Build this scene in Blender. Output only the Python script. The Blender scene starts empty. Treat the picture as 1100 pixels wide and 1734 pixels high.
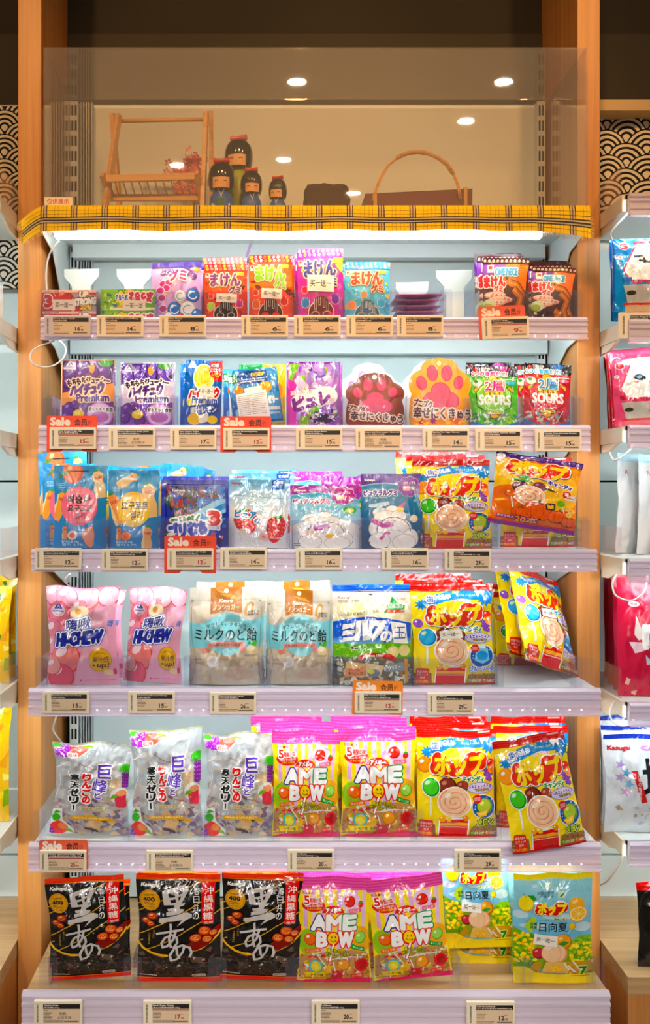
import bpy, math, random
import numpy as np
from mathutils import Vector, Matrix, noise
from mathutils.geometry import tessellate_polygon

# ------------------------------------------------------------------ camera, world, lights, exposure
SC = bpy.context.scene
COL = SC.collection
F = 1745.0            # focal length in pixels of the 1100 x 1734 frame
VX, VY = 454.0, 828.0  # where the view axis meets the frame
ZC = 1.40

def srgb(h):
    if not isinstance(h, str): return tuple(h)
    h = h.lstrip('#')
    a = int(h[6:8], 16) / 255 if len(h) == 8 else 1.0
    r = []
    for i in (0, 2, 4):
        c = int(h[i:i+2], 16) / 255
        r.append(c / 12.92 if c <= .04045 else ((c + .055) / 1.055) ** 2.4)
    return (r[0], r[1], r[2], a)

def at(px, py, Y):
    """point at depth Y seen at a pixel of the photograph"""
    return Vector(((px - VX) * Y / F, Y, ZC - (py - VY) * Y / F))
def XX(px, Y): return (px - VX) * Y / F
def ZZ(py, Y): return ZC - (py - VY) * Y / F

cam_d = bpy.data.cameras.new('camera'); cam = bpy.data.objects.new('camera', cam_d); COL.objects.link(cam)
cam.location = (0, 0, ZC); cam.rotation_euler = (math.pi / 2, 0, 0)
cam_d.sensor_fit = 'VERTICAL'; cam_d.sensor_height = 24.0; cam_d.lens = 24.0 * F / 1734
cam_d.shift_x = (550 - VX) / 1734; cam_d.shift_y = -(867 - VY) / 1734
cam_d.clip_start = .02
SC.camera = cam

W = bpy.data.worlds.new('store'); SC.world = W; W.use_nodes = True
W.node_tree.nodes['Background'].inputs[0].default_value = (.62, .60, .58, 1)
W.node_tree.nodes['Background'].inputs[1].default_value = .36

SC.view_settings.view_transform = 'Standard'; SC.view_settings.look = 'None'
SC.view_settings.gamma = 1; SC.view_settings.use_curve_mapping = False
SC.view_settings.exposure = 0.06

def lamp(name, kind, loc, aim, energy, color, **k):
    d = bpy.data.lights.new(name, kind); d.energy = energy; d.color = color
    for a, v in k.items(): setattr(d, a, v)
    o = bpy.data.objects.new(name, d); COL.objects.link(o); o.location = loc
    o.rotation_euler = (Vector(aim) - Vector(loc)).to_track_quat('-Z', 'Y').to_euler()
    return o
WARM = (1, .55, .19)
# warm accent spots on the ceiling aimed at the display zone above the cloth
for x in (-.75, .1, .95):
    lamp('accent_spot_light', 'SPOT', (x, .55, 2.84), (x * .55 + .08, 2.1, 2.02), 47, WARM,
         spot_size=math.radians(50), spot_blend=.5, shadow_soft_size=.05)
# unseen neutral spots added behind the camera to brighten the shelves below the cloth
for x in (-1.1, .1, 1.3):
    lamp('aisle_spot_light', 'SPOT', (x, -2.2, 2.84), (x * .5 + .04, 1.9, .70), 165, (1, .94, .87),
         spot_size=math.radians(27), spot_blend=.35, shadow_soft_size=.10)
LED = 21

# ------------------------------------------------------------------ materials
def nt(name):
    m = bpy.data.materials.new(name); m.use_nodes = True
    n = m.node_tree.nodes; l = m.node_tree.links
    return m, n, l, n['Principled BSDF']
MATS = {}
def mat(name, color='#ffffff', rough=.5, metal=0, bump=0, bscale=60, coat=0, var=0, spec=.5):
    if name in MATS: return MATS[name]
    m, n, l, b = nt(name)
    c = srgb(color); b.inputs['Base Color'].default_value = (c[0], c[1], c[2], 1)
    b.inputs['Roughness'].default_value = rough; b.inputs['Metallic'].default_value = metal
    b.inputs['Coat Weight'].default_value = coat; b.inputs['Specular IOR Level'].default_value = spec
    if bump or var:
        tc = n.new('ShaderNodeTexCoord'); nz = n.new('ShaderNodeTexNoise'); nz.inputs['Scale'].default_value = bscale
        nz.inputs['Detail'].default_value = 4
        l.new(tc.outputs['Object'], nz.inputs['Vector'])
        if bump:
            bp = n.new('ShaderNodeBump'); bp.inputs['Strength'].default_value = bump; bp.inputs['Distance'].default_value = .002
            l.new(nz.outputs['Fac'], bp.inputs['Height']); l.new(bp.outputs[0], b.inputs['Normal'])
        if var:
            mx = n.new('ShaderNodeMix'); mx.data_type = 'RGBA'; mx.blend_type = 'MULTIPLY'; mx.inputs['Factor'].default_value = var
            rp = n.new('ShaderNodeValToRGB'); rp.color_ramp.elements[0].position = .3; rp.color_ramp.elements[1].position = .7
            rp.color_ramp.elements[0].color = (.25, .25, .25, 1)
            l.new(nz.outputs['Fac'], rp.inputs[0]); mx.inputs['A'].default_value = (c[0], c[1], c[2], 1)
            l.new(rp.outputs[0], mx.inputs['B']); l.new(mx.outputs['Result'], b.inputs['Base Color'])
    MATS[name] = m; return m

def wood(name, c1, c2, scale=1.0, axis='Z', rough=.42):
    m, n, l, b = nt(name)
    tc = n.new('ShaderNodeTexCoord'); mp = n.new('ShaderNodeMapping')
    s = {'Z': (60, 60, 1.6), 'X': (1.6, 60, 60), 'Y': (60, 1.6, 60)}[axis]
    mp.inputs['Scale'].default_value = tuple(v * scale for v in s)
    nz = n.new('ShaderNodeTexNoise'); nz.inputs['Scale'].default_value = 1; nz.inputs['Detail'].default_value = 6; nz.inputs['Roughness'].default_value = .6
    nz.inputs['Distortion'].default_value = .8
    rp = n.new('ShaderNodeValToRGB'); e = rp.color_ramp.elements
    e[0].position = .3; e[0].color = srgb(c1); e[1].position = .68; e[1].color = srgb(c2)
    l.new(tc.outputs['Object'], mp.inputs[0]); l.new(mp.outputs[0], nz.inputs['Vector'])
    l.new(nz.outputs['Fac'], rp.inputs[0]); l.new(rp.outputs[0], b.inputs['Base Color'])
    b.inputs['Roughness'].default_value = rough
    bp = n.new('ShaderNodeBump'); bp.inputs['Strength'].default_value = .1; bp.inputs['Distance'].default_value = .001
    l.new(nz.outputs['Fac'], bp.inputs['Height']); l.new(bp.outputs[0], b.inputs['Normal'])
    MATS[name] = m; return m

def emis(name, color, s):
    m, n, l, b = nt(name)
    b.inputs['Emission Color'].default_value = color; b.inputs['Emission Strength'].default_value = s
    b.inputs['Base Color'].default_value = (.9, .9, .9, 1)
    MATS[name] = m; return m

def clear(name, tint, haze, hcol, rough=.03, fac=1.0):
    """thin clear plastic: transparent film with fresnel gloss and a little milky haze"""
    m, n, l, b = nt(name); n.remove(b)
    out = n['Material Output']
    t = n.new('ShaderNodeBsdfTransparent'); t.inputs[0].default_value = srgb(tint)
    g = n.new('ShaderNodeBsdfAnisotropic'); g.inputs['Roughness'].default_value = rough
    g.inputs['Color'].default_value = (1, 1, 1, 1)
    d = n.new('ShaderNodeBsdfDiffuse'); d.inputs[0].default_value = srgb(hcol)
    m0 = n.new('ShaderNodeMixShader'); m0.inputs[0].default_value = haze
    l.new(t.outputs[0], m0.inputs[1]); l.new(d.outputs[0], m0.inputs[2])
    m1 = n.new('ShaderNodeMixShader')
    lw = n.new('ShaderNodeLayerWeight'); lw.inputs[0].default_value = .5    # Schlick reflectance, alike from both sides
    pw = n.new('ShaderNodeMath'); pw.operation = 'POWER'; pw.inputs[1].default_value = 5
    mu = n.new('ShaderNodeMath'); mu.operation = 'MULTIPLY_ADD'; mu.inputs[1].default_value = .9*fac; mu.inputs[2].default_value = .035*fac
    l.new(lw.outputs['Facing'], pw.inputs[0]); l.new(pw.outputs[0], mu.inputs[0])
    l.new(mu.outputs[0], m1.inputs[0]); l.new(m0.outputs[0], m1.inputs[1]); l.new(g.outputs[0], m1.inputs[2])
    l.new(m1.outputs[0], out.inputs[0])
    MATS[name] = m; return m

def film(name, rough=.3, metal=0, bump=.35, bscale=28, coat=0, sheen=0):
    """printed packaging: the print is a colour attribute (alpha = how opaque the film is)"""
    m, n, l, b = nt(name)
    a = n.new('ShaderNodeAttribute'); a.attribute_name = 'print'
    l.new(a.outputs['Color'], b.inputs['Base Color'])
    b.inputs['Roughness'].default_value = rough; b.inputs['Metallic'].default_value = metal
    b.inputs['Coat Weight'].default_value = coat; b.inputs['Coat Roughness'].default_value = .12
    if bump:
        tc = n.new('ShaderNodeTexCoord')
        nz = n.new('ShaderNodeTexNoise'); nz.inputs['Scale'].default_value = bscale; nz.inputs['Detail'].default_value = 2.5
        nz.inputs['Distortion'].default_value = 1.2
        mp = n.new('ShaderNodeMapping'); mp.inputs['Scale'].default_value = (1.5, 1, .8)
        oi = n.new('ShaderNodeObjectInfo'); ad = n.new('ShaderNodeVectorMath'); ad.operation = 'ADD'
        l.new(tc.outputs['Object'], ad.inputs[0]); l.new(oi.outputs['Random'], ad.inputs[1])
        l.new(ad.outputs[0], mp.inputs[0]); l.new(mp.outputs[0], nz.inputs['Vector'])
        bp = n.new('ShaderNodeBump'); bp.inputs['Strength'].default_value = bump; bp.inputs['Distance'].default_value = .010
        l.new(nz.outputs['Fac'], bp.inputs['Height']); l.new(bp.outputs[0], b.inputs['Normal'])
        l.new(bp.outputs[0], b.inputs['Coat Normal'])
    t = n.new('ShaderNodeBsdfTransparent'); mx = n.new('ShaderNodeMixShader')
    l.new(a.outputs['Alpha'], mx.inputs[0]); l.new(t.outputs[0], mx.inputs[1]); l.new(b.outputs[0], mx.inputs[2])
    l.new(mx.outputs[0], n['Material Output'].inputs[0])
    MATS[name] = m; return m

M_POST = wood('orange_veneer', '#bd7434', '#d69650')
M_SIDE = MATS['orange_veneer']
M_DECK = wood('deck_wood', '#b28a58', '#cfaa78', axis='X')
M_BAMBOO = wood('bamboo', '#d9a25a', '#edc07a', axis='X', rough=.4)
M_WHITE = mat('white_steel', '#dfe6e4', .35)
M_PANEL = mat('panel_white', '#d6e4e4', .5)
M_CREAM = mat('cream_plastic', '#ecdcc0', .45)
M_ARM = mat('arm_beige', '#ece0c8', .5)
M_BLACK = mat('slot_black', '#0a0a0a', .8)
M_CABLE = mat('cable_white', '#e6e0d8', .4)
M_DARKWALL = mat('dark_wall', '#2b2620', .9, bump=.2, bscale=300)
M_LED = emis('led_light', (.90, .97, 1, 1), LED)
M_ACR = clear('hazy_acrylic', '#fcf8f6', .045, '#ffffff', .02, 1.0)
M_CLEAR = clear('clear_plastic', '#f9fafe', .022, '#dfe2f2', .04, .75)
M_RAIL = clear('rail_plastic', '#fbf4fb', .60, '#f8eefe', .10, 1.0)
M_FILM = film('film_gloss', .2, 0, .62, 20, coat=.4)
M_FOIL = film('film_foil', .18, .1, .65, 18, coat=.5)
M_MATTE = film('film_matte', .32, 0, .36, 16, coat=.2)
M_PRINT = film('print_flat', .5, 0, 0)
M_CLOTH = film('cloth_weave', .95, 0, .25, 500)

# ------------------------------------------------------------------ mesh helpers
def tag(o, label=None, cat=None, group=None, kind=None):
    if label: o['label'] = label
    if cat: o['category'] = cat
    if group: o['group'] = group
    if kind: o['kind'] = kind
    return o
def empty(name, loc=(0, 0, 0)):
    o = bpy.data.objects.new(name, None); COL.objects.link(o); o.location = loc; o.empty_display_size = .02
    return o

class MB:
    def __init__(s): s.v = []; s.f = []; s.sm = []
    def box(s, x0, x1, y0, y1, z0, z1, M=None):
        p = [Vector(q) for q in ((x0,y0,z0),(x1,y0,z0),(x1,y1,z0),(x0,y1,z0),(x0,y0,z1),(x1,y0,z1),(x1,y1,z1),(x0,y1,z1))]
        if M: p = [M @ q for q in p]
        b = len(s.v); s.v += p
        for f in ((0,3,2,1),(4,5,6,7),(0,1,5,4),(1,2,6,5),(2,3,7,6),(3,0,4,7)): s.f.append([b+i for i in f]); s.sm.append(False)
        return s
    def bar(s, p, q, w, h=None):
        p, q = Vector(p), Vector(q); d = q - p; h = h or w
        R = d.to_track_quat('Z', 'Y').to_matrix().to_4x4(); R.translation = p
        return s.box(-w/2, w/2, -h/2, h/2, 0, d.length, R)
    def prism(s, poly, lo, hi, axis='X'):
        """polygon extruded along an axis; poly in the other two axes"""
        def P(a, b, t): return {'X': (t, a, b), 'Y': (a, t, b), 'Z': (a, b, t)}[axis]
        b = len(s.v); n = len(poly)
        s.v += [Vector(P(a, c, lo)) for a, c in poly] + [Vector(P(a, c, hi)) for a, c in poly]
        for i in range(n):
            j = (i + 1) % n; s.f.append([b+i, b+j, b+n+j, b+n+i]); s.sm.append(False)
        t = tessellate_polygon([[Vector((a, c, 0)) for a, c in poly]])
        for tr in t:
            s.f.append([b+i for i in tr]); s.f.append([b+n+i for i in reversed(tr)]); s.sm += [False, False]
        return s
    def tube(s, pts, r, n=8, rs=None):
        pts = [Vector(p) for p in pts]; b = len(s.v)
        for i, p in enumerate(pts):
            d = pts[min(i+1, len(pts)-1)] - pts[max(i-1, 0)]
            q = d.to_track_quat('Z', 'Y'); rr = rs[i] if rs else r
            for k in range(n):
                a = 2*math.pi*k/n; s.v.append(p + q @ Vector((rr*math.cos(a), rr*math.sin(a), 0)))
        for i in range(len(pts)-1):
            for k in range(n):
                k2 = (k+1) % n
                s.f.append([b+i*n+k, b+i*n+k2, b+(i+1)*n+k2, b+(i+1)*n+k]); s.sm.append(True)
        s.f.append([b+k for k in range(n)][::-1]); s.f.append([b+(len(pts)-1)*n+k for k in range(n)]); s.sm += [False, False]
        return s
    def lathe(s, prof, n=24, M=None, sx=1, sy=1):
        b = len(s.v)
        for r, z in prof:
            for k in range(n):
                a = 2*math.pi*k/n; p = Vector((r*math.cos(a)*sx, r*math.sin(a)*sy, z)); s.v.append(M @ p if M else p)
        for i in range(len(prof)-1):
            for k in range(n):
                k2 = (k+1) % n
                s.f.append([b+i*n+k, b+i*n+k2, b+(i+1)*n+k2, b+(i+1)*n+k]); s.sm.append(True)
        s.f.append([b+k for k in range(n)][::-1]); s.f.append([b+(len(prof)-1)*n+k for k in range(n)]); s.sm += [True, True]
        return s
    def build(s, name, m, parent=None, loc=None, bevel=0):
        me = bpy.data.meshes.new(name); me.from_pydata([tuple(v) for v in s.v], [], s.f)
        me.polygons.foreach_set('use_smooth', s.sm); me.materials.append(m); me.update()
        o = bpy.data.objects.new(name, me); COL.objects.link(o)
        if parent: o.parent = parent
        if loc: o.location = loc
        if bevel:
            md = o.modifiers.new('bevel', 'BEVEL'); md.width = bevel; md.segments = 2; md.limit_method = 'ANGLE'
        return o

# ------------------------------------------------------------------ print: flat artwork wrapped over a curved surface
TXT = {}
def text_mesh(s):
    if s in TXT: return TXT[s]
    c = bpy.data.curves.new('text', 'FONT'); c.body = s; c.resolution_u = 2; c.size = 1
    o = bpy.data.objects.new('text', c); COL.objects.link(o)
    me = o.to_mesh()
    nv = len(me.vertices); V = np.zeros(nv*3); me.vertices.foreach_get('co', V); V = V.reshape(-1, 3)[:, :2]
    T = np.array([list(p.vertices) for p in me.polygons if len(p.vertices) == 3], int).reshape(-1, 3)
    cnt = {}
    for t in T:
        for i in range(3):
            k = (min(t[i], t[(i+1) % 3]), max(t[i], t[(i+1) % 3])); cnt[k] = cnt.get(k, 0) + 1
    E = np.array([k for k, v in cnt.items() if v == 1], int).reshape(-1, 2)
    o.to_mesh_clear(); bpy.data.objects.remove(o); bpy.data.curves.remove(c)
    lo, hi = V.min(0), V.max(0); V = (V - (lo + hi) / 2) / np.maximum(hi - lo, 1e-6); V[:, 1] *= -1
    TXT[s] = (V, T, E, (hi - lo)[0] / max((hi - lo)[1], 1e-6)); return TXT[s]

def ink(h):
    """printing inks: a little deeper and more saturated than the plain swatch"""
    c = srgb(h); a = c[3] if len(c) > 3 else 1
    y = .25*c[0]+.62*c[1]+.13*c[2]
    r = [max(0., y+(v-y)*1.12) for v in c[:3]]
    return tuple(min(1., v**1.12) for v in r)+(a,)
def stack(art, G=56):
    """the lowest layer for every piece of artwork that still lies above all it covers"""
    occ = np.zeros((G+2, G+2), int); out = []; i = 0; n = len(art.T)
    while i < n:
        j = i
        while j < n and art.C[j][1] == art.C[i][1]: j += 1
        T = np.concatenate(art.T[i:j])*G
        m = np.zeros((G+2, G+2), bool)
        lo = np.clip(np.floor(T.min(1)).astype(int), 0, G); hi = np.clip(np.floor(T.max(1)).astype(int), 0, G)
        small = ((hi-lo) <= 1).all(1)
        for a in (0, 1):
            for b in (0, 1): m[np.where(a, hi[small, 0], lo[small, 0]), np.where(b, hi[small, 1], lo[small, 1])] = True
        for (x0, y0), (x1, y1) in zip(lo[~small], hi[~small]): m[x0:x1+1, y0:y1+1] = True
        L = (occ[m].max() if m.any() else 0)+1; occ[m] = L
        out += [L]*(j-i); i = j
    art.top = int(occ.max()); return out

class Art:
    """artwork in the coordinates x0..x1 (right), y0..y1 (down)"""
    def __init__(s, x0, y0, x1, y1, base='#ffffff', deep=True):
        s.o = np.array([x0, y0], float); s.sz = np.array([x1-x0, y1-y0], float)
        s.T = []; s.C = []; s.n = 0; s.deep = deep; s.base = ink(base) if deep else srgb(base); s.top = 0
    def add(s, tris, col):
        tris = np.asarray(tris, float).reshape(-1, 3, 2)
        if not len(tris): return s
        s.n += 1; s.T.append((tris - s.o) / s.sz); s.C.append((ink(col) if s.deep else srgb(col), s.n)); return s
    def p(s, pts, col):
        pts = np.asarray(pts, float)
        tt = tessellate_polygon([[Vector((a, b, 0)) for a, b in pts]])
        return s.add([[pts[i] for i in t] for t in tt], col)
    def r(s, x0, y0, x1, y1, col, rad=0, rot=0):
        if rad:
            rad = min(rad, abs(x1-x0)/2, abs(y1-y0)/2); pts = []
            for cx, cy, a0 in ((x1-rad, y0+rad, -90), (x1-rad, y1-rad, 0), (x0+rad, y1-rad, 90), (x0+rad, y0+rad, 180)):
                for k in range(5):
                    a = math.radians(a0 + k*22.5); pts.append((cx+rad*math.cos(a), cy+rad*math.sin(a)))
        else: pts = [(x0, y0), (x1, y0), (x1, y1), (x0, y1)]
        if rot: pts = rotp(pts, (x0+x1)/2, (y0+y1)/2, rot)
        return s.p(pts, col)
    def e(s, cx, cy, rx, ry, col, rot=0, n=28, a0=0, a1=360):
        full = a1 - a0 == 360
        pts = [(cx+rx*math.cos(math.radians(a0+(a1-a0)*k/(n if full else n-1))), cy+ry*math.sin(math.radians(a0+(a1-a0)*k/(n if full else n-1)))) for k in range(n)]
        if rot: pts = rotp(pts, cx, cy, rot)
        c = np.array([cx, cy])
        if full: return s.add([[c, pts[i], pts[(i+1) % n]] for i in range(n)], col)
        return s.p(pts, col)
    def l(s, pts, w, col):
        pts = [np.array(p, float) for p in pts]; t = []
        for a, b in zip(pts[:-1], pts[1:]):
            d = b-a; L = np.hypot(*d)
            if L < 1e-6: continue
            nn = np.array([-d[1], d[0]])/L*w/2
            t += [[a-nn, b-nn, b+nn], [a-nn, b+nn, a+nn]]
        for a in pts[1:-1]:
            t += [[a, a+w/2*np.array([math.cos(k*1.0472), math.sin(k*1.0472)]), a+w/2*np.array([math.cos((k+1)*1.0472), math.sin((k+1)*1.0472)])] for k in range(6)]
        return s.add(t, col)
    def arc(s, cx, cy, rx, ry, a0, a1, w, col, n=16):
        return s.l([(cx+rx*math.cos(math.radians(a0+(a1-a0)*k/n)), cy+ry*math.sin(math.radians(a0+(a1-a0)*k/n))) for k in range(n+1)], w, col)
    def star(s, cx, cy, r0, r1, n, col, rot=0, ry=1):
        pts = []
        for k in range(2*n):
            a = math.pi*k/n + math.radians(rot); r = r1 if k % 2 else r0
            pts.append((cx+r*math.cos(a), cy+r*math.sin(a)*ry))
        return s.add([[(cx, cy), pts[i], pts[(i+1) % (2*n)]] for i in range(2*n)], col)
    def t(s, txt, cx, cy, w, h, col, out=None, ow=0, rot=0, bold=0, out2=None, ow2=0, shear=0, arcr=0):
        """text fitted into w x h round (cx, cy); w=0 keeps the font's own width"""
        V, T, E, asp = text_mesh(txt)
        if any(ord(q) >= 0x3400 for q in txt): bold *= .5      # dense characters keep their counters open
        if not w: w = h * asp
        P = V * np.array([w, h])
        if shear: P[:, 0] -= P[:, 1]*shear
        if arcr:   # bend along an arc of that radius (positive: hill)
            a = P[:, 0]/arcr; rr = abs(arcr) - P[:, 1]*np.sign(arcr)
            P = np.stack([np.sign(arcr)*np.sin(a)*rr*np.sign(arcr), np.sign(arcr)*(abs(arcr) - np.cos(a)*rr)], 1)
        if rot:
            c, q = math.cos(math.radians(rot)), math.sin(math.radians(rot))
            P = P @ np.array([[c, q], [-q, c]])
        P = P + np.array([cx, cy])
        def stroke(wd, c):
            A, B = P[E[:, 0]], P[E[:, 1]]; d = B-A; L = np.maximum(np.hypot(d[:, 0], d[:, 1]), 1e-9)[:, None]
            nn = np.stack([-d[:, 1], d[:, 0]], 1)/L*wd
            q = np.concatenate([np.stack([A-nn, B-nn, B+nn], 1), np.stack([A-nn, B+nn, A+nn], 1)])
            hx = []
            u = np.unique(E)
            for k in range(6):
                o1 = wd*np.array([math.cos(k*math.pi/3), math.sin(k*math.pi/3)]); o2 = wd*np.array([math.cos((k+1)*math.pi/3), math.sin((k+1)*math.pi/3)])
                hx.append(np.stack([P[u], P[u]+o1, P[u]+o2], 1))
            s.add(np.concatenate([q] + hx + [P[T]]), c)
        if out2: stroke(bold+ow+ow2, out2)
        if out: stroke(bold+ow, out)
        if bold: stroke(bold, col)
        else: s.add(P[T], col)
        return s
    def tv(s, txt, cx, y0, y1, w, col, out=None, ow=0, bold=0, slant=0):
        n = len(txt); st = (y1-y0)/n
        for pas in ((1, 0) if out else (0,)):
            for i, ch in enumerate(txt):
                if ch == ' ': continue
                x = cx + slant*(i-(n-1)/2)
                if ch == 'ー':
                    s.r(x-w*.09-(ow+bold)*pas, y0+st*(i+.12)-ow*pas, x+w*.09+(ow+bold)*pas, y0+st*(i+.88)+ow*pas, out if pas else col, w*.05); continue
                if pas: s.t(ch, x, y0+st*(i+.5), w, st*.86, out, bold=ow+bold)
                else: s.t(ch, x, y0+st*(i+.5), w, st*.86, col, bold=bold)
        return s
    def grad(s, x0, y0, x1, y1, c0, c1, n=8):
        a, b = np.array(srgb(c0)), np.array(srgb(c1))
        for k in range(n):
            s.r(x0, y0+(y1-y0)*k/n, x1, y0+(y1-y0)*(k+1)/n, tuple(a+(b-a)*(k+.5)/n)); s.n -= 1
        s.n += 1; return s
    def scat(s, n, x0, y0, x1, y1, r0, r1, cols, seed=0, quads=False, clip=None):
        rg = random.Random(seed)
        for i in range(n):
            x, y, r = rg.uniform(x0, x1), rg.uniform(y0, y1), rg.uniform(r0, r1)
            if clip and not clip(x, y): continue
            c = rg.choice(cols)
            if quads:
                pts = [(x+r*rg.uniform(.6, 1.1)*math.cos(a), y+r*rg.uniform(.5, 1)*math.sin(a)) for a in sorted(rg.uniform(0, 6.28) for _ in range(5))]
                s.add([[pts[0], pts[1], pts[2]], [pts[0], pts[2], pts[3]], [pts[0], pts[3], pts[4]]], c)
            else: s.e(x, y, r, r*rg.uniform(.7, 1), c, n=9)
            if i % 6: s.n -= 1
        return s
    def ball(s, cx, cy, r, c, hi='#ffffff', dark=None):
        if dark: s.e(cx, cy, r, r, dark); s.e(cx-r*.08, cy-r*.08, r*.86, r*.86, c)
        else: s.e(cx, cy, r, r, c)
        return s.e(cx-r*.35, cy-r*.4, r*.28, r*.2, hi, rot=-35, n=12)
    def bars(s, x0, y0, x1, y1, n, col, seed=0, fill=.45):
        """tiny unreadable lines of print"""
        rg = random.Random(seed); st = (y1-y0)/n; tr = []
        for i in range(n):
            x = x0; ya = y0+st*i; yb = ya+st*fill; end = x1 - rg.uniform(0, .3)*(x1-x0)
            while x < end:
                w = rg.uniform(.5, 1.6)*st*fill
                tr += [[(x, ya), (x+w, ya), (x+w, yb)], [(x, ya), (x+w, yb), (x, yb)]]; x += w + st*.16
        return s.add(tr, col)
def rotp(pts, cx, cy, deg):
    c, q = math.cos(math.radians(deg)), math.sin(math.radians(deg))
    return [(cx+(x-cx)*c-(y-cy)*q, cy+(x-cx)*q+(y-cy)*c) for x, y in pts]

def cut_lines(T, K, nu, nv):
    """cut a triangle soup in cell coordinates along every grid line and cell diagonal"""
    def cut(T, K, p, q, r, drop=0):
        d = T[:, :, 0]*p + T[:, :, 1]*q - r; e = 1e-5
        mx, mn = d.max(1), d.min(1); cr = (mx > e) & (mn < -e)
        if drop:
            keep = (mn > -e) & ~cr
        else: keep = ~cr
        if not cr.any(): return T[keep], K[keep]
        t, dd, k = T[cr], d[cr], K[cr]
        npos = (dd > e).sum(1)
        sgn = np.where(npos == 1, 1., -1.)
        lone = np.argmax(dd*sgn[:, None], 1); ii = np.arange(len(t))
        A, B, C = t[ii, lone], t[ii, (lone+1) % 3], t[ii, (lone+2) % 3]
        a, b, c = dd[ii, lone], dd[ii, (lone+1) % 3], dd[ii, (lone+2) % 3]
        fb = np.clip(a/np.where(abs(a-b) < 1e-12, 1e-12, a-b), 0, 1)[:, None]; fc = np.clip(a/np.where(abs(a-c) < 1e-12, 1e-12, a-c), 0, 1)[:, None]
        IB, IC = A+(B-A)*fb, A+(C-A)*fc
        t1, t2, t3 = np.stack([A, IB, IC], 1), np.stack([IB, B, C], 1), np.stack([IB, C, IC], 1)
        if drop:
            pos = sgn > 0
            N = np.concatenate([t1[pos], t2[~pos], t3[~pos]]); NK = np.concatenate([k[pos], k[~pos], k[~pos]])
        else: N = np.concatenate([t1, t2, t3]); NK = np.concatenate([k, k, k])
        ar = abs((N[:, 1, 0]-N[:, 0, 0])*(N[:, 2, 1]-N[:, 0, 1]) - (N[:, 1, 1]-N[:, 0, 1])*(N[:, 2, 0]-N[:, 0, 0]))
        g = ar > 1e-7
        return np.concatenate([T[keep], N[g]]), np.concatenate([K[keep], NK[g]])
    for p, q, r in ((1, 0, 0), (-1, 0, -nu), (0, 1, 0), (0, -1, -nv)): T, K = cut(T, K, p, q, r, 1)
    for i in range(1, nu): T, K = cut(T, K, 1, 0, i)
    for j in range(1, nv): T, K = cut(T, K, 0, 1, j)
    for m in range(-nv+1, nu): T, K = cut(T, K, 1, -1, m)
    return T, K

def eval_nodes(AB, P, N, nu, nv):
    a, b = AB[:, 0], AB[:, 1]
    # the cell is chosen by the caller through the triangle's centre
    i, j, fa, fb = AB[:, 2].astype(int), AB[:, 3].astype(int), a-AB[:, 2], b-AB[:, 3]
    lower = AB[:, 4] > 0
    fa, fb = fa[:, None], fb[:, None]
    def ev(G):
        g00, g10, g11, g01 = G[i, j], G[i+1, j], G[i+1, j+1], G[i, j+1]
        lo = g00 + fa*(g10-g00) + fb*(g11-g10); up = g00 + fb*(g01-g00) + fa*(g11-g01)
        return np.where(lower[:, None], lo, up)
    return ev(P), ev(N)

EPS = 7.0e-5
def node_normals(P):
    du = np.gradient(P, axis=0); dv = np.gradient(P, axis=1)
    N = np.cross(du, dv); L = np.linalg.norm(N, axis=2, keepdims=True)
    return N/np.maximum(L, 1e-12)

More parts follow.
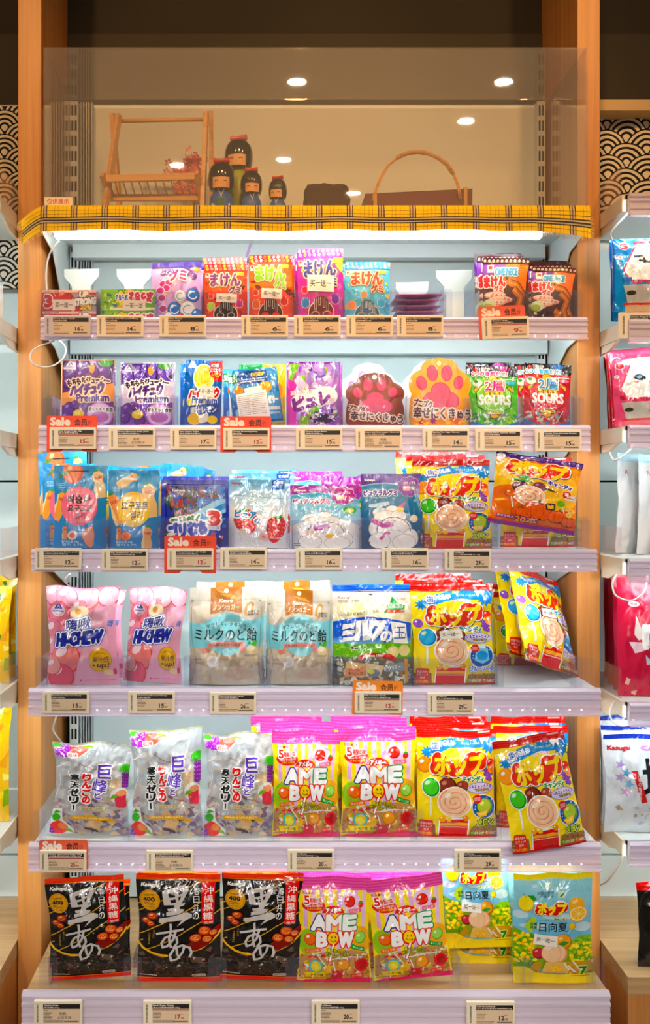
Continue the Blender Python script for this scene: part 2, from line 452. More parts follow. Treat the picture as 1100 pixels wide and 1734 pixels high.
def art_mesh(name, art, P, outline=None, back=None, lift=0, base=True, back_col=None, material=None):
    """wrap artwork over the surface nodes P (nu+1, nv+1, 3); u right, v up; optional back surface makes it a closed package"""
    nu, nv = P.shape[0]-1, P.shape[1]-1
    N = node_normals(P)      # u right, v up, so the front normal points to -Y
    if outline is None: outline = [(0, 0), (1, 0), (1, 1), (0, 1)]
    pts = []
    for k in range(len(outline)):
        a, b = np.array(outline[k], float), np.array(outline[(k+1) % len(outline)], float)
        m = max(1, int(math.hypot((b-a)[0]*nu, (b-a)[1]*nv)))
        pts += [a+(b-a)*i/m for i in range(m)]
    pts = np.array(pts)
    Ts, Ks = [], []
    cols = [art.base]; lays = [0]
    if getattr(outline, 'tris', None) is not None: OT = np.array(outline.tris)
    else:
        ol = np.array(outline, float)
        OT = np.array([[ol[i] for i in t] for t in tessellate_polygon([[Vector((a, b, 0)) for a, b in outline]])])
    if base: Ts.append(OT); Ks.append(np.zeros(len(OT), int))
    for tr, c, ly in zip(art.T, [q[0] for q in art.C], stack(art)):
        t = tr.copy(); t[:, :, 1] = 1-t[:, :, 1]; cols.append(c); lays.append(ly)
        Ts.append(t); Ks.append(np.full(len(t), len(cols)-1))
    def wrap(T, K, P, N, flip, layers, lift0):
        T = T*np.array([nu, nv])
        T, KF = cut_lines(T, np.stack([K, np.arange(len(K))], 1), nu, nv)   # pieces that share a layer never lie in exactly one plane
        K, FR = KF[:, 0], KF[:, 1]
        cr = (T[:, 1, 0]-T[:, 0, 0])*(T[:, 2, 1]-T[:, 0, 1]) - (T[:, 1, 1]-T[:, 0, 1])*(T[:, 2, 0]-T[:, 0, 0])
        sw = cr < 0; T[sw] = T[sw][:, ::-1]
        cen = T.mean(1); ci = np.clip(np.floor(cen[:, 0]), 0, nu-1); cj = np.clip(np.floor(cen[:, 1]), 0, nv-1)
        low = ((cen[:, 0]-ci) > (cen[:, 1]-cj)).astype(float)
        AB = np.concatenate([T.reshape(-1, 2), np.repeat(np.stack([ci, cj, low], 1), 3, axis=0)], 1)
        p, n = eval_nodes(AB, P, N, nu, nv)
        n = n/np.maximum(np.linalg.norm(n, axis=1, keepdims=True), 1e-9)
        ly = (np.array(layers, float)[K]+np.where(K > 0, (FR % 24)/29., 0))
        ly = np.repeat(ly, 3)[:, None]
        p = p + n*(ly*EPS + lift0)
        if flip: p = p.reshape(-1, 3, 3)[:, ::-1].reshape(-1, 3); n = n.reshape(-1, 3, 3)[:, ::-1].reshape(-1, 3)
        return p, n, K
    T, K = np.concatenate(Ts), np.concatenate(Ks)
    p, n, K = wrap(T, K, P, N, False, lays, lift)
    C = np.repeat(np.array(cols)[K], 3, axis=0)
    if back is not None:
        NB = -node_normals(back)
        p2, n2, K2 = wrap(OT, np.zeros(len(OT), int), back, NB, True, [0], 0)
        c2 = srgb(back_col) if back_col else art.base
        C2 = np.tile(np.array(c2), (len(p2), 1))
        # rim between the two outlines
        q = pts*np.array([nu, nv]); q = np.clip(q, 0, [nu, nv])
        ci = np.clip(np.floor(q[:, 0]-1e-9), 0, nu-1); cj = np.clip(np.floor(q[:, 1]-1e-9), 0, nv-1)
        AB = np.concatenate([q, np.stack([ci, cj, ((q[:, 0]-ci) > (q[:, 1]-cj)).astype(float)], 1)], 1)
        f, _ = eval_nodes(AB, P, N, nu, nv); g, _ = eval_nodes(AB, back, NB, nu, nv)
        f1, g1 = np.roll(f, -1, 0), np.roll(g, -1, 0)
        R = np.concatenate([np.stack([f, g, g1], 1), np.stack([f, g1, f1], 1)]).reshape(-1, 3)
        rn = np.cross((g-f), (f1-f)); rn /= np.maximum(np.linalg.norm(rn, axis=1, keepdims=True), 1e-9)
        RN = np.concatenate([np.repeat(rn, 3, 0), np.repeat(rn, 3, 0)])
        p = np.concatenate([p, p2, R]); n = np.concatenate([n, n2, RN]); C = np.concatenate([C, C2, np.tile(np.array(art.base), (len(R), 1))])
    key = np.round(np.concatenate([p*2e5, n*200, C*500], 1)).astype(np.int64)
    _, ui, inv = np.unique(key, axis=0, return_index=True, return_inverse=True)
    inv = inv.reshape(-1)
    tri = inv.reshape(-1, 3); ok = (tri[:, 0] != tri[:, 1]) & (tri[:, 1] != tri[:, 2]) & (tri[:, 0] != tri[:, 2])
    tri = tri[ok]; V = p[ui]; NN = n[ui]; CC = C[ui]
    me = bpy.data.meshes.new(name); nf = len(tri)
    me.vertices.add(len(V)); me.vertices.foreach_set('co', V.astype(np.float32).ravel())
    me.loops.add(nf*3); me.loops.foreach_set('vertex_index', tri.astype(np.int32).ravel())
    me.polygons.add(nf); me.polygons.foreach_set('loop_start', np.arange(0, nf*3, 3, dtype=np.int32))
    me.update(calc_edges=True)
    me.polygons.foreach_set('use_smooth', np.ones(nf, bool))
    at_ = me.color_attributes.new('print', 'FLOAT_COLOR', 'POINT'); at_.data.foreach_set('color', CC.astype(np.float32).ravel())
    me.normals_split_custom_set_from_vertices([tuple(q) for q in NN])
    me.materials.append(material or M_FILM)
    return me

def nz3(x, y, z): return noise.noise(Vector((x, y, z)))
def pack_nodes(kind, Wd, H, T, seed=0, cell=.0075, crumple=1.0, pinch=.05, seal=(.07, .05)):
    nu, nv = max(6, int(Wd/cell)), max(6, int(H/cell))
    u = np.linspace(0, 1, nu+1)[:, None]*np.ones((1, nv+1)); v = np.ones((nu+1, 1))*np.linspace(0, 1, nv+1)[None, :]
    NZ = np.zeros((4, nu+1, nv+1))
    for i in range(nu+1):
        for j in range(nv+1):
            a, b = u[i, j]*Wd*30, v[i, j]*H*30
            NZ[0, i, j] = nz3(a, b, seed*7.1); NZ[1, i, j] = nz3(a*2.3, b*1.6, seed*3.3+5)
            NZ[2, i, j] = nz3(a*.8, b*.8, seed+11); NZ[3, i, j] = nz3(a*2.4, b*.5, seed+31)
    if kind == 'pillow':
        sb, st = seal[1], seal[0]
        w = np.clip((v-sb)/(1-sb-st), 0, 1); prof = np.sin(np.pi*w**.85)**.55
        side = (1-np.abs(2*u-1)**2.6)
        h = T/2*prof*side*(1+.18*NZ[2])
        body = np.minimum(1, np.minimum(np.abs(v-sb), np.abs(1-st-v))*8)*((v > sb) & (v < 1-st))
        env = np.exp(-w*5) + np.exp(-(1-w)*5)
        h = h + crumple*T*.10*env*np.sin(2*np.pi*(u*5+NZ[0]*.7))*body*side
        h = h + crumple*T*.13*(1-2*np.abs(NZ[1]))*body*(.4+side*.6)*.8 + crumple*T*.06*NZ[3]*body
        ins = seal_r = ((v <= sb) | (v >= 1-st))
        h = np.where(ins, .0006 + .0004*np.sin(v*H*2000), np.maximum(h, .0005))
        mid = .004*crumple*NZ[2]*np.ones_like(u)
        hw = .5*(1 - pinch*np.sin(np.pi*w)**.8)
        x = (u-.5)*2*hw*Wd
        yf, yb = mid-h, mid+h*.9
        z = v*H
    else:
        prof = np.where(v < .12, .72+.28*(v/.12), 1-np.clip((v-.12)/.74, 0, 1)**1.5)
        side = (1-np.abs(2*u-1)**3)*.92 + .08*(v < .9)*(1-v)
        h = T/2*prof*side*(1+.12*NZ[2])
        body = np.clip((.86-v)*6, 0, 1)*np.clip(v*10, 0, 1)
        h = h + crumple*T*.11*(1-2*np.abs(NZ[1]))*body*side + crumple*T*.05*NZ[3]*body
        zl = np.exp(-((v-.85)/.012)**2) + np.exp(-((v-.875)/.012)**2)
        h = np.maximum(h, .0006) + .0008*zl
        mid = .0025*crumple*NZ[2]*v
        hw = .5*(1-pinch*.5*np.sin(np.pi*np.clip((v)/.8, 0, 1)))
        x = (u-.5)*2*hw*Wd
        yf, yb = mid-h, mid+h*.8
        z = v*H
    # hand-filled packages are never quite straight: sway the sides and let the top edge wave a little
    sw = np.array([nz3(q*2.2, seed*1.7, 9.3) for q in np.linspace(0, 1, nv+1)])[None, :]
    tw = np.array([nz3(q*2.4, seed*2.9, 4.1) for q in np.linspace(0, 1, nu+1)])[:, None]
    k = 1.0 if kind == 'pillow' else .45
    x = x + k*.045*Wd*sw*v*crumple; z = z + k*.03*H*(tw-tw[len(tw)//2])*np.clip(v*2-1, 0, 1)*crumple
    Pf = np.stack([x, yf, z], 2); Pb = np.stack([x, yb, z], 2)
    return Pf, Pb

class Outline(list): tris = None
def zig(n=26, a=.008, top=True, bot=True):
    pts, tr = Outline(), []
    y0, y1 = (a if bot else 0), (1-a if top else 1)
    tr += [[(0, y0), (1, y0), (1, y1)], [(0, y0), (1, y1), (0, y1)]]
    if bot: pts += [(k/(2*n), 0 if k % 2 else a) for k in range(2*n+1)]; tr += [[(k/n, a), ((k+.5)/n, 0), ((k+1)/n, a)] for k in range(n)]
    else: pts += [(0, 0), (1, 0)]
    if top: pts += [(1-k/(2*n), 1-(0 if k % 2 else a)) for k in range(2*n+1)]; tr += [[(k/n, 1-a), ((k+1)/n, 1-a), ((k+.5)/n, 1)] for k in range(n)]
    else: pts += [(1, 1), (0, 1)]
    pts.tris = tr; return pts
def rounded(r=.05, asp=1.3):
    pts = [(0.01, 0), (.99, 0)]
    for cx, cy, a0 in ((1-r, 1-r/asp, 0), (r, 1-r/asp, 90)):
        for k in range(5):
            a = math.radians(a0+k*22.5); pts.append((cx+r*math.cos(a), cy+r/asp*math.sin(a)))
    return pts

def plane_nodes(w, h, nu=1, nv=1, y=0, z0=0):
    u = np.linspace(-.5, .5, nu+1); v = np.linspace(0, 1, nv+1)
    U, V = np.meshgrid(u, v, indexing='ij')
    return np.stack([U*w, np.full_like(U, y), z0+V*h], 2)
# ------------------------------------------------------------------ room shell
YB = 2.156          # front face of the back panels
YD = 2.20           # dark wall behind
XL, XR = -.428, .583   # inner faces of the two gables
def struct(name, m, *boxes):
    b = MB()
    for q in boxes: b.box(*q)
    return tag(b.build(name, m), kind='structure')
M_FLOOR = mat('floor_tile', '#a9a29a', .35, bump=.05)
M_CEIL = mat('ceiling_paint', '#b8b2a8', .8)
struct('floor', M_FLOOR, (-3, 3, -3, 2.3, -.05, 0))
struct('ceiling', M_CEIL, (-3, 3, -3, 2.3, 2.9, 2.95))
struct('wall_back', M_DARKWALL, (-3, 3, YD+.001, 2.3, 0, 2.9))
struct('wall_rear', mat('aisle_wall', '#8a8378', .8), (-3, 3, -3.05, -3, 0, 2.9))
struct('trim_1', mat('dark_trim', '#352e25', .8), (-3, 3, 2.192, YD, ZZ(60, 2.2)-.35, ZZ(60, 2.2)))

# ceiling spotlights; their lenses show as small reflections in the acrylic
lamp_pos = [(.105, .0), (.86, .0), (.80, -.40), (.07, -.89), (-.42, -.97), (.43, -1.42)]
for i, (x, y) in enumerate(lamp_pos):
    t = empty('ceiling_spotlight', (x, y, 2.9))
    where = ['above the middle of the aisle nearest the shelves', 'above the right of the aisle nearest the shelves', 'above the right of the aisle a step back',
             'above the middle of the aisle two steps back', 'above the left of the aisle', 'above the aisle farthest from the shelves'][i]
    tag(t, 'round white ceiling spotlight ' + where, 'ceiling light', 'ceiling spotlights')
    MB().lathe([(.05, 0), (.05, -.012), (.033, -.014), (.0325, -.006)], 28).build('lamp_ring', M_WHITE, t)
    MB().lathe([(.032, -.010), (.001, -.0101)], 28).build('lamp_lens', emis('lamp_lens', (1, .82, .6, 1), 260) if i == 0 else MATS['lamp_lens'], t)

# gables (tall veneer posts) between the bays
def gable(x0, x1, label):
    b = MB().box(x0, x1, 1.945, YD, 0, 2.9)
    tag(b.build('gable_post', M_POST, bevel=.0015), label, 'shelf post', 'wooden gable posts')
gable(-.4725, XL, 'tall orange wooden post left of the candy shelves')
gable(XR, .626, 'tall orange wooden post right of the candy shelves')

# back panels: stacked white boards
ZP = [ZZ(178, YB), ZC+.016, ZC-.765]
def back_panels(x0, x1, where, top=True):
    zs = [(ZP[1]+.002, ZP[0]), (ZP[2]+.002, ZP[1]-.002), (ZC-.853, ZP[2]-.002)]
    for i, (a, b_) in enumerate(zs):
        tag(MB().box(x0, x1, YB, YB+.016, a, b_).build('back_panel', M_PANEL, bevel=.001),
            ['uppermost', 'middle', 'lowest'][i] + ' white back panel of the ' + where, 'back panel', 'white back panels of the '+where)
back_panels(XL+.012, XR-.003, 'middle bay')
back_panels(-1.45, -.474, 'left bay')
back_panels(.627, 1.6, 'right bay')

def upright(x, label, narrow=False):
    t = empty('slotted_upright', (x, YB-.022, ZC-.853)); H = ZP[0]-(ZC-.853)+.0
    tag(t, label, 'shelf upright', 'slotted shelf uprights')
    b = MB(); w = .0085
    b.box(-w, w, 0, .0215, 0, H)
    b.build('upright_channel', M_WHITE, t)
    if not narrow:
        c = MB()
        for k in range(5): c.box(w+.004+k*.0055, w+.0065+k*.0055, .004-.001*(k % 2), .0215, 0, H)
        c.build('side_ribs', mat('rib_grey', '#a9b0b4', .4), t)
    s = MB(); z = .02
    while z < H-.02:
        for xx in (-.0055, .0015): s.box(xx, xx+.004, -.0006, .001, z, z+.021)
        z += .0315
    s.build('slots', M_BLACK, t)
upright(XL+.026, 'white slotted shelf upright in the left back corner')
upright(XR-.018, 'white slotted shelf upright in the right back corner', True)
for x, lb in ((-.500, 'white slotted shelf upright of the left bay'), (.655, 'white slotted shelf upright of the right bay')): upright(x, lb, True)

# ------------------------------------------------------------------ shelves of the middle bay
ROW = {1: (1.875, 537, 575), 2: (1.860, 720, 765), 3: (1.82, 930, 968), 4: (1.80, 1166, 1212), 5: (1.80, 1428, 1475), 6: (1.75, 1680, 1736)}
SHELFZ = {r: ZZ(v[1], v[0])-.001 for r, v in ROW.items()}
def rail_profile(y, z0, z1):
    """ribbed price strip, outside face toward -Y"""
    h = z1-z0; P = [(y+.010, z1), (y+.002, z1), (y-.004, z1-.10*h), (y-.004, z1-.18*h), (y, z1-.22*h), (y, z1-.30*h), (y-.005, z1-.34*h), (y-.005, z1-.40*h),
         (y-.0015, z1-.44*h), (y-.0015, z1-.62*h), (y-.004, z1-.66*h), (y-.004, z1-.72*h), (y-.0015, z1-.76*h), (y-.0015, z1-.90*h), (y-.006, z1-.94*h), (y-.006, z0), (y+.010, z0)]
    inner = [(y+.0085, z0+.0015), (y+.0005, z0+.0015)]
    return P
def shelf(r, x0=-.414, x1=.580, bay='middle bay'):
    Y, pt, pb = ROW[r]; z1 = SHELFZ[r]; z0 = ZZ(pb, Y)
    names = {1: 'top goods shelf', 2: 'second shelf', 3: 'third shelf', 4: 'fourth shelf', 5: 'fifth shelf', 6: 'bottom deck'}
    t = empty('display_shelf', ((x0+x1)/2, Y, z1))
    tag(t, ('white metal %s with lavender price strip' if r < 6 else 'wooden %s with lavender price strip') % names[r], 'shelf', 'shelves of the middle bay')
    def L(b, n, m, **k):
        for v in b.v: v -= Vector(t.location)
        return b.build(n, m, t, **k)
    b = MB()
    if r < 6:
        b.box(x0+.004, x1-.004, Y+.012, YB-.024, z1-.006, z1); b.box(x0+.004, x1-.004, Y+.012, Y+.015, z1-.030, z1)
        b.box(x0+.008, x1-.008, YB-.045, YB-.024, z1-.034, z1-.006)
        L(b, 'shelf_board', M_WHITE)
        for xx in (x0+.001, x1-.003):
            b = MB().prism([(Y+.02, z1-.004), (Y+.02, z1-.026), (Y+.12, z1-.040), (YB-.06, z1-.085), (YB-.024, z1-.085), (YB-.024, z1-.004)], xx, xx+.002)
            L(b, 'bracket', M_WHITE)
        L(MB().box(x0+.02, x1-.02, Y+.017, Y+.027, z1-.0245, z1-.0165), 'led_strip', M_LED)
        c = MB()
        n = 46
        for k in range(n):
            xx = x0+.03+(x1-x0-.06)*k/(n-1); c.box(xx-.0016, xx+.0016, Y+.0105, Y+.0115, z0+.006, z0+.0095)
        L(c, 'led_dots', emis('led_dots', (.9, .93, 1, 1), 4) if 'led_dots' not in MATS else MATS['led_dots'])
    else:
        L(b.box(x0+.002, x1-.002, Y+.012, YB-.001, z1-.03, z1), 'deck_board', M_DECK)
    L(MB().prism(rail_profile(Y, z0, z1+.001), x0-.0+(0 if r in (1, 2) else -.004), x1), 'price_rail', M_RAIL)
    return t
for r in ROW: shelf(r)

# base cabinet below the deck
tag(MB().box(XL+.001, XR-.001, 1.79, YB-.001, 0, SHELFZ[6]-.032).build('base_cabinet', M_POST, bevel=.002), 'wooden base cabinet under the bottom deck', 'cabinet')

# clear dividers: a rounded front tab and a plate running back
DIV = {1: [74, 165, 265, 342, 419, 500, 583, 662, 755, 812, 893, 975], 2: [88, 197, 298, 378, 480, 580, 688, 795, 885, 972],
       3: [78, 182, 275, 386, 495, 612, 718, 842, 985], 4: [70, 215, 322, 448, 565, 700, 842, 975],
       5: [66, 217, 346, 463, 575, 705, 838, 985], 6: [82, 225, 368, 498, 642, 778, 888, 1008]}
FEN = {1: 50, 2: 52, 3: 54, 4: 54, 5: 52, 6: 52}
def side_word(px):
    return 'far left' if px < 100 else 'left' if px < 350 else 'middle' if px < 700 else 'right' if px < 950 else 'far right'
ROWN = {1: 'top goods shelf', 2: 'second shelf', 3: 'third shelf', 4: 'fourth shelf', 5: 'fifth shelf', 6: 'bottom deck'}
for r, xs in DIV.items():
    Y = ROW[r][0]+.016; z = SHELFZ[r]+.0005; s = Y/F
    for k, px in enumerate(xs):
        x = XX(px, Y); h = FEN[r]*s; w = .0115 if r < 6 else .016
        t = empty('shelf_divider', (x, Y, z))
        tag(t, 'clear plastic divider on the %s, number %d from the left' % (ROWN[r], k+1), 'divider', 'clear dividers on the '+ROWN[r])
        lx, rx = (-w, w)
        rad = .005
        poly = [(lx, 0), (rx, 0)] + [(rx-rad+rad*math.cos(a), h-rad+rad*math.sin(a)) for a in (0, .4, .8, 1.2, 1.57)] + [(lx+rad-rad*math.sin(a), h-rad+rad*math.cos(a)) for a in (0, .4, .8, 1.2, 1.57)]
        b = MB().prism(poly, -.0006, .0006, 'Y'); b.build('front_tab', M_CLEAR, t)
        MB().box(-.0008, .0008, .0008, .225, 0, h*.97).build('divider_plate', M_CLEAR, t)
for r in (1, 2, 3, 4):
    Y = ROW[r][0]+.0135
    tag(MB().box(-.410, .574, Y, Y+.0012, SHELFZ[r]+.0005, SHELFZ[r]+FEN[r]*.92*Y/F).build('front_fence', M_CLEAR), 'low clear plastic lip along the front of the %s' % ROWN[r], 'shelf lip', 'clear front lips')

# ------------------------------------------------------------------ cloth-covered top shelf with the acrylic box
ZT = ZZ(352, 1.865)
t = empty('top_shelf', (.083, 1.87, ZT)); tag(t, 'white metal shelf under the yellow plaid cloth', 'shelf', 'shelves of the middle bay')
def LT(b, n, m, **k):
    for v in b.v: v -= Vector(t.location)
    return b.build(n, m, t, **k)
LT(MB().box(-.412, .578, 1.872, YB-.024, ZT-.008, ZT).box(-.412, .578, 1.872, 1.876, ZT-.030, ZT).box(-.40, .566, YB-.05, YB-.024, ZT-.036, ZT-.008), 'shelf_board', M_WHITE)
for xx in (-.414, .578): LT(MB().prism([(1.88, ZT-.006), (1.88, ZT-.04), (1.98, ZT-.055), (2.07, ZT-.14), (2.13, ZT-.155), (2.13, ZT-.006)], xx, xx+.002), 'bracket', M_WHITE)
LT(MB().box(-.39, .50, 1.882, 1.905, ZT-.048, ZT-.034), 'led_strip', emis('led_top', (.93, .98, 1, 1), 15))
LT(MB().box(-.40, .566, 1.878, 1.912, ZT-.034, ZT-.008), 'led_housing', M_WHITE)

ax0, ax1, ay0, ay1 = -.4105, .5820, 1.883, YB-.025
az0, az1 = ZT+.003, ZZ(80, 1.883)
t = empty('acrylic_box', (.083, ay0, az0)); tag(t, 'large hazy clear acrylic display box standing on the cloth-covered shelf', 'display box')
def LA(b, n, m, **k):
    for v in b.v: v -= Vector(t.location)
    return b.build(n, m, t, **k)
LA(MB().box(ax0, ax1, ay0, ay0+.0025, az0, az1), 'front_pane', M_ACR)
LA(MB().box(ax0, ax1, ay0+.0026, ay1, az1-.0025, az1), 'top_pane', M_ACR)
LA(MB().box(ax0, ax0+.0025, ay0+.0026, ay1, az0, az1-.0026), 'side_pane', M_ACR)
LA(MB().box(ax1-.0025, ax1, ay0+.0026, ay1, az0, az1-.0026), 'side_pane', M_ACR)

a = Art(75, 334, 123, 349, '#f3ead8'); a.t('仅供展示', 98, 341, 37, 9, '#d4553a', bold=.25)
me = art_mesh('notice_card', a, plane_nodes(48*1.88/F, 15*1.88/F), material=M_PRINT)
o = bpy.data.objects.new('notice_card', me); COL.objects.link(o); o.location = at(99, 349, 1.8815)
tag(o, 'small cream card with red characters on the lower left corner of the acrylic box', 'card')

# ------------------------------------------------------------------ yellow plaid cloth
def cloth():
    s = 1.86/F
    nu, nv = 120, 18
    # path across the cloth: from the shelf top over the edge and down
    P = np.zeros((nu+1, nv+1, 3))
    for i in range(nu+1):
        u = i/nu; px = 38+(998-38)*u; x = XX(px, 1.865)
        for j in range(nv+1):
            v = 1-j/nv           # 0 back, 1 hem
            dd = v*88*s          # distance along the cloth from its back edge
            fold = 40*s
            drop = 44*s + (14*s*max(0, (u-.90)/.1) if u > .9 else 0) + .003*math.sin(u*31)*.6
            wob = nz3(u*22, v*1.5, 3)
            if dd < fold:
                y = 1.865+ (fold-dd)*1.0; z = ZT+.0035+.0008*wob*(1-dd/fold)
                z += .0012
            else:
                k = (dd-fold)/(88*s-fold)
                y = 1.8655-.004*math.sin(min(1, k*4)*1.57)+ .003*wob*k - .003*k
                z = ZT+.0047-drop*k
            # left end hangs free beyond the shelf
            if px < 72:
                q = (72-px)/34
                z -= q*q*.012+q*.014; y += 0
                xx = x + .002*q*math.sin(v*9)
                y = y*(1) - .0*q
            else: xx = x
            if px < 72 and dd < fold: y = 1.865+(fold-dd)*(1-.75*(72-px)/34)
            P[i, j] = (xx, y, z)
    a = Art(38, 0, 998, 88, '#ffd620', deep=False)
    for c in (75, 126, 178, 230, 282, 333, 385, 437, 488, 540, 592, 645, 698, 751, 805, 860, 914, 968):
        for dx, col, w in ((-4.6, '#3b3550', 1.6), (-2.4, '#c9b9a8', 1.5), (0, '#54506e', 1.8), (2.4, '#c9b9a8', 1.5), (4.6, '#3b3550', 1.6)):
            a.r(c+dx-w/2, 0, c+dx+w/2, 88, col)
        for dx in (18, 24, 32, 38): a.r(c+dx, 0, c+dx+.5, 88, '#a87a2c')
    for y, col, w in ((57, '#8a6a38', .7), (63.5, '#3b3550', 1.7), (66, '#d8c49a', 2.2), (68.6, '#4c4440', 2.6), (71.2, '#d8c49a', 1.8), (73.2, '#3b3550', 1.5), (12, '#3b3550', 1.5), (16, '#3b3550', 1.5), (50, '#a87a2c', .5), (80, '#a87a2c', .6)):
        a.r(38, y-w/2, 998, y+w/2, col)
    for i in range(4): a.n -= 0
    me = art_mesh('plaid_cloth', a, P, material=M_CLOTH)
    o = bpy.data.objects.new('plaid_cloth', me); COL.objects.link(o)
    tag(o, 'yellow plaid fringed cloth draped over the front edge of the top shelf', 'cloth')
    rg = random.Random(4); b = MB()
    for k in range(620):
        i = rg.random()*nu; i0 = min(int(i), nu-1); p = Vector(P[i0, 0]).lerp(Vector(P[i0+1, 0]), i-i0)
        L = rg.uniform(.005, .011); q = p+Vector((rg.gauss(0, .0016), rg.uniform(-.003, .002), -L))
        b.tube([p+Vector((0, 0, .001)), p.lerp(q, .5)+Vector((rg.gauss(0, .0006), 0, 0)), q], .00028, 4)
    for e, sx in ((0, -1), (nu, 1)):
        for k in range(60):
            j = rg.random()*nv; j0 = min(int(j), nv-1); p = Vector(P[e, j0]).lerp(Vector(P[e, j0+1]), j-j0)
            q = p+Vector((sx*rg.uniform(.004, .009), rg.uniform(-.002, .002), -rg.uniform(.001, .007)))
            b.tube([p-Vector((sx*.001, 0, 0)), p.lerp(q, .5), q], .0003, 4)
    f = b.build('fringe', mat('fringe_thread', '#f3c355', .9), o); tag(f, kind='stuff')
    # second hem hanging down at the left corner, behind the free end
    b = MB(); 
cloth()

# ------------------------------------------------------------------ things in the acrylic box
def rack():
    Yr = 1.99; zt = ZT+.004
    t = empty('wooden_rack', (XX(265, Yr), Yr, zt)); tag(t, 'small folding rack of pale wooden slats inside the acrylic box', 'rack')
    def P(px, py, dy=0):
        v = at(px, py, Yr+dy); return v-Vector(t.location)
    def ground(p): p.z = max(p.z, .0); return p
    for (top, bot, d1, d2) in (((201, 194), (176, 348), -.012, -.05), ((190, 192), (205, 348), .012, .05), ((349, 190), (342, 348), -.012, -.05), ((357, 188), (358, 348), .012, .05)):
        q = P(*bot, d2); q.z = .001
        MB().bar(q, P(*top, d1), .0085, .012).build('rack_leg', M_BAMBOO, t, bevel=.0008)
    MB().tube([P(198, 205), P(352, 202)], .0038, 12).build('handle_bar', M_BAMBOO, t)
    MB().bar(P(179, 303, -.055), P(330, 299, -.055), .009, .013).build('front_rail', M_BAMBOO, t, bevel=.0008)
    q0, q1 = P(188, 335, -.02), P(336, 335, -.02)
    MB().bar(q0, q1, .011, .012).build('back_rail', M_BAMBOO, t, bevel=.0008)
    MB().bar(P(173, 295, -.058), P(191, 337, -.018), .007, .014).build('end_slat', M_BAMBOO, t)
    MB().bar(P(333, 292, -.058), P(340, 337, -.018), .007, .014).build('end_slat', M_BAMBOO, t)
    for k in range(10):
        x = 194+k*13.6
        MB().tube([P(x, 306, -.054), P(x+8, 333, -.02)], .0015, 8).build('rung', M_BAMBOO, t)
rack()

def blossom():
    Y = 2.09; c = at(322, 316, Y); base = Vector((c.x, Y, ZT+.001))
    t = empty('artificial_blossom', base); tag(t, 'spray of pink artificial blossom behind the wooden rack', 'artificial flower')
    MB().tube([Vector((0, 0, 0)), Vector((.004, 0, .05)), Vector((.012, .004, .095))], .0018, 6).build('stem', mat('twig', '#6a4a30', .8), t)
    rg = random.Random(8); b = MB()
    for k in range(95):
        if k < 45: p = at(rg.gauss(326, 9), rg.gauss(284, 14), Y)-base
        elif k < 72: p = at(rg.gauss(300, 14), rg.gauss(293, 6), Y)-base
        else: p = at(rg.gauss(318, 18), rg.gauss(322, 8), Y)-base
        p.y += rg.gauss(0, .008); p.z = max(p.z, .008); p.y = min(p.y, .03)
        R = Matrix.Rotation(rg.uniform(-.9, .9), 4, 'X') @ Matrix.Rotation(rg.uniform(-.8, .8), 4, 'Z')
        for q in range(5):
            a = q*1.2566; i0 = len(b.v)
            for (r_, da, y_) in ((.001, 0, 0), (.006, -.5, -.001), (.0098, 0, -.003), (.006, .5, -.001)):
                b.v.append(p+(R @ Vector((r_*math.cos(a+da), y_, r_*math.sin(a+da)))))
            b.f.append([i0, i0+1, i0+2, i0+3]); b.sm.append(True)
    b.build('petals', mat('petal_pink', '#f08a8e', .7), t)
blossom()

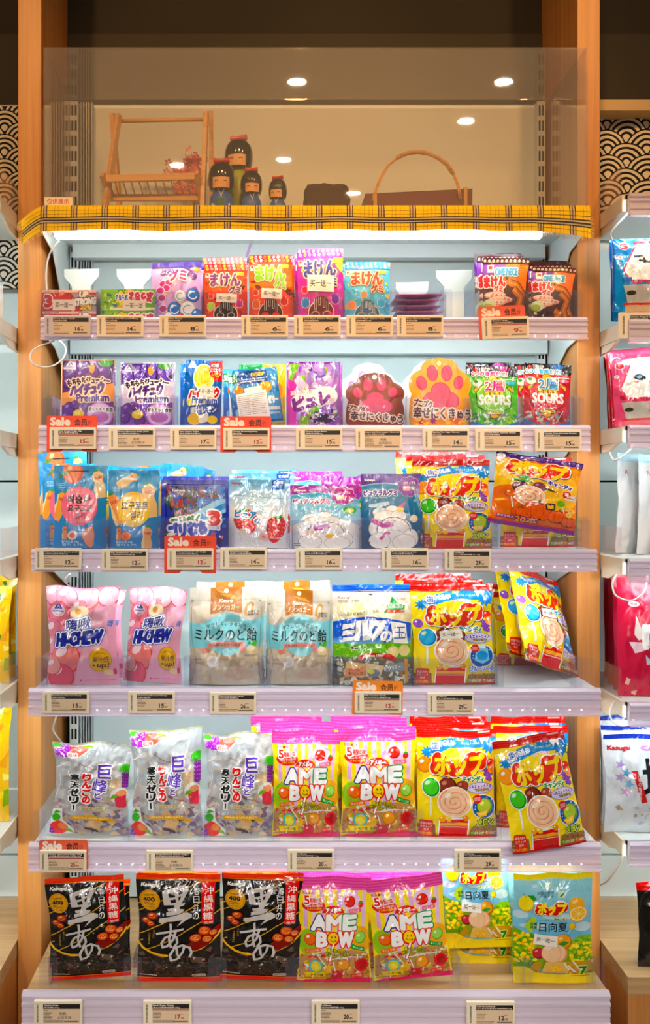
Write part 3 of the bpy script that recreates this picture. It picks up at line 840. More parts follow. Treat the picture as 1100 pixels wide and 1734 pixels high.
def doll(px, ytop, w, hd, sash, body, tilt, label, flower=False, Y=1.945, small=False):
    """kokeshi doll; ytop = top of the hair, hd = height of the head in pixels, w = head width in pixels"""
    s = Y/F; r = w*s/2; H = hd*s; zt = ZT+.0055
    c = at(px, ytop, Y); base = Vector((c.x, Y, zt)); zh = c.z-zt
    t = empty('kokeshi_doll', base); tag(t, label, 'doll', 'kokeshi dolls in the acrylic box'); t.rotation_euler = (0, 0, math.radians(tilt))
    zc = zh-H/2
    hair = MB().lathe([(r*.30, zh-H), (r*.86, zh-H*.98), (r*.97, zh-H*.80), (r, zh-H*.60), (r*.985, zh-H*.42), (r*.90, zh-H*.26), (r*.70, zh-H*.11), (r*.42, zh-H*.03), (r*.12, zh)], 36)
    hair.build('hair', mat('black_lacquer', '#0d0a08', .12, coat=.6, bump=.0), t)
    # face patch
    fw, f0, f1 = .66, zh-H*.985, zh-H*.62
    nu, nv = 14, 10; P = np.zeros((nu+1, nv+1, 3))
    for i in range(nu+1):
        for j in range(nv+1):
            a = (i/nu-.5)*2*fw; z = f0+(f1-f0)*j/nv; R = r*1.012+ (.0 if j else -.002*r)
            P[i, j] = (R*math.sin(a), -R*math.cos(a), z)
    A = Art(0, 0, 100, 56, '#e8bd8c')
    for ex in (24, 74): A.arc(ex, 26, 9, 7, 200, 340, 4, '#1a100c'); A.l([(ex-9, 22), (ex-12, 17)], 2, '#1a100c')
    A.p([(49, 33), (52, 33), (50.5, 41)], '#c03228')
    for ex in (14, 86): A.e(ex, 38, 8, 5, '#eda184')
    o = bpy.data.objects.new('face', art_mesh('face', A, P, lift=.0002, material=film('doll_paint', .35, 0, 0) if 'doll_paint' not in MATS else MATS['doll_paint'])); COL.objects.link(o); o.parent = t
    hb = max(zh-H*.93, .012)
    bp = [(r*.62, 0), (r*.80, hb*.1), (r*.95, hb*.35), (r*.86, hb*.65), (r*.62, hb*.88), (r*.5, hb)]
    bd = MB().lathe(bp, 32).build('kimono', mat('kimono_'+body, {'blue': '#2c6ad6', 'green': '#a3b820'}[body], .35, bump=.1, bscale=300), t)
    if body == 'blue':
        g = MB()
        for sx in (-1, 1): g.bar((sx*r*.28, -r*.60, hb*.98), (-sx*r*.05, -r*.90, hb*.62), .0008, .0012)
        g.build('collar', mat('collar_white', '#e8e8ea', .5), t)
        if flower:
            MB().box(-r*.24, r*.24, -r*.99, -r*.88, hb*.18, hb*.55).build('obi', mat('obi_green', '#0f6a3c', .4), t)
        g = MB()
        for cx in (-.62, .62):
            for k in range(8):
                a = k*math.pi/4; q = Vector((cx*r, -r*.82, hb*.3)); g.bar(q, q+Vector((math.cos(a)*r*.2, -.0003, math.sin(a)*r*.2)), .0007, .0007)
        g.build('flower_motif', MATS['collar_white'], t)
    # bow on the head
    bw = r*.58; R = Matrix.Translation((0, -.0, zh+r*.13)) @ Matrix.Rotation(math.radians(90), 4, 'Y') @ Matrix.Rotation(math.radians(8), 4, 'X')
    br = r*.22
    b = MB().lathe([(br*.98, -bw), (br*1.0, -bw*.95), (br*.78, -bw*.4), (br*.72, 0), (br*.8, bw*.4), (br*1.05, bw*.95), (br*1.03, bw)], 20, R)
    b.build('hair_bow', mat('bow_'+sash, {'red': '#d01a20', 'pink': '#e0666a'}[sash], .3, coat=.3), t)
doll(404, 237, 48, 50, 'pink', 'green', -8, 'tallest kokeshi doll with pink bow and green kimono', Y=2.005)
doll(375, 275, 45, 49, 'red', 'blue', 0, 'kokeshi doll with red bow, blue kimono and green sash beside the wooden rack', True, Y=1.945)
doll(425.5, 290, 37, 40, 'red', 'blue', 6, 'middle-sized blue kokeshi doll with red bow standing in front of the tallest one', Y=1.945)
doll(470, 303, 31, 35, 'red', 'blue', -14, 'smallest kokeshi doll with red bow standing apart on the right of the dolls', Y=1.945)

def stone():
    Y = 1.985; s = Y/F; x0, x1 = XX(513, Y), XX(592, Y); zt = ZT+.0055; h = (ZZ(315, Y)-zt)
    nu, nv = 26, 14; b = MB(); rg = random.Random(3)
    c = Vector(((x0+x1)/2, Y, zt)); hw = (x1-x0)/2
    N = 40
    rings = [(.93, 0), (1, .15), (.99, .35), (.97, .55), (.95, .75), (.93, .88), (.86, .98), (.6, 1.0), (.3, .995), (.02, 1)]
    for rr, zz in rings:
        for k in range(N):
            a = 2*math.pi*k/N; ca, sa = math.cos(a), math.sin(a)
            q = 1/max(abs(ca)**4+abs(sa)**4, 1e-6)**.25
            x, y, z = rr*hw*ca*q, rr*.022*sa*q, zz*h
            d = nz3(x*120, y*120, z*120)*.0035
            b.v.append(Vector((x+ca*d*q, y+sa*d, max(0, z+(d*.9 if zz > .3 else 0)))))
    for i in range(len(rings)-1):
        for k in range(N):
            k2 = (k+1) % N; b.f.append([i*N+k, i*N+k2, (i+1)*N+k2, (i+1)*N+k]); b.sm.append(False)
    b.f.append([(len(rings)-1)*N+k for k in range(N)]); b.f.append([k for k in range(N)][::-1]); b.sm += [False, False]
    o = b.build('tea_brick', mat('dark_cake', '#4a2c16', .85, bump=1.0, bscale=260, var=.7), None, c)
    tag(o, 'rough dark brown block lying between the dolls and the handled tray', 'block')
stone()

def tray():
    Y = 1.985; zt = ZT+.0055
    base = Vector((XX(710, Y), Y, zt)); t = empty('handled_tray', base); tag(t, 'dark red wooden tray with tall arched rattan handle', 'tray')
    def P(px, py, dy=0): return at(px, py, Y+dy)-base
    z0 = P(700, 342).z
    MB().prism([(P(615, 0).x, 0), (P(790, 0).x, 0), (P(790, 0).x, P(0, 333).z), (P(615, 0).x, P(0, 341).z)], -.05, .05, 'Y').build('tray_body', mat('tray_red', '#6a2016', .4), t, bevel=.001)
    arc = []
    pts = [(631, 341), (635, 325), (643, 303), (656, 281), (672, 267), (690, 259), (706, 257), (722, 259), (740, 266), (756, 278), (768, 296), (776, 316), (779, 338)]
    for d in (-.0024, .0024):
        MB().tube([P(x+d*600, y, -.052+d*.3) for x, y in pts], .0016, 8).build('handle_cane', M_BAMBOO, t)
    w = MB()
    for i in range(4, 10):
        for k in range(7):
            q = k/7; x = pts[i][0]+(pts[i+1][0]-pts[i][0])*q; y = pts[i][1]+(pts[i+1][1]-pts[i][1])*q
            a = math.atan2(pts[i+1][1]-pts[i][1], pts[i+1][0]-pts[i][0]); d = .0022
            p = P(x, y, -.052); u = Vector((math.cos(a), 0, -math.sin(a)))
            w.tube([p-u*.0009, p+u*.0009], .0043, 10)
    w.build('handle_wrap', M_BAMBOO, t)
    for x in (627, 776): MB().box(P(x, 0).x, P(x+6, 0).x, -.0535, .0, P(0, 346).z if 0 else 0, P(0, 331 if x > 700 else 340).z).build('handle_clip', mat('gold_clip', '#caa04a', .35), t)
tray()

# ------------------------------------------------------------------ white T-shaped stands behind the small goods
for px, w, h, nm in ((138, 58, 26, 'behind the red candy box'), (227, 58, 26, 'behind the green candy box'), (697, 55, 20, 'behind the stack of purple packs'), (768, 60, 24, 'in the empty space on the right')):
    Y = 1.99; s = Y/F; y0 = {138: 456, 227: 456, 697: 478, 768: 458}[px]
    t = empty('display_stand', (XX(px, Y), Y, SHELFZ[1])); tag(t, 'white T-shaped plastic stand '+nm, 'display stand', 'white T-shaped stands')
    H = ZZ(y0, Y)-SHELFZ[1]; ww = w*s/2; hh = 13*s
    MB().prism([(-ww, H), (-ww, H-hh), (-ww*.55, H-hh*2.2), (-ww*.55, .002), (ww*.55, .002), (ww*.55, H-hh*2.2), (ww, H-hh), (ww, H)], -.002, .002, 'Y').build('stand_plate', mat('stand_white', '#ccd4cc', .4), t, bevel=.0008)
    MB().box(-ww*.7, ww*.7, -.02, .02, 0, .002).build('stand_foot', MATS['stand_white'], t)
# ------------------------------------------------------------------ package designs
DES = {}
class Design:
    def __init__(s, name, cat, art, kind, wm, T, outline=None, material=None, sticker=None, crumple=1., pinch=.05, seal=(.07, .05), back='#c9ccd2', hole=None):
        s.name, s.cat, s.art, s.kind, s.W, s.T = name, cat, art, kind, wm, T
        s.H = wm*art.sz[1]/art.sz[0]; s.outline, s.mat, s.sticker = outline, material, sticker
        s.crumple, s.pinch, s.seal, s.back, s.hole = crumple, pinch, seal, back, hole; s.meshes = {}
    def mesh(s, seed=0):
        if seed not in s.meshes:
            P, B = pack_nodes(s.kind, s.W, s.H, s.T, seed*5+len(s.name)*3+sum(map(ord, s.name)) % 17, crumple=s.crumple, pinch=s.pinch, seal=s.seal)
            me = art_mesh(s.name, s.art, P, s.outline, B, back_col=s.back, material=s.mat)
            st = None
            if s.sticker:
                st = art_mesh('paper_sticker', s.sticker[0], P, base=False, lift=EPS*(s.art.top+8), material=M_PRINT)
            s.meshes[seed] = (me, st)
        return s.meshes[seed]

def sticker(a, cx, cy, w, h, rot=0, txt='买一送一', col='#f1ebdf'):
    """paper sticker as artwork in the package's own coordinates"""
    s = Art(a.o[0], a.o[1], a.o[0]+a.sz[0], a.o[1]+a.sz[1])
    s.r(cx-w/2, cy-h/2, cx+w/2, cy+h/2, col, rot=rot)
    s.t(txt, cx, cy, w*.78, h*.42, '#2a2624', rot=rot, bold=h*.012)
    return (s,)

def burst_logo(a, cx, cy, w, h, rot=0, col='#e5402c', txt='#ffe11a'):
    """red bubble logo with yellow katakana"""
    bl = [(-.36, -.12, .13, .30), (-.40, .12, .12, .30), (-.27, .06, .18, .42), (-.10, .18, .15, .30), (.02, .16, .14, .30), (.16, .06, .20, .42), (.33, -.14, .17, .30), (.20, -.20, .16, .24), (.36, .0, .12, .26), (.10, .26, .12, .2)]
    for g, c in ((.045, '#2c3a30'), (.036, '#ffffff'), (0, col)):
        dx = w*.008 if c == '#2c3a30' else 0
        for x, y, rx, ry in bl:
            q = rotp([(cx+x*w+dx, cy+y*h+dx)], cx, cy, rot)[0]
            a.e(q[0], q[1], rx*w*.72+g*w*.5, ry*h*.72+g*w*.5, c, rot=rot)
    a.t('ポップ', cx, cy+h*.01, w*.80, h*.66, txt, bold=w*.018, rot=rot)

def pop(v):
    a = Art(30, 215, 1010, 1600, '#ffe400')
    a.p([(60, 500), (230, 470), (500, 470), (1010, 470), (1010, 250), (60, 250)], '#fff27a') if 0 else None
    blu = '#1b8fd6'
    a.p([(80, 520), (180, 440), (330, 350), (560, 300), (1010, 250), (1010, 450), (960, 500), (900, 440), (640, 430), (440, 450), (260, 520), (190, 505)], blu)
    a.star(150, 500, 90, 45, 9, blu); a.star(930, 430, 110, 60, 9, blu)
    a.t('歯にやさしい', 350, 395, 300, 62, '#1c5fb2', out='#ffffff', ow=9, bold=2, rot=-6)
    a.t('歯', 255, 415, 84, 92, '#1c5fb2', out='#ffffff', ow=12, bold=3, rot=-6)
    a.t('緑茶', 575, 330, 90, 42, '#c8e62c', bold=2); a.t('ポリフェノール入り', 690, 375, 230, 34, '#d9f08c', bold=1.5)
    a.e(840, 320, 40, 30, '#ffffff'); a.e(888, 320, 32, 28, '#ffffff'); a.p([(805, 325), (920, 325), (900, 395), (880, 350), (860, 350), (835, 400)], '#ffffff')
    for x, y in ((945, 380), (910, 400), (735, 300)): a.star(x, y, 18, 5, 4, '#ffffff')
    a.t('POP CANDY', 640, 440, 210, 26, '#c8452c', out='#ffffff', ow=6, arcr=260)
    # fruit round the logo
    a.ball(125, 660, 105, '#ffa81c', dark='#f08a10') if v != 'blue' else a.ball(95, 760, 60, '#9a60c8')
    for x, y in ((905, 740), (940, 760), (900, 785), (935, 805), (965, 780), (925, 835), (955, 850)): a.ball(x, y, 30, '#9455c4', '#c49ae6')
    a.ball(955, 640, 52, '#e8402a'); a.ball(985, 720, 60, '#ff9c1e')
    burst_logo(a, 555, 640, 760, 420, 0)
    sub = {'green': '#1fa848', 'blue': '#18a0b0', 'orange': '#6b3fa0'}[v]
    a.t('キャンディ', 725, 835, 285, 74, sub, out='#ffffff', ow=9, bold=5, rot=4)
    # lollipops instead of the figure
    lc, ld = {'green': ('#5ccf45', '#2fa53a'), 'blue': ('#49b8e8', '#1f86c9'), 'orange': ('#ffae2b', '#e8831a')}[v]
    a.ball(400, 930, 118, '#8a3a2c', '#c88470', dark='#5c2018'); a.ball(585, 925, 78, '#a84a38', '#d89a84', dark='#6a261c')
    a.l([(500, 1300), (520, 1460)], 30, '#ffffff'); a.e(480, 1130, 212, 204, '#ffffff'); a.e(480, 1130, 200, 192, '#f6d3ae')
    sp = [(480+(20+k*4.3)*math.cos(k*.42), 1130+(18+k*4.1)*math.sin(k*.42)) for k in range(41)]
    a.l(sp, 20, '#ee9c84'); a.l([(x+9, y+9) for x, y in sp], 5, '#fdf0dc'); a.e(400, 1040, 46, 26, '#fff6e8', rot=-35)
    a.r(290, 1340, 660, 1600, '#ffffff', 26); a.r(304, 1354, 646, 1600, '#dd2418', 20); a.r(304, 1400, 646, 1440, '#f6b912'); a.r(304, 1452, 646, 1462, '#f4d0c4')
    a.ball(330, 1345, 40, '#f6b912'); a.ball(620, 1340, 36, '#f29a2a'); a.ball(410, 1352, 34, '#f8d23a')
    a.l([(185, 1010), (190, 1320)], 24, '#d6e4ee'); a.l([(185, 1010), (190, 1310)], 14, '#ffffff')
    a.e(200, 945, 108, 126, '#ffffff'); a.e(200, 945, 98, 116, ld); a.e(195, 940, 84, 100, lc); a.e(160, 890, 34, 22, '#d8f8d0', rot=-40)
    # oval and flavour badge
    a.e(815, 955, 172, 74, '#8b8fc4'); a.e(815, 955, 164, 66, '#ded6f0'); a.t('シルエットクイズ', 815, 935, 300, 50, '#7a3fc0', out='#ffffff', ow=5, bold=3); a.t('であそぼう!', 835, 980, 180, 30, '#e8c818', out='#5a4a2a', ow=4)
    a.e(850, 1200, 158, 160, '#ffffff'); a.e(850, 1200, 148, 150, '#1668b4')
    for x, y in ((740, 1190), (735, 1225), (900, 1080), (960, 1120)): a.star(x, y, 14, 4, 4, '#ffffff')
    if v == 'blue':
        a.p([(780, 1090), (930, 1090), (950, 1260), (860, 1310), (760, 1260)], '#8fd3f2'); a.e(860, 1200, 75, 70, '#2fa3de'); a.p([(800, 1050), (910, 1050), (900, 1100), (810, 1100)], '#e8f6fc')
        a.t('ブルーソーダ', 850, 1375, 290, 74, '#6a8cd8', out='#ffffff', ow=9, bold=4, out2='#4a60b0', ow2=4)
    else:
        a.ball(865, 1195, 105, '#b6d24e', '#e4f0a0', dark='#7aa832'); a.p([(745, 1270), (915, 1240), (880, 1325), (790, 1335)], '#f2c83c'); a.p([(765, 1280), (890, 1258), (868, 1300), (800, 1312)], '#f8e07a')
        a.t('メロン', 860, 1395, 205, 78, '#c9e03a', out='#24301a', ow=8, bold=5, out2='#f2f6c0', ow2=6)
    a.star(770, 1098, 62, 56, 4, '#d92c2c', rot=22.5); a.t('期間限定', 770, 1098, 80, 50, '#ffd8d0')
    # clear window with candies showing
    a.p([(30, 1440), (250, 1440), (270, 1600), (30, 1600)], '#9a6a48'); a.p([(690, 1450), (1010, 1450), (1010, 1600), (668, 1600)], '#a5764c')
    a.scat(60, 35, 1450, 240, 1600, 10, 26, ['#b88050', '#8a4c34', '#c89a6a', '#d8b890'], 1, True); a.scat(60, 700, 1440, 1000, 1600, 10, 26, ['#8aa04a', '#8a4c34', '#c89a6a', '#b06a50'], 2, True)
    a.r(70, 1370, 225, 1600, '#d8402e', 20); a.t('安全な紙の', 147, 1415, 130, 32, '#ffffff'); a.t('スティック', 147, 1458, 130, 32, '#ffffff'); a.t('使用', 147, 1498, 60, 32, '#ffe0d8'); a.t('20本', 145, 1560, 150, 58, '#ffb01c', bold=4)
    a.ball(710, 1540, 26, '#7ab53a'); a.t('オレンジ', 790, 1540, 110, 34, '#2f6a28', out='#f2f6c0', ow=4); a.ball(885, 1540, 26, '#f08a1e'); a.t('いちご', 960, 1545, 80, 34, '#c8402c', out='#ffe8d8', ow=4)
    # seals
    a.r(30, 215, 1010, 312, '#dd2a1e')
    for k in range(6): a.r(30, 222+k*15, 1010, 226+k*15, '#ea5440' if k % 2 else '#c81e16')
    a.r(780, 228, 930, 250, '#f4c0b8'); a.e(70, 400, 36, 24, '#fff8b0'); a.bars(45, 392, 95, 410, 2, '#8a7a30')
    a.r(30, 1575, 1010, 1600, '#c81a14')
    return a
POP_T = .036
DES['pop_green'] = Design('lollipop_bag', 'candy bag', pop('green'), 'pillow', .135, POP_T, zig(30, .006), crumple=1.1, seal=(.085, .03), back='#d8402e')
pb = pop('blue'); DES['pop_blue'] = Design('lollipop_bag', 'candy bag', pb, 'pillow', .135, POP_T, zig(30, .006), crumple=1.1, seal=(.085, .05), back='#d8402e')
DES['pop_blue_sticker'] = Design('lollipop_bag', 'candy bag', pb, 'pillow', .135, POP_T, zig(30, .006), crumple=1.1, seal=(.085, .05), back='#d8402e', sticker=sticker(pb, 480, 905, 270, 120, -5))

def halloween():
    a = Art(0, 0, 1000, 1150, '#f7a51c')
    a.grad(0, 60, 1000, 1100, '#f8b41e', '#ee7d12', 10)
    a.e(330, 480, 420, 380, '#fbd21e'); a.e(650, 520, 380, 330, '#f9c41c'); a.e(250, 700, 300, 200, '#ef7e1a')
    for x, y in ((120, 430), (860, 470), (720, 640), (80, 760)): a.e(x, y, 60, 20, '#fde05a', rot=-20)
    a.r(0, 0, 1000, 60, '#5b2a9a')
    for k in range(9): a.e(60+k*115, 60, 62, 26 if k % 2 else 44, '#5b2a9a')
    for k in range(9): a.arc(60+k*115, 66, 62, 46, 20, 160, 8, '#e8661c')
    a.e(60, 70, 48, 56, '#ffffff'); a.e(48, 60, 5, 8, '#222222'); a.e(72, 60, 5, 8, '#222222')
    burst_logo(a, 510, 215, 800, 330, 2)
    a.t('キャンディ', 770, 415, 290, 70, '#5b35a8', out='#ffffff', ow=10, bold=5, rot=8)
    a.p([(560, 470), (640, 490), (600, 470), (740, 530), (650, 520), (600, 510)], '#27401e')
    a.ball(860, 540, 52, '#d83a2a'); a.t('4', 858, 540, 44, 64, '#ffffff', bold=4); a.t('つの味', 930, 560, 110, 40, '#c83060', out='#ffffff', ow=5); a.t('キャンディ', 910, 610, 150, 34, '#6a50a8', out='#ffffff', ow=5)
    # candies in place of the figures
    a.ball(300, 520, 100, '#7a3a52', '#b07a94', dark='#4c2034'); a.ball(520, 490, 84, '#8a4462', '#c08aa6', dark='#54263c')
    a.l([(420, 780), (440, 860)], 20, '#ffffff'); a.e(410, 640, 190, 160, '#ffffff'); a.e(410, 640, 180, 150, '#f8dcc0')
    sp = [(410+(16+k*4)*math.cos(k*.42), 640+(14+k*3.3)*math.sin(k*.42)) for k in range(39)]; a.l(sp, 16, '#ef9a80')
    a.r(270, 330, 400, 410, '#5ec66c', 16); a.r(220, 395, 450, 425, '#46b45a', 14); a.r(280, 385, 395, 402, '#e8c02a')
    a.ball(190, 640, 60, '#e87a2a', dark='#a84820'); a.l([(200, 690), (235, 860)], 14, '#f4efe4')
    def pumpkin(x, y, r):
        a.e(x, y, r*1.12, r*.9, '#5a2410'); 
        for d in (-.62, .62, 0): a.e(x+d*r, y, r*.52, r*.84, '#ee6f14'); a.arc(x+d*r, y, r*.52, r*.84, 0, 360, r*.03, '#a8400c', 20)
        a.l([(x, y-r*.8), (x+r*.12, y-r*1.15)], r*.18, '#4a7a2a')
    pumpkin(520, 860, 150); pumpkin(780, 900, 105); pumpkin(920, 960, 80); pumpkin(320, 900, 80)
    a.e(800, 690, 52, 52, '#8fc83c'); a.arc(800, 690, 30, 30, 0, 300, 8, '#5c9a2a'); a.l([(815, 740), (840, 830)], 10, '#ffffff')
    a.p([(600, 720), (720, 705), (730, 800), (620, 820)], '#3a2a30'); a.p([(620, 738), (700, 728), (708, 785), (635, 797)], '#f4c41e')
    for x, y in ((860, 760), (930, 790), (900, 850)): a.e(x, y, 42, 38, '#f0c06a'); a.e(x-8, y-4, 6, 6, '#6a3a1a')
    a.t('安全な紙の', 180, 1000, 190, 36, '#ffffff', out='#a02aa0', ow=8); a.t('20本', 420, 1010, 260, 100, '#ffb21c', out='#8a2a9a', ow=10, bold=6)
    a.r(0, 1080, 1000, 1150, '#8e1f9c')
    for k in range(4): a.r(0, 1085+k*16, 1000, 1089+k*16, '#a842b4')
    a.p([(0, 1060), (1000, 1060), (1000, 1082), (0, 1082)], '#e2483a'); a.bars(560, 1062, 960, 1080, 1, '#8a1a1a', 3)
    return a
DES['pop_halloween'] = Design('lollipop_bag', 'candy bag', halloween(), 'pillow', .145, .034, zig(30, .006), crumple=1.1, seal=(.05, .06), back='#e88a2a')

def amebow():
    a = Art(40, 185, 1010, 1600, '#ffe61e')
    for k in range(9):
        x = 60+k*112; a.r(x+55, 340, x+108, 1240, '#e8b8e6' if k % 2 == 0 else '#f0c8ea')
    a.r(40, 850, 150, 1250, '#ffe61e'); a.e(190, 1060, 150, 190, '#a8d430'); a.e(880, 1030, 150, 190, '#f6b414'); a.star(880, 1020, 150, 132, 18, '#f6b414')
    a.star(190, 1020, 140, 124, 18, '#9ccc2c')
    a.t('RIBON', 185, 397, 160, 38, '#c0392b'); a.e(206, 397, 17, 17, '#c81a20')
    a.e(245, 560, 158, 82, '#e33a26'); a.t('5', 160, 490, 66, 110, '#e33a26', out='#ffffff', ow=12, bold=5); a.t('種類の味!', 285, 490, 170, 72, '#e33a26', out='#ffffff', ow=9, bold=3, rot=-3)
    a.t('1袋にレモン5個分の', 250, 560, 230, 34, '#ffffff', bold=1, rot=-3); a.t('ビタミンC配合!', 260, 598, 190, 32, '#ffe060', bold=1, rot=-3)
    a.star(745, 505, 135, 122, 20, '#f6d0ee'); a.l([(690, 590), (680, 650)], 14, '#ffffff'); a.ball(732, 502, 78, '#ee4030', dark='#c81e1a'); a.p([(655, 500), (700, 520), (670, 545)], '#f8c8c0')
    a.e(882, 545, 38, 42, '#e23b30'); a.p([(850, 510), (882, 490), (918, 512), (884, 524)], '#4aa63a'); a.r(720, 595, 895, 650, '#ee7a98', 18, rot=-3); a.t('いちご味', 806, 622, 120, 32, '#ffffff', rot=-3)
    a.e(512, 655, 150, 98, '#e33a26', a0=180, a1=360); a.t('アメボー', 515, 618, 200, 58, '#ffffff', bold=4)
    for ch, x, w, c in (('A', 322, 200, '#3a2a8c'), ('M', 537, 215, '#f0761c'), ('E', 742, 165, '#18a05c')): a.t(ch, x, 780, w, 185, '#ffffff', out=c, ow=17, bold=17)
    for ch, x, w in (('B', 362, 130), ('W', 690, 190)): a.t(ch, x, 1003, w, 180, '#ffffff', out='#e2342c', ow=16, bold=17, rot=3)
    a.e(512, 990, 92, 100, '#e2342c'); a.l([(520, 1060), (445, 1300)], 48, '#e2342c'); a.l([(520, 1060), (448, 1295)], 26, '#ffffff')
    a.e(512, 985, 72, 80, '#ffd91c'); a.e(495, 965, 7, 15, '#3a2a10'); a.e(542, 965, 7, 15, '#3a2a10'); a.arc(515, 985, 42, 35, 15, 165, 7, '#3a2a10'); a.e(550, 1026, 13, 10, '#e2342c')
    a.ball(200, 1010, 82, '#f07a1e', dark='#d85010'); a.ball(890, 990, 78, '#a8dc6a', '#eafad8', dark='#68b83a')
    a.p([(120, 1150), (330, 1110), (350, 1160), (140, 1205)], '#ee7a1e'); a.t('オレンジ味', 235, 1155, 160, 32, '#ffffff', rot=-10)
    a.p([(770, 1065), (945, 1130), (935, 1180), (750, 1125)], '#2aa63c'); a.t('青リンゴ味', 850, 1125, 140, 30, '#ffffff', rot=19)
    # window with lollipops
    a.p([(60, 1240), (330, 1180), (750, 1140), (990, 1200), (985, 1560), (60, 1560)], '#c89a62')
    a.scat(230, 70, 1190, 985, 1560, 16, 44, ['#e8a63c', '#c85a3a', '#f2c84a', '#e8d8c0', '#b8823c', '#d03a40', '#f0ece2', '#a8b03c', '#d87a9a'], 5, True)
    for x0, y0, x1, y1 in ((300, 1200, 470, 1420), (620, 1225, 900, 1245), (420, 1260, 700, 1240), (690, 1250, 640, 1480), (500, 1300, 560, 1540), (840, 1200, 820, 1300)):
        a.l([(x0, y0), (x1, y1)], 18, '#cbb9a2'); a.l([(x0, y0), (x1, y1)], 11, '#f6f1e6')
    a.ball(645, 1340, 82, '#f0a528', '#fff0b8', dark='#cc7a14'); a.ball(420, 1400, 60, '#e8b828', '#fff6c8'); a.ball(560, 1490, 74, '#cc2f44', '#f4a8a8'); a.ball(330, 1470, 50, '#f0cc3a')
    a.l([(520, 1060), (448, 1295)], 40, '#e2342c'); a.l([(520, 1060), (452, 1285)], 22, '#ffffff')
    a.t('歯にやさしい', 560, 1140, 240, 42, '#ffe81c', out='#3a6a2a', ow=5, bold=2); a.t('サンフェノン入り', 560, 1192, 310, 48, '#ffe81c', out='#3a5a2a', ow=6, bold=2)
    a.star(283, 1365, 100, 84, 14, '#5cc0c8'); a.e(283, 1365, 68, 72, '#e8d23c'); a.p([(220, 1350), (290, 1320), (340, 1380), (280, 1420)], '#f4e46a')
    a.star(880, 1350, 96, 80, 14, '#e02a2a'); a.e(890, 1350, 58, 60, '#c01c24')
    a.p([(130, 1450), (400, 1440), (420, 1500), (160, 1520)], '#f2d41e'); a.t('レモン味', 300, 1478, 160, 40, '#3a3a18', bold=2); a.p([(730, 1480), (900, 1450), (900, 1510), (740, 1530)], '#e4503a'); a.t('コーラ味', 818, 1492, 120, 34, '#ffe8d8', rot=-8)
    a.p([(150, 1560), (880, 1530), (1010, 1540), (1010, 1600), (40, 1600)], '#d81468')
    a.r(40, 185, 1010, 358, '#e656a4')
    for k in range(8): a.r(40, 198+k*20, 1010, 202+k*20, '#f088c0' if k % 2 else '#d04090')
    return a
DES['amebow'] = Design('lollipop_pack', 'candy bag', amebow(), 'pillow', .140, .034, zig(26, .004), crumple=1.1, seal=(.10, .045), back='#f044ac', pinch=.07)

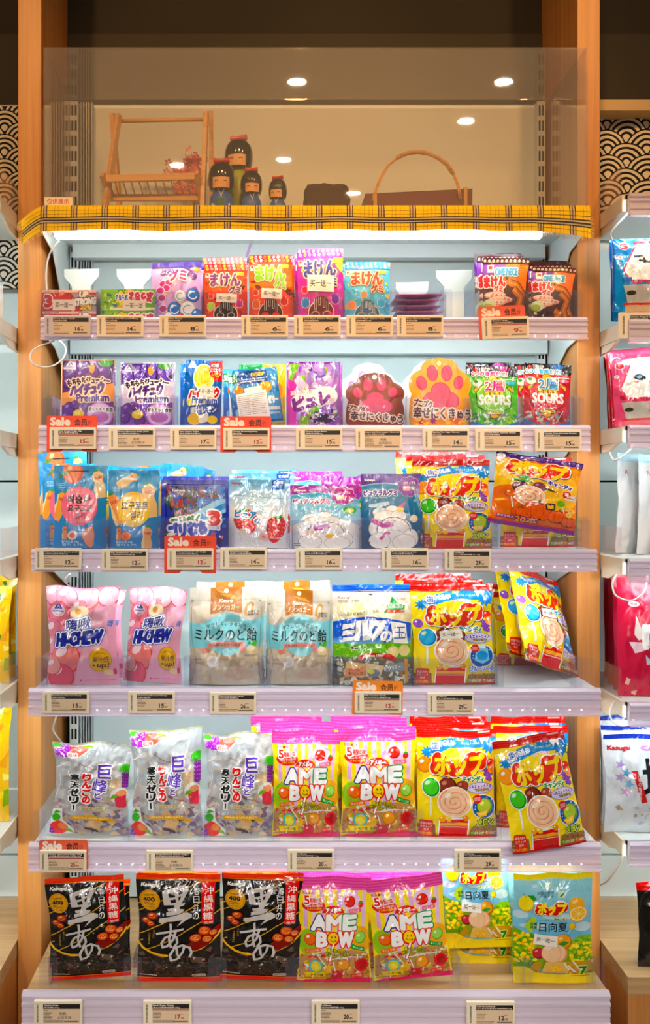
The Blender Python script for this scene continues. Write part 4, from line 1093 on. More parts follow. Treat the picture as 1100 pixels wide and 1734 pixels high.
def kuro():
    a = Art(92, 40, 962, 1350, '#17120f')
    a.p([(92, 830), (200, 950), (420, 1010), (660, 985), (830, 880), (962, 700), (962, 1350), (92, 1350)], '#2c2620')
    a.scat(170, 110, 930, 940, 1280, 22, 60, ['#3c342c', '#1c1814', '#55483c', '#2a221e', '#6a5a4a', '#3a2420'], 7, True, clip=lambda x, y: y > 1000 or x > 780 or x < 180)
    a.scat(40, 110, 1000, 930, 1260, 8, 24, ['#8e2a24', '#b0403a', '#7a6a5a', '#c8b8a8', '#a8342a'], 8, True)
    g = '#d9a520'
    for x0, y0, x1, y1 in ((100, 400, 180, 350), (330, 365, 770, 130), (92, 490, 330, 360), (110, 755, 560, 500), (560, 500, 962, 225), (200, 940, 480, 790), (500, 770, 960, 470), (92, 860, 140, 830)):
        a.l([(x0, y0), (x1, y1)], 11, g)
    a.l([(92, 860), (150, 925), (240, 975), (340, 998), (440, 1003)], 26, '#f0bc14'); a.l([(660, 950), (760, 915), (850, 850), (920, 780), (962, 715)], 24, '#f0bc14')
    a.t('Kasugai', 240, 172, 185, 52, '#f4efe6', bold=3, shear=.15)
    a.e(230, 345, 113, 126, '#5a3e10'); a.e(230, 345, 108, 121, '#e0a62a'); a.arc(230, 345, 96, 108, 0, 360, 3, '#7a5210', 30)
    a.t('400', 222, 335, 120, 48, '#201408', bold=3); a.t('沖縄黒糖', 225, 285, 110, 24, '#4a3210'); a.bars(165, 375, 300, 410, 2, '#6a4a14', 2); a.t('年の歴史', 232, 425, 80, 20, '#6a4a14')
    for x, y, r in ((250, 535, 62), (185, 590, 52), (230, 630, 48)):
        a.e(x, y, r, r*.8, '#6a1a10'); a.e(x-5, y-5, r*.8, r*.6, '#c24a1c'); a.arc(x-6, y-6, r*.5, r*.36, 0, 320, 9, '#ee8a3a'); a.e(x-12, y-16, r*.25, r*.14, '#f8c890')
    a.p([(610, 860), (940, 640), (962, 640), (962, 700), (830, 880), (690, 950)], '#8a0f14')
    for x, y, r in ((790, 710, 72), (700, 790, 70), (880, 740, 50), (820, 810, 58)):
        a.e(x, y, r, r*.85, '#6a1c0c'); a.e(x-4, y-4, r*.84, r*.7, '#d8541c'); a.arc(x-4, y-6, r*.56, r*.42, 0, 330, 10, '#f4a04a'); a.arc(x, y, r*.28, r*.2, 0, 300, 8, '#f8c078')
    # big brush characters
    sil = '#cfc8c4'
    a.p([(362, 240), (500, 195), (600, 175), (640, 195), (640, 240), (560, 385), (600, 375), (590, 400), (540, 420), (535, 440), (590, 450), (570, 480), (530, 500), (395, 525), (400, 480), (470, 465), (420, 468), (410, 440), (480, 430), (485, 400), (380, 395)], sil)
    for q in ([(430, 265), (490, 250), (500, 300), (440, 310)], [(530, 235), (590, 215), (570, 265), (535, 280)], [(445, 335), (500, 325), (505, 365), (452, 372)], [(530, 305), (560, 295), (545, 335), (530, 345)]): a.p(q, '#17120f')
    a.p([(315, 600), (320, 560), (440, 530), (620, 480), (665, 500), (660, 540), (600, 570), (500, 648), (560, 570), (470, 585), (380, 595), (345, 615)], sil)
    for pts in ([(285, 745), (400, 715), (570, 680)], [(435, 610), (440, 700), (425, 800), (445, 905)], [(490, 700), (470, 790), (410, 880), (360, 900), (345, 850), (380, 780), (450, 745), (500, 770), (510, 840), (470, 905)], [(500, 880), (510, 980), (540, 1040)], [(590, 870), (570, 960), (510, 1045), (450, 1060), (435, 1000), (480, 910), (570, 870), (640, 900), (660, 960), (640, 1020)]):
        a.l(pts, 40, '#17120f')
    for pts in ([(285, 745), (400, 715), (570, 680)], [(435, 610), (440, 700), (425, 800), (445, 905)], [(490, 700), (470, 790), (410, 880), (360, 900), (345, 850), (380, 780), (450, 745), (500, 770), (510, 840), (470, 905)], [(500, 880), (510, 980), (540, 1040)], [(590, 870), (570, 960), (510, 1045), (450, 1060), (435, 1000), (480, 910), (570, 870), (640, 900), (660, 960), (640, 1020)]):
        a.l(pts, 25, sil)
    a.tv('春日井の', 712, 195, 570, 62, '#f0ece6', bold=1, slant=-8)
    a.p([(775, 130), (915, 130), (880, 625), (762, 625)], '#e0241c'); a.tv('沖縄黒糖', 835, 175, 580, 92, '#fff4ec', bold=1.5, slant=-8); a.t('使用', 826, 610, 90, 34, '#ffe0d4')
    a.tv('香ばしい', 262, 700, 800, 20, '#c8a03a'); a.tv('沖縄黒糖の味', 215, 730, 880, 24, '#c8a03a')
    a.bars(120, 1255, 340, 1280, 1, '#d8d0c8', 5); a.r(655, 1240, 798, 1282, '#c8c0b8', 18); a.t('香料不使用', 727, 1261, 115, 24, '#2a2420')
    a.r(92, 40, 962, 98, '#ee3c14'); a.p([(92, 98), (962, 98), (962, 130), (92, 104)], '#f0801c')
    for k in range(3): a.r(92, 50+k*16, 962, 54+k*16, '#f86a30')
    a.r(92, 1300, 962, 1350, '#dc2a14'); a.r(92, 1294, 962, 1303, '#e89018')
    return a
DES['kuro'] = Design('black_sugar_pack', 'candy bag', kuro(), 'pillow', .140, .036, zig(30, .003), crumple=1.0, seal=(.055, .04), back='#2a2018', pinch=.04)

def jelly():
    a = Art(50, 75, 1000, 1480, '#c9cdd0aa')
    w = '#ffffffcc'
    a.scat(60, 90, 380, 960, 900, 40, 100, ['#dfe0e0c0', '#c8c6c8b0', '#d8c8b8a8', '#e8e4e0b8'], 11, True)
    a.scat(150, 80, 850, 980, 1470, 35, 95, ['#b8a4b4e0', '#d8bfa4e8', '#a890a8e0', '#cdbcc0d8', '#e0ccb0f0', '#8c7690e0', '#dcd6d6d8', '#c4a98ce0'], 12, True)
    for pts in ([(360, 380), (590, 490)], [(190, 780), (290, 830)], [(540, 920), (830, 1015)], [(520, 1360), (690, 1450)], [(400, 930), (460, 1020)]): a.l(pts, 7, '#a03c48')
    a.r(70, 780, 260, 950, '#f0f0ee80', 10, rot=10); a.bars(150, 520, 250, 760, 12, '#9aa0a8', 4, .3)
    a.p([(480, 1330), (560, 1180), (720, 1220), (640, 1390)], '#e0bd90'); a.p([(480, 1345), (640, 1400), (630, 1440), (470, 1380)], '#5a4650'); a.t('りんご', 640, 1250, 70, 40, '#c85a30')
    a.p([(760, 620), (900, 600), (920, 800), (780, 820)], '#d9c2a2'); a.tv('りんご', 850, 610, 740, 40, '#b8583c')
    # top left fruit
    a.e(600, 110, 200, 30, '#ffffff60')
    a.p([(58, 90), (560, 120), (500, 200), (420, 260), (300, 300), (140, 310), (80, 260)], w)
    a.p([(220, 120), (500, 130), (480, 190), (360, 280), (250, 290)], '#ee6a58'); a.e(400, 160, 90, 40, '#f4988a'); a.p([(380, 120), (500, 125), (570, 170), (470, 150)], '#8cc832')
    for x, y in ((100, 200), (150, 190), (200, 170), (120, 240), (170, 235), (215, 220), (150, 275), (200, 265), (95, 255), (230, 180), (240, 130), (190, 130)): a.ball(x, y, 30, '#b03cc8', '#e0a0ec')
    a.e(110, 120, 60, 30, '#6cd058'); a.t('岩味', 285, 250, 130, 55, '#c0402c', out='#ffffff', ow=9, bold=3)
    # writing
    a.tv('寒天ゼリー', 322, 540, 1110, 118, '#141a14', out='#ffffff', ow=16, bold=8)
    a.tv('りんごの', 480, 530, 985, 105, '#e82a24', out='#ffffff', ow=15, bold=8)
    a.t('巨', 698, 510, 160, 190, '#7448c8', out='#ffffff', ow=16, bold=11); a.t('峰', 645, 720, 180, 200, '#7448c8', out='#ffffff', ow=15, bold=7, rot=8); a.t('と', 625, 858, 62, 80, '#7448c8', out='#ffffff', ow=11, bold=4)
    # right fruit
    a.e(960, 440, 90, 70, '#64c848'); a.p([(900, 420), (1000, 380), (1000, 520), (930, 500)], '#4cb83c')
    for k in range(14): a.ball(940+(k % 3)*28, 530+(k//3)*48, 30, '#8a2c9c', '#c474cc')
    a.e(895, 870, 108, 120, w); a.p([(830, 850), (900, 800), (970, 850), (970, 1050), (930, 1060), (850, 1000)], '#e8405a'); a.e(915, 830, 62, 44, '#f0a070'); a.p([(785, 920), (810, 850), (900, 850), (860, 890)], '#6cc030')
    # bottom left fruit
    a.p([(50, 1110), (170, 1080), (200, 1240), (340, 1380), (340, 1470), (50, 1480)], w)
    a.e(110, 1230, 58, 62, '#4cc434'); a.p([(55, 1180), (100, 1115), (175, 1140), (120, 1160)], '#58b830'); a.e(160, 1380, 115, 98, '#e8473c'); a.e(200, 1350, 55, 50, '#f08a50'); a.p([(215, 1365), (300, 1385), (345, 1460), (270, 1430)], '#8cb832')
    for x, y in ((70, 1400), (60, 1440), (90, 1450)): a.ball(x, y, 26, '#9a3cb4')
    a.p([(290, 1180), (560, 1165), (760, 1190), (860, 1250), (850, 1275), (680, 1245), (500, 1235), (310, 1240)], '#e4ae1e'); a.t('GRAPE & APPLE JELLY', 540, 1205, 440, 32, '#fff4b0', bold=1, rot=0); a.p([(680, 1235), (770, 1240), (690, 1255)], '#2a2018')
    a.r(400, 1035, 720, 1085, '#e8dcaee0', 20); a.t('国産果汁使用', 560, 1060, 260, 30, '#a89248')
    a.l([(60, 470), (120, 440), (200, 380)], 8, '#ffffff'); a.l([(120, 560), (130, 700), (60, 950)], 6, '#ffffffcc')
    a.r(50, 75, 1000, 84, '#b8b040')
    return a
DES['jelly'] = Design('jelly_pack', 'jelly bag', jelly(), 'pillow', .132, .040, None, material=film('film_clear', .12, 0, .7, 22, coat=.6), crumple=1.5, seal=(.05, .03), back='#d4d8daaa', pinch=.10)

def throat():
    a = Art(20, 155, 1060, 1480, '#cbbfae')
    a.grad(20, 160, 1060, 560, '#d8d2c6', '#cdc0ac', 6)
    a.scat(36, 60, 980, 1030, 1460, 60, 150, ['#c8b394', '#d2c2a8', '#bfa88a', '#d8c8b0', '#c6ac90'], 21, True)
    a.e(360, 1160, 90, 80, '#e4ddd2'); a.e(250, 1090, 70, 50, '#e0d0b8'); a.e(720, 1330, 200, 80, '#cdb4a0')
    a.p([(20, 640), (200, 650), (350, 580), (450, 530), (560, 510), (680, 530), (800, 600), (930, 610), (1060, 560), (1060, 960), (860, 960), (780, 1000), (700, 1060), (560, 1090), (420, 1050), (330, 990), (20, 985)], '#8fd0d8')
    a.scat(12, 80, 560, 1000, 900, 40, 90, ['#9cd8de', '#86c8d2'], 22, True, clip=lambda x, y: 640 < y < 940)
    a.p([(308, 155), (735, 155), (745, 510), (530, 470), (315, 520)], '#b8761a'); a.p([(430, 250), (620, 270), (700, 330), (540, 300)], '#d8a440')
    a.e(525, 210, 32, 32, '#f4eed8'); a.e(525, 210, 20, 20, '#e6dcc0')
    a.t('Kanro', 525, 345, 185, 46, '#fff6e0', bold=3, shear=.2); a.t('ノンシュガー', 530, 430, 350, 80, '#fff6e0', bold=1.5)
    a.t('0', 845, 450, 125, 200, '#c9923a', bold=1, shear=.15); a.t('砂糖ゼロ', 905, 488, 140, 32, '#2c2620', bold=1.5); a.t('糖類ゼロ', 905, 528, 140, 32, '#2c2620', bold=1.5)
    a.t('やさしく、うるおう', 545, 655, 560, 58, '#20282a', arcr=900, bold=.8)
    a.t('ミルクのど飴', 540, 800, 880, 165, '#14181a', bold=4.5)
    a.p([(280, 910), (540, 890), (810, 900), (830, 970), (640, 960), (440, 960), (290, 990)], '#e8a49a'); a.t('北海道産生クリーム仕立て', 552, 935, 480, 42, '#4a3430', bold=.6)
    a.p([(190, 1000), (300, 985), (320, 1030), (220, 1070)], '#e08a78'); a.e(790, 1000, 50, 30, '#e89aa0')
    a.e(905, 1010, 82, 62, '#e8cfa0'); a.e(895, 985, 56, 40, '#f6ead0'); a.p([(905, 950), (940, 880), (990, 885), (970, 960)], '#6cb83a'); a.p([(850, 930), (880, 880), (905, 930)], '#4ca63c'); a.t('ほんのりハーブ', 900, 1080, 180, 28, '#4a6a8a')
    b = '#3a3430'
    a.l([(40, 340), (300, 330)], 2, b); a.l([(50, 420), (60, 900), (120, 1150), (70, 1470)], 3, b); a.l([(1020, 420), (1030, 900), (990, 1200), (1020, 1470)], 3, b); a.l([(770, 320), (1020, 320)], 2, b)
    for x in (50, 1000):
        for k in range(3): a.arc(x+(12*k if x < 100 else -12*k), 345-k*4, 9, 12, 0, 300, 3, b, 8)
    a.l([(210, 1475), (430, 1468)], 4, b)
    return a
DES['throat'] = Design('throat_candy_pouch', 'candy pouch', throat(), 'pouch', .140, .042, rounded(.04), M_MATTE, crumple=1.4, back='#e8e4dc', pinch=.10)

def milkland():
    a = Art(38, 68, 1032, 1375, '#efe3c0')
    a.grad(38, 160, 1032, 560, '#f4f2ec', '#ecdcae', 8)
    a.e(300, 370, 200, 90, '#ecd9a2'); a.e(520, 330, 90, 70, '#f2e6c4')
    a.p([(38, 555), (250, 510), (480, 492), (700, 505), (1032, 575), (1032, 800), (38, 800)], '#1f66cf'); a.grad(38, 760, 1032, 850, '#2f7ad2', '#8fc8e8', 5)
    a.p([(38, 835), (400, 845), (760, 815), (1032, 840), (1032, 1020), (38, 1010)], '#79c026')
    a.scat(40, 60, 850, 1010, 1000, 14, 50, ['#8ed02e', '#66b022', '#a4d83c'], 31, True)
    # lettering as strokes
    W_ = '#fbf6ee'
    for k in range(3): a.p([(165, 590+k*88), (315, 560+k*88+10), (305, 625+k*84), (155, 660+k*82)], W_)
    for q in ([(335, 545), (400, 540), (370, 800), (305, 810)], [(405, 535), (480, 530), (480, 700), (530, 690), (505, 790), (410, 800)], [(500, 540), (690, 540), (690, 620), (640, 700), (560, 790), (500, 760), (560, 690), (600, 620), (560, 605), (520, 690), (480, 680)]): a.p(q, W_)
    a.e(710, 745, 85, 82, '#1f66cf'); a.t('の', 710, 745, 140, 140, W_, bold=9)
    a.p([(765, 550), (960, 585), (990, 845), (800, 830)], W_); a.t('玉', 880, 700, 150, 150, '#2a62ac', bold=1.5); a.e(932, 735, 32, 34, '#2a62ac'); a.e(932, 735, 24, 26, W_)
    a.t('自然なコクの濃厚な味わい', 370, 450, 490, 44, '#6a6a4a', arcr=-2400, rot=-5, bold=.6)
    a.t('Kasugai', 205, 238, 190, 44, '#c04a40'); a.bars(110, 272, 460, 305, 2, '#7a7468', 6)
    a.p([(785, 225), (860, 310), (950, 340), (945, 390), (840, 400), (830, 450), (800, 410), (740, 400), (690, 460), (680, 430), (730, 380), (720, 350), (760, 320)], '#3fae58'); a.t('北海道', 830, 350, 180, 50, '#2e7a44', out='#e8f8e0', ow=6, bold=1); a.r(710, 398, 945, 435, '#d04a30', 16); a.t('練乳・生クリーム使用', 828, 416, 205, 22, '#ffffff'); a.t('北海道産', 900, 258, 110, 26, '#d08a78')
    for x, y, r in ((290, 900, 42), (330, 905, 30), (440, 890, 26), (520, 900, 20), (185, 890, 18)):
        a.e(x, y, r, r*.55, '#f6f4ee'); a.e(x-r*.3, y-r*.1, r*.4, r*.3, '#1a1a1a'); a.e(x+r*.4, y, r*.28, r*.3, '#1a1a1a'); a.l([(x-r*.5, y+r*.4), (x-r*.5, y+r)], r*.16, '#f0ece0'); a.l([(x+r*.5, y+r*.4), (x+r*.5, y+r)], r*.16, '#f0ece0')
    a.ball(795, 945, 74, '#e8d898', '#f4ecc0'); a.ball(938, 930, 74, '#e8d898', '#f4ecc0')
    # window
    a.p([(38, 1010), (1032, 1020), (1032, 1375), (38, 1375)], '#7c7a6a')
    a.scat(110, 60, 1030, 1010, 1370, 24, 60, ['#d8b878', '#6a8a5a', '#c8d0d0', '#4a5a64', '#e8d8b0', '#a88a58', '#e8e4d8'], 33, True)
    a.p([(205, 1075), (430, 1090), (420, 1260), (190, 1250)], '#ecc88a'); a.p([(435, 1080), (675, 1125), (620, 1255), (440, 1255)], '#eedcae'); a.p([(200, 1160), (425, 1130), (420, 1240), (190, 1262)], '#eea070'); a.t('すべての', 300, 1175, 130, 30, '#6a3a2a'); a.t('おいしさ', 320, 1215, 170, 34, '#5a2e22', bold=1)
    a.e(540, 1215, 80, 50, '#8a98a8'); a.e(510, 1195, 40, 30, '#d8e03c'); a.p([(680, 1110), (920, 1080), (940, 1190), (700, 1200)], '#98a2a0'); a.t('クリミー', 800, 1145, 150, 50, '#f0f0ec', bold=2, rot=-6); a.r(930, 1040, 975, 1340, '#e8a83a')
    a.p([(350, 1010), (420, 965), (560, 955), (760, 975), (830, 1030), (790, 1060), (640, 1010), (480, 1005), (350, 1070)], '#cc2a22'); a.t('since 1984', 565, 990, 200, 30, '#fff0e8', bold=1.5)
    a.r(38, 68, 1032, 150, '#1468d8'); a.r(38, 158, 1032, 166, '#2a58a8'); a.r(38, 76, 1032, 84, '#4a94ea'); a.r(38, 106, 1032, 112, '#4a94ea')
    a.e(520, 200, 26, 12, '#5a5a50')
    return a
DES['milkland'] = Design('milk_candy_pouch', 'candy pouch', milkland(), 'pouch', .140, .040, None, M_FILM, crumple=1.1, back='#dfe4ea')

def hichew():
    a = Art(88, 85, 962, 1290, '#eaa2b8')
    for x, y, r, c, d in ((200, 200, 130, '#f2b6c8', '#e04a5a'), (340, 220, 135, '#f0aabd', '#de5a72'), (620, 220, 140, '#f4bccb', '#e87a5c'), (850, 200, 130, '#f6c8d6', '#e05868'), (250, 420, 150, '#ee8496', '#e0384c'), (170, 620, 140, '#e88aa4', '#d8365c'), (130, 800, 120, '#f0a0b0', '#dc4458'), (320, 960, 200, '#f08c88', '#e03c38'), (270, 1180, 160, '#e8607a', '#d8283c'), (160, 1060, 110, '#f2a8a0', '#dc4a48'), (500, 330, 100, '#f2a4b4', '#e04458')):
        a.e(x, y, r, r, d); a.e(x-4, y-6, r*.93, r*.93, c); a.e(x-r*.3, y-r*.42, r*.42, r*.26, '#fbe0e8', rot=-30); a.l([(x+r*.2, y-r*.8), (x+r*.05, y-r*.3)], 5, d)
    a.e(520, 390, 118, 85, '#f6e2c0'); a.e(505, 375, 40, 40, '#ecaf60')
    a.p([(720, 350), (962, 280), (962, 1290), (420, 1290), (500, 960), (560, 800), (640, 600)], '#eeb4c8'); a.p([(700, 560), (962, 480), (962, 1290), (700, 1290)], '#ecabc0')
    a.e(245, 380, 92, 72, '#f2dbe6'); a.p([(200, 345), (225, 305), (265, 305), (300, 345), (300, 360), (195, 360)], '#2f4ea8'); a.l([(225, 350), (245, 315), (265, 350)], 8, '#f2dbe6'); a.t('MORINAGA', 246, 385, 150, 18, '#2f4ea8', bold=1); a.t('森永', 246, 428, 80, 26, '#b8606a')
    a.t('嗨啾', 505, 530, 320, 130, '#2438a8', out='#ffffff', ow=16, bold=7, shear=.25, rot=-8, out2='#3a6ac0', ow2=5)
    a.t('HI-CHEW', 505, 705, 590, 150, '#1f2fa4', out='#ffffff', ow=14, bold=15, shear=.28, rot=-5, out2='#2f5cc0', ow2=9)
    a.e(755, 975, 140, 148, '#b88a1c'); a.e(755, 975, 133, 141, '#e8b63c'); a.t('果汁感', 762, 970, 205, 72, '#5a3a18', bold=1.5); a.t('up!', 785, 1048, 140, 70, '#33241a', bold=2.5, shear=.25); a.e(678, 1042, 12, 12, '#33241a'); a.t('CHEW  CHEW', 760, 885, 160, 20, '#7a5a20', arcr=110)
    a.r(790, 1100, 900, 1165, '#f0d2a0', 26, rot=10); a.e(920, 1125, 20, 40, '#d84a7a'); a.star(500, 1235, 16, 9, 5, '#c03050'); a.bars(530, 1228, 940, 1245, 1, '#b8647c', 4)
    a.t('嗨', 905, 530, 60, 80, '#3a7ac8', bold=3, shear=.3)
    a.r(88, 85, 962, 92, '#d890a8')
    return a
DES['hichew'] = Design('chewy_candy_bag', 'candy bag', hichew(), 'pillow', .125, .040, zig(34, .004), M_MATTE, crumple=1.5, seal=(.05, .03), back='#f0c0d0', pinch=.12)

def hyuga():
    a = Art(68, 80, 985, 1482, '#8fcde0')
    a.grad(68, 160, 985, 960, '#a4dde6', '#74b4d6', 12)
    for x, y, rx, ry in ((150, 600, 90, 50), (880, 760, 110, 60), (300, 740, 160, 40), (600, 620, 200, 40)): a.e(x, y, rx, ry, '#c4dce4')
    a.p([(68, 760), (180, 820), (330, 900), (330, 1300), (68, 1300)], '#7cb028'); a.p([(985, 870), (860, 860), (740, 930), (640, 1060), (700, 1300), (985, 1300)], '#88bc2c'); a.r(300, 900, 700, 1300, '#96b832')
    a.scat(150, 70, 840, 330, 1240, 12, 34, ['#6aa024', '#94c832', '#58901e', '#a8d040'], 41, True); a.scat(150, 700, 900, 985, 1200, 12, 34, ['#6aa024', '#94c832', '#b4d43c', '#a8d040'], 42, True)
    a.scat(44, 90, 830, 310, 1200, 16, 28, ['#f8d820', '#fce44a', '#f4b818'], 43); a.scat(44, 720, 950, 975, 1190, 16, 28, ['#f8e020', '#fcec5a', '#f4d818'], 44)
    a.e(212, 455, 88, 100, '#d8b010'); a.e(205, 448, 82, 94, '#f2de24'); a.p([(225, 345), (290, 340), (330, 400), (290, 420)], '#3c9a3c'); a.l([(210, 375), (180, 325)], 6, '#4a7a2a')
    a.ball(800, 480, 98, '#f4b81e', '#fbe08a'); a.e(820, 595, 112, 98, '#f0a818'); a.e(820, 590, 102, 88, '#fbeec0'); a.e(820, 588, 88, 76, '#f6c228')
    for k in range(8): a.l([(820, 588), (820+86*math.cos(k*.785), 588+74*math.sin(k*.785))], 6, '#fbe8a0')
    burst_logo(a, 500, 515, 400, 210, 0, '#d3261c')
    a.t('キャンディ', 605, 642, 145, 38, '#2f8a34', out='#f4f8e0', ow=4, bold=2)
    a.t('全国の産地を', 440, 322, 220, 34, '#4a7a8a', bold=.8); a.t('応援する', 440, 362, 150, 34, '#4a7a8a', bold=.8); a.r(572, 310, 658, 390, '#dff0d8', 8); a.p([(590, 375), (620, 350), (650, 320), (640, 360), (610, 385)], '#4aa04a')
    a.e(310, 235, 32, 22, '#c8e4ea'); a.t('×', 385, 248, 14, 14, '#5a7a84'); a.bars(540, 245, 710, 268, 1, '#5a7a84', 2, .35); a.e(460, 245, 36, 26, '#d4e4c0')
    a.p([(200, 740), (260, 640), (330, 620), (310, 700), (280, 830), (230, 800)], '#b4d84c'); a.t('宮崎', 300, 712, 76, 40, '#2f6a34', bold=2); a.t('県産', 300, 757, 76, 40, '#2f6a34', bold=2); a.t('さわやか', 240, 662, 80, 20, '#e8705a', rot=-35)
    a.t('日向夏', 530, 755, 330, 115, '#241e1a', bold=4); a.t('ひゅうがなつ', 430, 668, 150, 20, '#3a4a50')
    a.e(752, 748, 42, 46, '#b8902a'); a.e(750, 745, 36, 40, '#f4d020'); a.l([(735, 785), (708, 840)], 7, '#f0f0e8')
    # lemon basket in place of the figure
    a.ball(640, 930, 96, '#eea828', '#fbdc8a', dark='#c07c18'); a.ball(450, 930, 80, '#f0b434', '#fbe2a0', dark='#c88a20')
    a.ball(350, 1080, 70, '#c8384a', '#f09aa0', dark='#8a1c2c'); a.e(530, 1080, 150, 132, '#e8a070'); a.e(520, 1072, 140, 122, '#f4cda6'); a.e(455, 1010, 50, 32, '#fbe6d0', rot=-30); a.arc(540, 1080, 60, 120, -80, 80, 5, '#e09a74')
    a.p([(560, 960), (640, 920), (700, 940), (640, 985)], '#4a9a3c')
    a.p([(380, 1330), (430, 1190), (640, 1190), (700, 1340)], '#e8c070'); a.e(540, 1285, 82, 48, '#f4b420')
    for x, y in ((500, 1270), (545, 1262), (585, 1285), (520, 1300)): a.e(x, y, 26, 20, '#fbd034')
    a.p([(300, 1200), (380, 1190), (360, 1320), (240, 1290)], '#c89a2c'); a.p([(640, 1180), (985, 1190), (985, 1360), (700, 1350)], '#cfa03a')
    for p in ([(690, 1240), (780, 1345)], [(740, 1185), (820, 1290)], [(640, 1200), (700, 1300)]): a.l(p, 20, '#f4ecd8')
    a.scat(24, 660, 1200, 980, 1350, 10, 28, ['#e0b84a', '#a8801c', '#f0dc9a'], 45, True)
    a.t('7', 858, 1312, 75, 105, '#2a9030', out='#f0f4a0', ow=8, bold=9); a.t('本', 935, 1345, 50, 46, '#2a8a30', bold=2)
    a.p([(68, 1270), (200, 1255), (320, 1320), (500, 1355), (985, 1350), (985, 1482), (68, 1482)], '#f4da12'); a.bars(725, 1372, 960, 1392, 1, '#4a6a20', 7)
    a.r(68, 80, 985, 160, '#f8e400'); a.t('FUJIYA', 705, 122, 75, 20, '#e89a2a')
    return a
hy = hyuga()
HY = dict(kind='pillow', wm=.138, T=.026, crumple=.9, seal=(.055, .07), pinch=.02)
DES['hyuga'] = Design('citrus_candy_bag', 'candy bag', hy, outline=zig(30, .004), back='#e8d850', sticker=sticker(hy, 432, 910, 270, 135, 8), **HY)
def maken(v):
    a = Art(515, 92, 1005, 742, '#d8301c')
    bg, c1, txt, dot, sc = {'green': ('#e8541c', '#f08a1c', '#8cc81e', ['#f8d04a', '#f0a0b0', '#f6e8c8', '#f07a3a'], '#b01c24'),
                        'purple': ('#e0381c', '#f06a1c', '#7a1c7c', ['#f8d04a', '#f0a0b0', '#f6e8c8', '#f07a3a'], '#c01c28'),
                        'navy': ('#d83ca8', '#9ac83a', '#2c3a8c', ['#8ad0e8', '#f0c040', '#f090c8', '#f6f0f0'], '#c0209a'),
                        'red': ('#68c4e4', '#a8dcee', '#b8321c', ['#f4f8fa', '#f0c040', '#f090c8', '#8ae0b0'], '#2898d4')}[v]
    a.r(515, 92, 1005, 742, bg); a.grad(515, 180, 1005, 420, bg, c1, 4) if v in ('green', 'purple') else None
    dk = {'green': '#6a1a14', 'purple': '#5a1614', 'navy': '#c83c90', 'red': '#58b0d4'}[v]
    a.scat(30, 530, 300, 990, 720, 18, 50, [dk, '#a82a1c' if v in ('green', 'purple') else '#e870b8' if v == 'navy' else '#8ed2e8', '#e88a2a' if v in ('green', 'purple') else '#b0d848' if v == 'navy' else '#f0d850'], len(v), True)
    if v == 'red': a.scat(40, 520, 180, 1000, 700, 5, 9, ['#3a9ad4', '#e8f4f8'], 3)
    if v == 'navy': a.p([(600, 180), (700, 180), (660, 420), (560, 300)], '#b4d83c'); a.p([(900, 180), (1005, 180), (1005, 330), (930, 260)], '#9ad04a'); a.r(600, 180, 780, 260, '#9048b0')
    a.r(515, 92, 1005, 180, sc)
    for r_, n in ((118, 10), (152, 10)):
        for k in range(n): a.e(540+k*50+(12 if r_ > 130 else 0), r_, 15, 15, dot[k % 4] if True else '', n=12); a.e(540+k*50+(12 if r_ > 130 else 0), r_, 7, 7, sc, n=8)
    a.r(528, 195, 582, 262, '#d8222a'); a.r(533, 200, 577, 257, '#f2d8c8'); a.t('明治', 555, 215, 34, 18, '#d8222a') if 0 else a.r(542, 208, 568, 230, '#d8222a'); a.t('口', 555, 243, 20, 18, '#d8222a')
    a.t('まけん', 760, 285, 330, 150, txt, out='#e0cdb0', ow=12, bold=8, out2='#5a2a1c', ow2=4)
    a.t('グミ', 865, 405, 130, 78, txt if v != 'red' else '#a83020', out='#e0cdb0', ow=9, bold=5, out2='#5a2a1c', ow2=3)
    a.r(890, 195, 965, 235, '#f0c030', 8); a.t('コーラ味', 928, 215, 66, 22, '#a82018')
    # gummy hands and a round dark drink blob
    def hand(x, y, s, c, o='#f4e4d0'):
        for q in (0, 1):
            col = o if q == 0 else c; g = 6 if q == 0 else 0
            a.e(x, y, s*.5+g, s*.42+g, col)
            for k, (dx, dy) in enumerate(((-.42, -.55), (-.16, -.75), (.12, -.75), (.4, -.55))): a.l([(x+dx*s*.7, y-.1*s), (x+dx*s, y+dy*s)], s*.24+g*2, col)
    c1, c2, c3 = {'green': ('#e06a2a', '#d82a28', '#c83c30'), 'purple': ('#b8d05a', '#c83890', '#d8442a'), 'navy': ('#3a8cc0', '#8a3ab0', '#d83050'), 'red': ('#f08a4a', '#58b8e0', '#4a90d0')}[v]
    hand(595, 600, 80, c1); hand(910, 570, 82, c2); hand(590, 480, 56, c3) if v != 'red' else hand(720, 480, 66, '#f0904a')
    body = {'green': '#4a1814', 'purple': '#2c1210', 'navy': '#7a2a24', 'red': '#5a7a8c'}[v]
    a.e(760, 680, 138, 112, '#f4e8d8'); a.e(760, 680, 130, 104, body); a.e(760, 600, 78, 70, body)
    for x, y, l_ in ((700, 590, 60), (745, 575, 40), (790, 580, 55), (830, 610, 60)): a.l([(x, y-30), (x, y+l_)], 24, '#f4e8d8'); a.l([(x, y-30), (x, y+l_-4)], 15, body)
    a.e(700, 690, 44, 28, '#8e2a1c' if v == 'green' else '#d0c0b0'); a.e(820, 690, 44, 28, '#8e2a1c' if v == 'green' else '#d0c0b0'); a.e(700, 690, 36, 20, '#e01c24' if v == 'green' else body); a.e(820, 690, 36, 20, '#e01c24' if v == 'green' else body)
    if v == 'navy': a.t('グレープ味', 600, 722, 140, 34, '#f8e02a', out='#b01c60', ow=4); a.star(860, 700, 40, 20, 8, '#e83a3a')
    return a
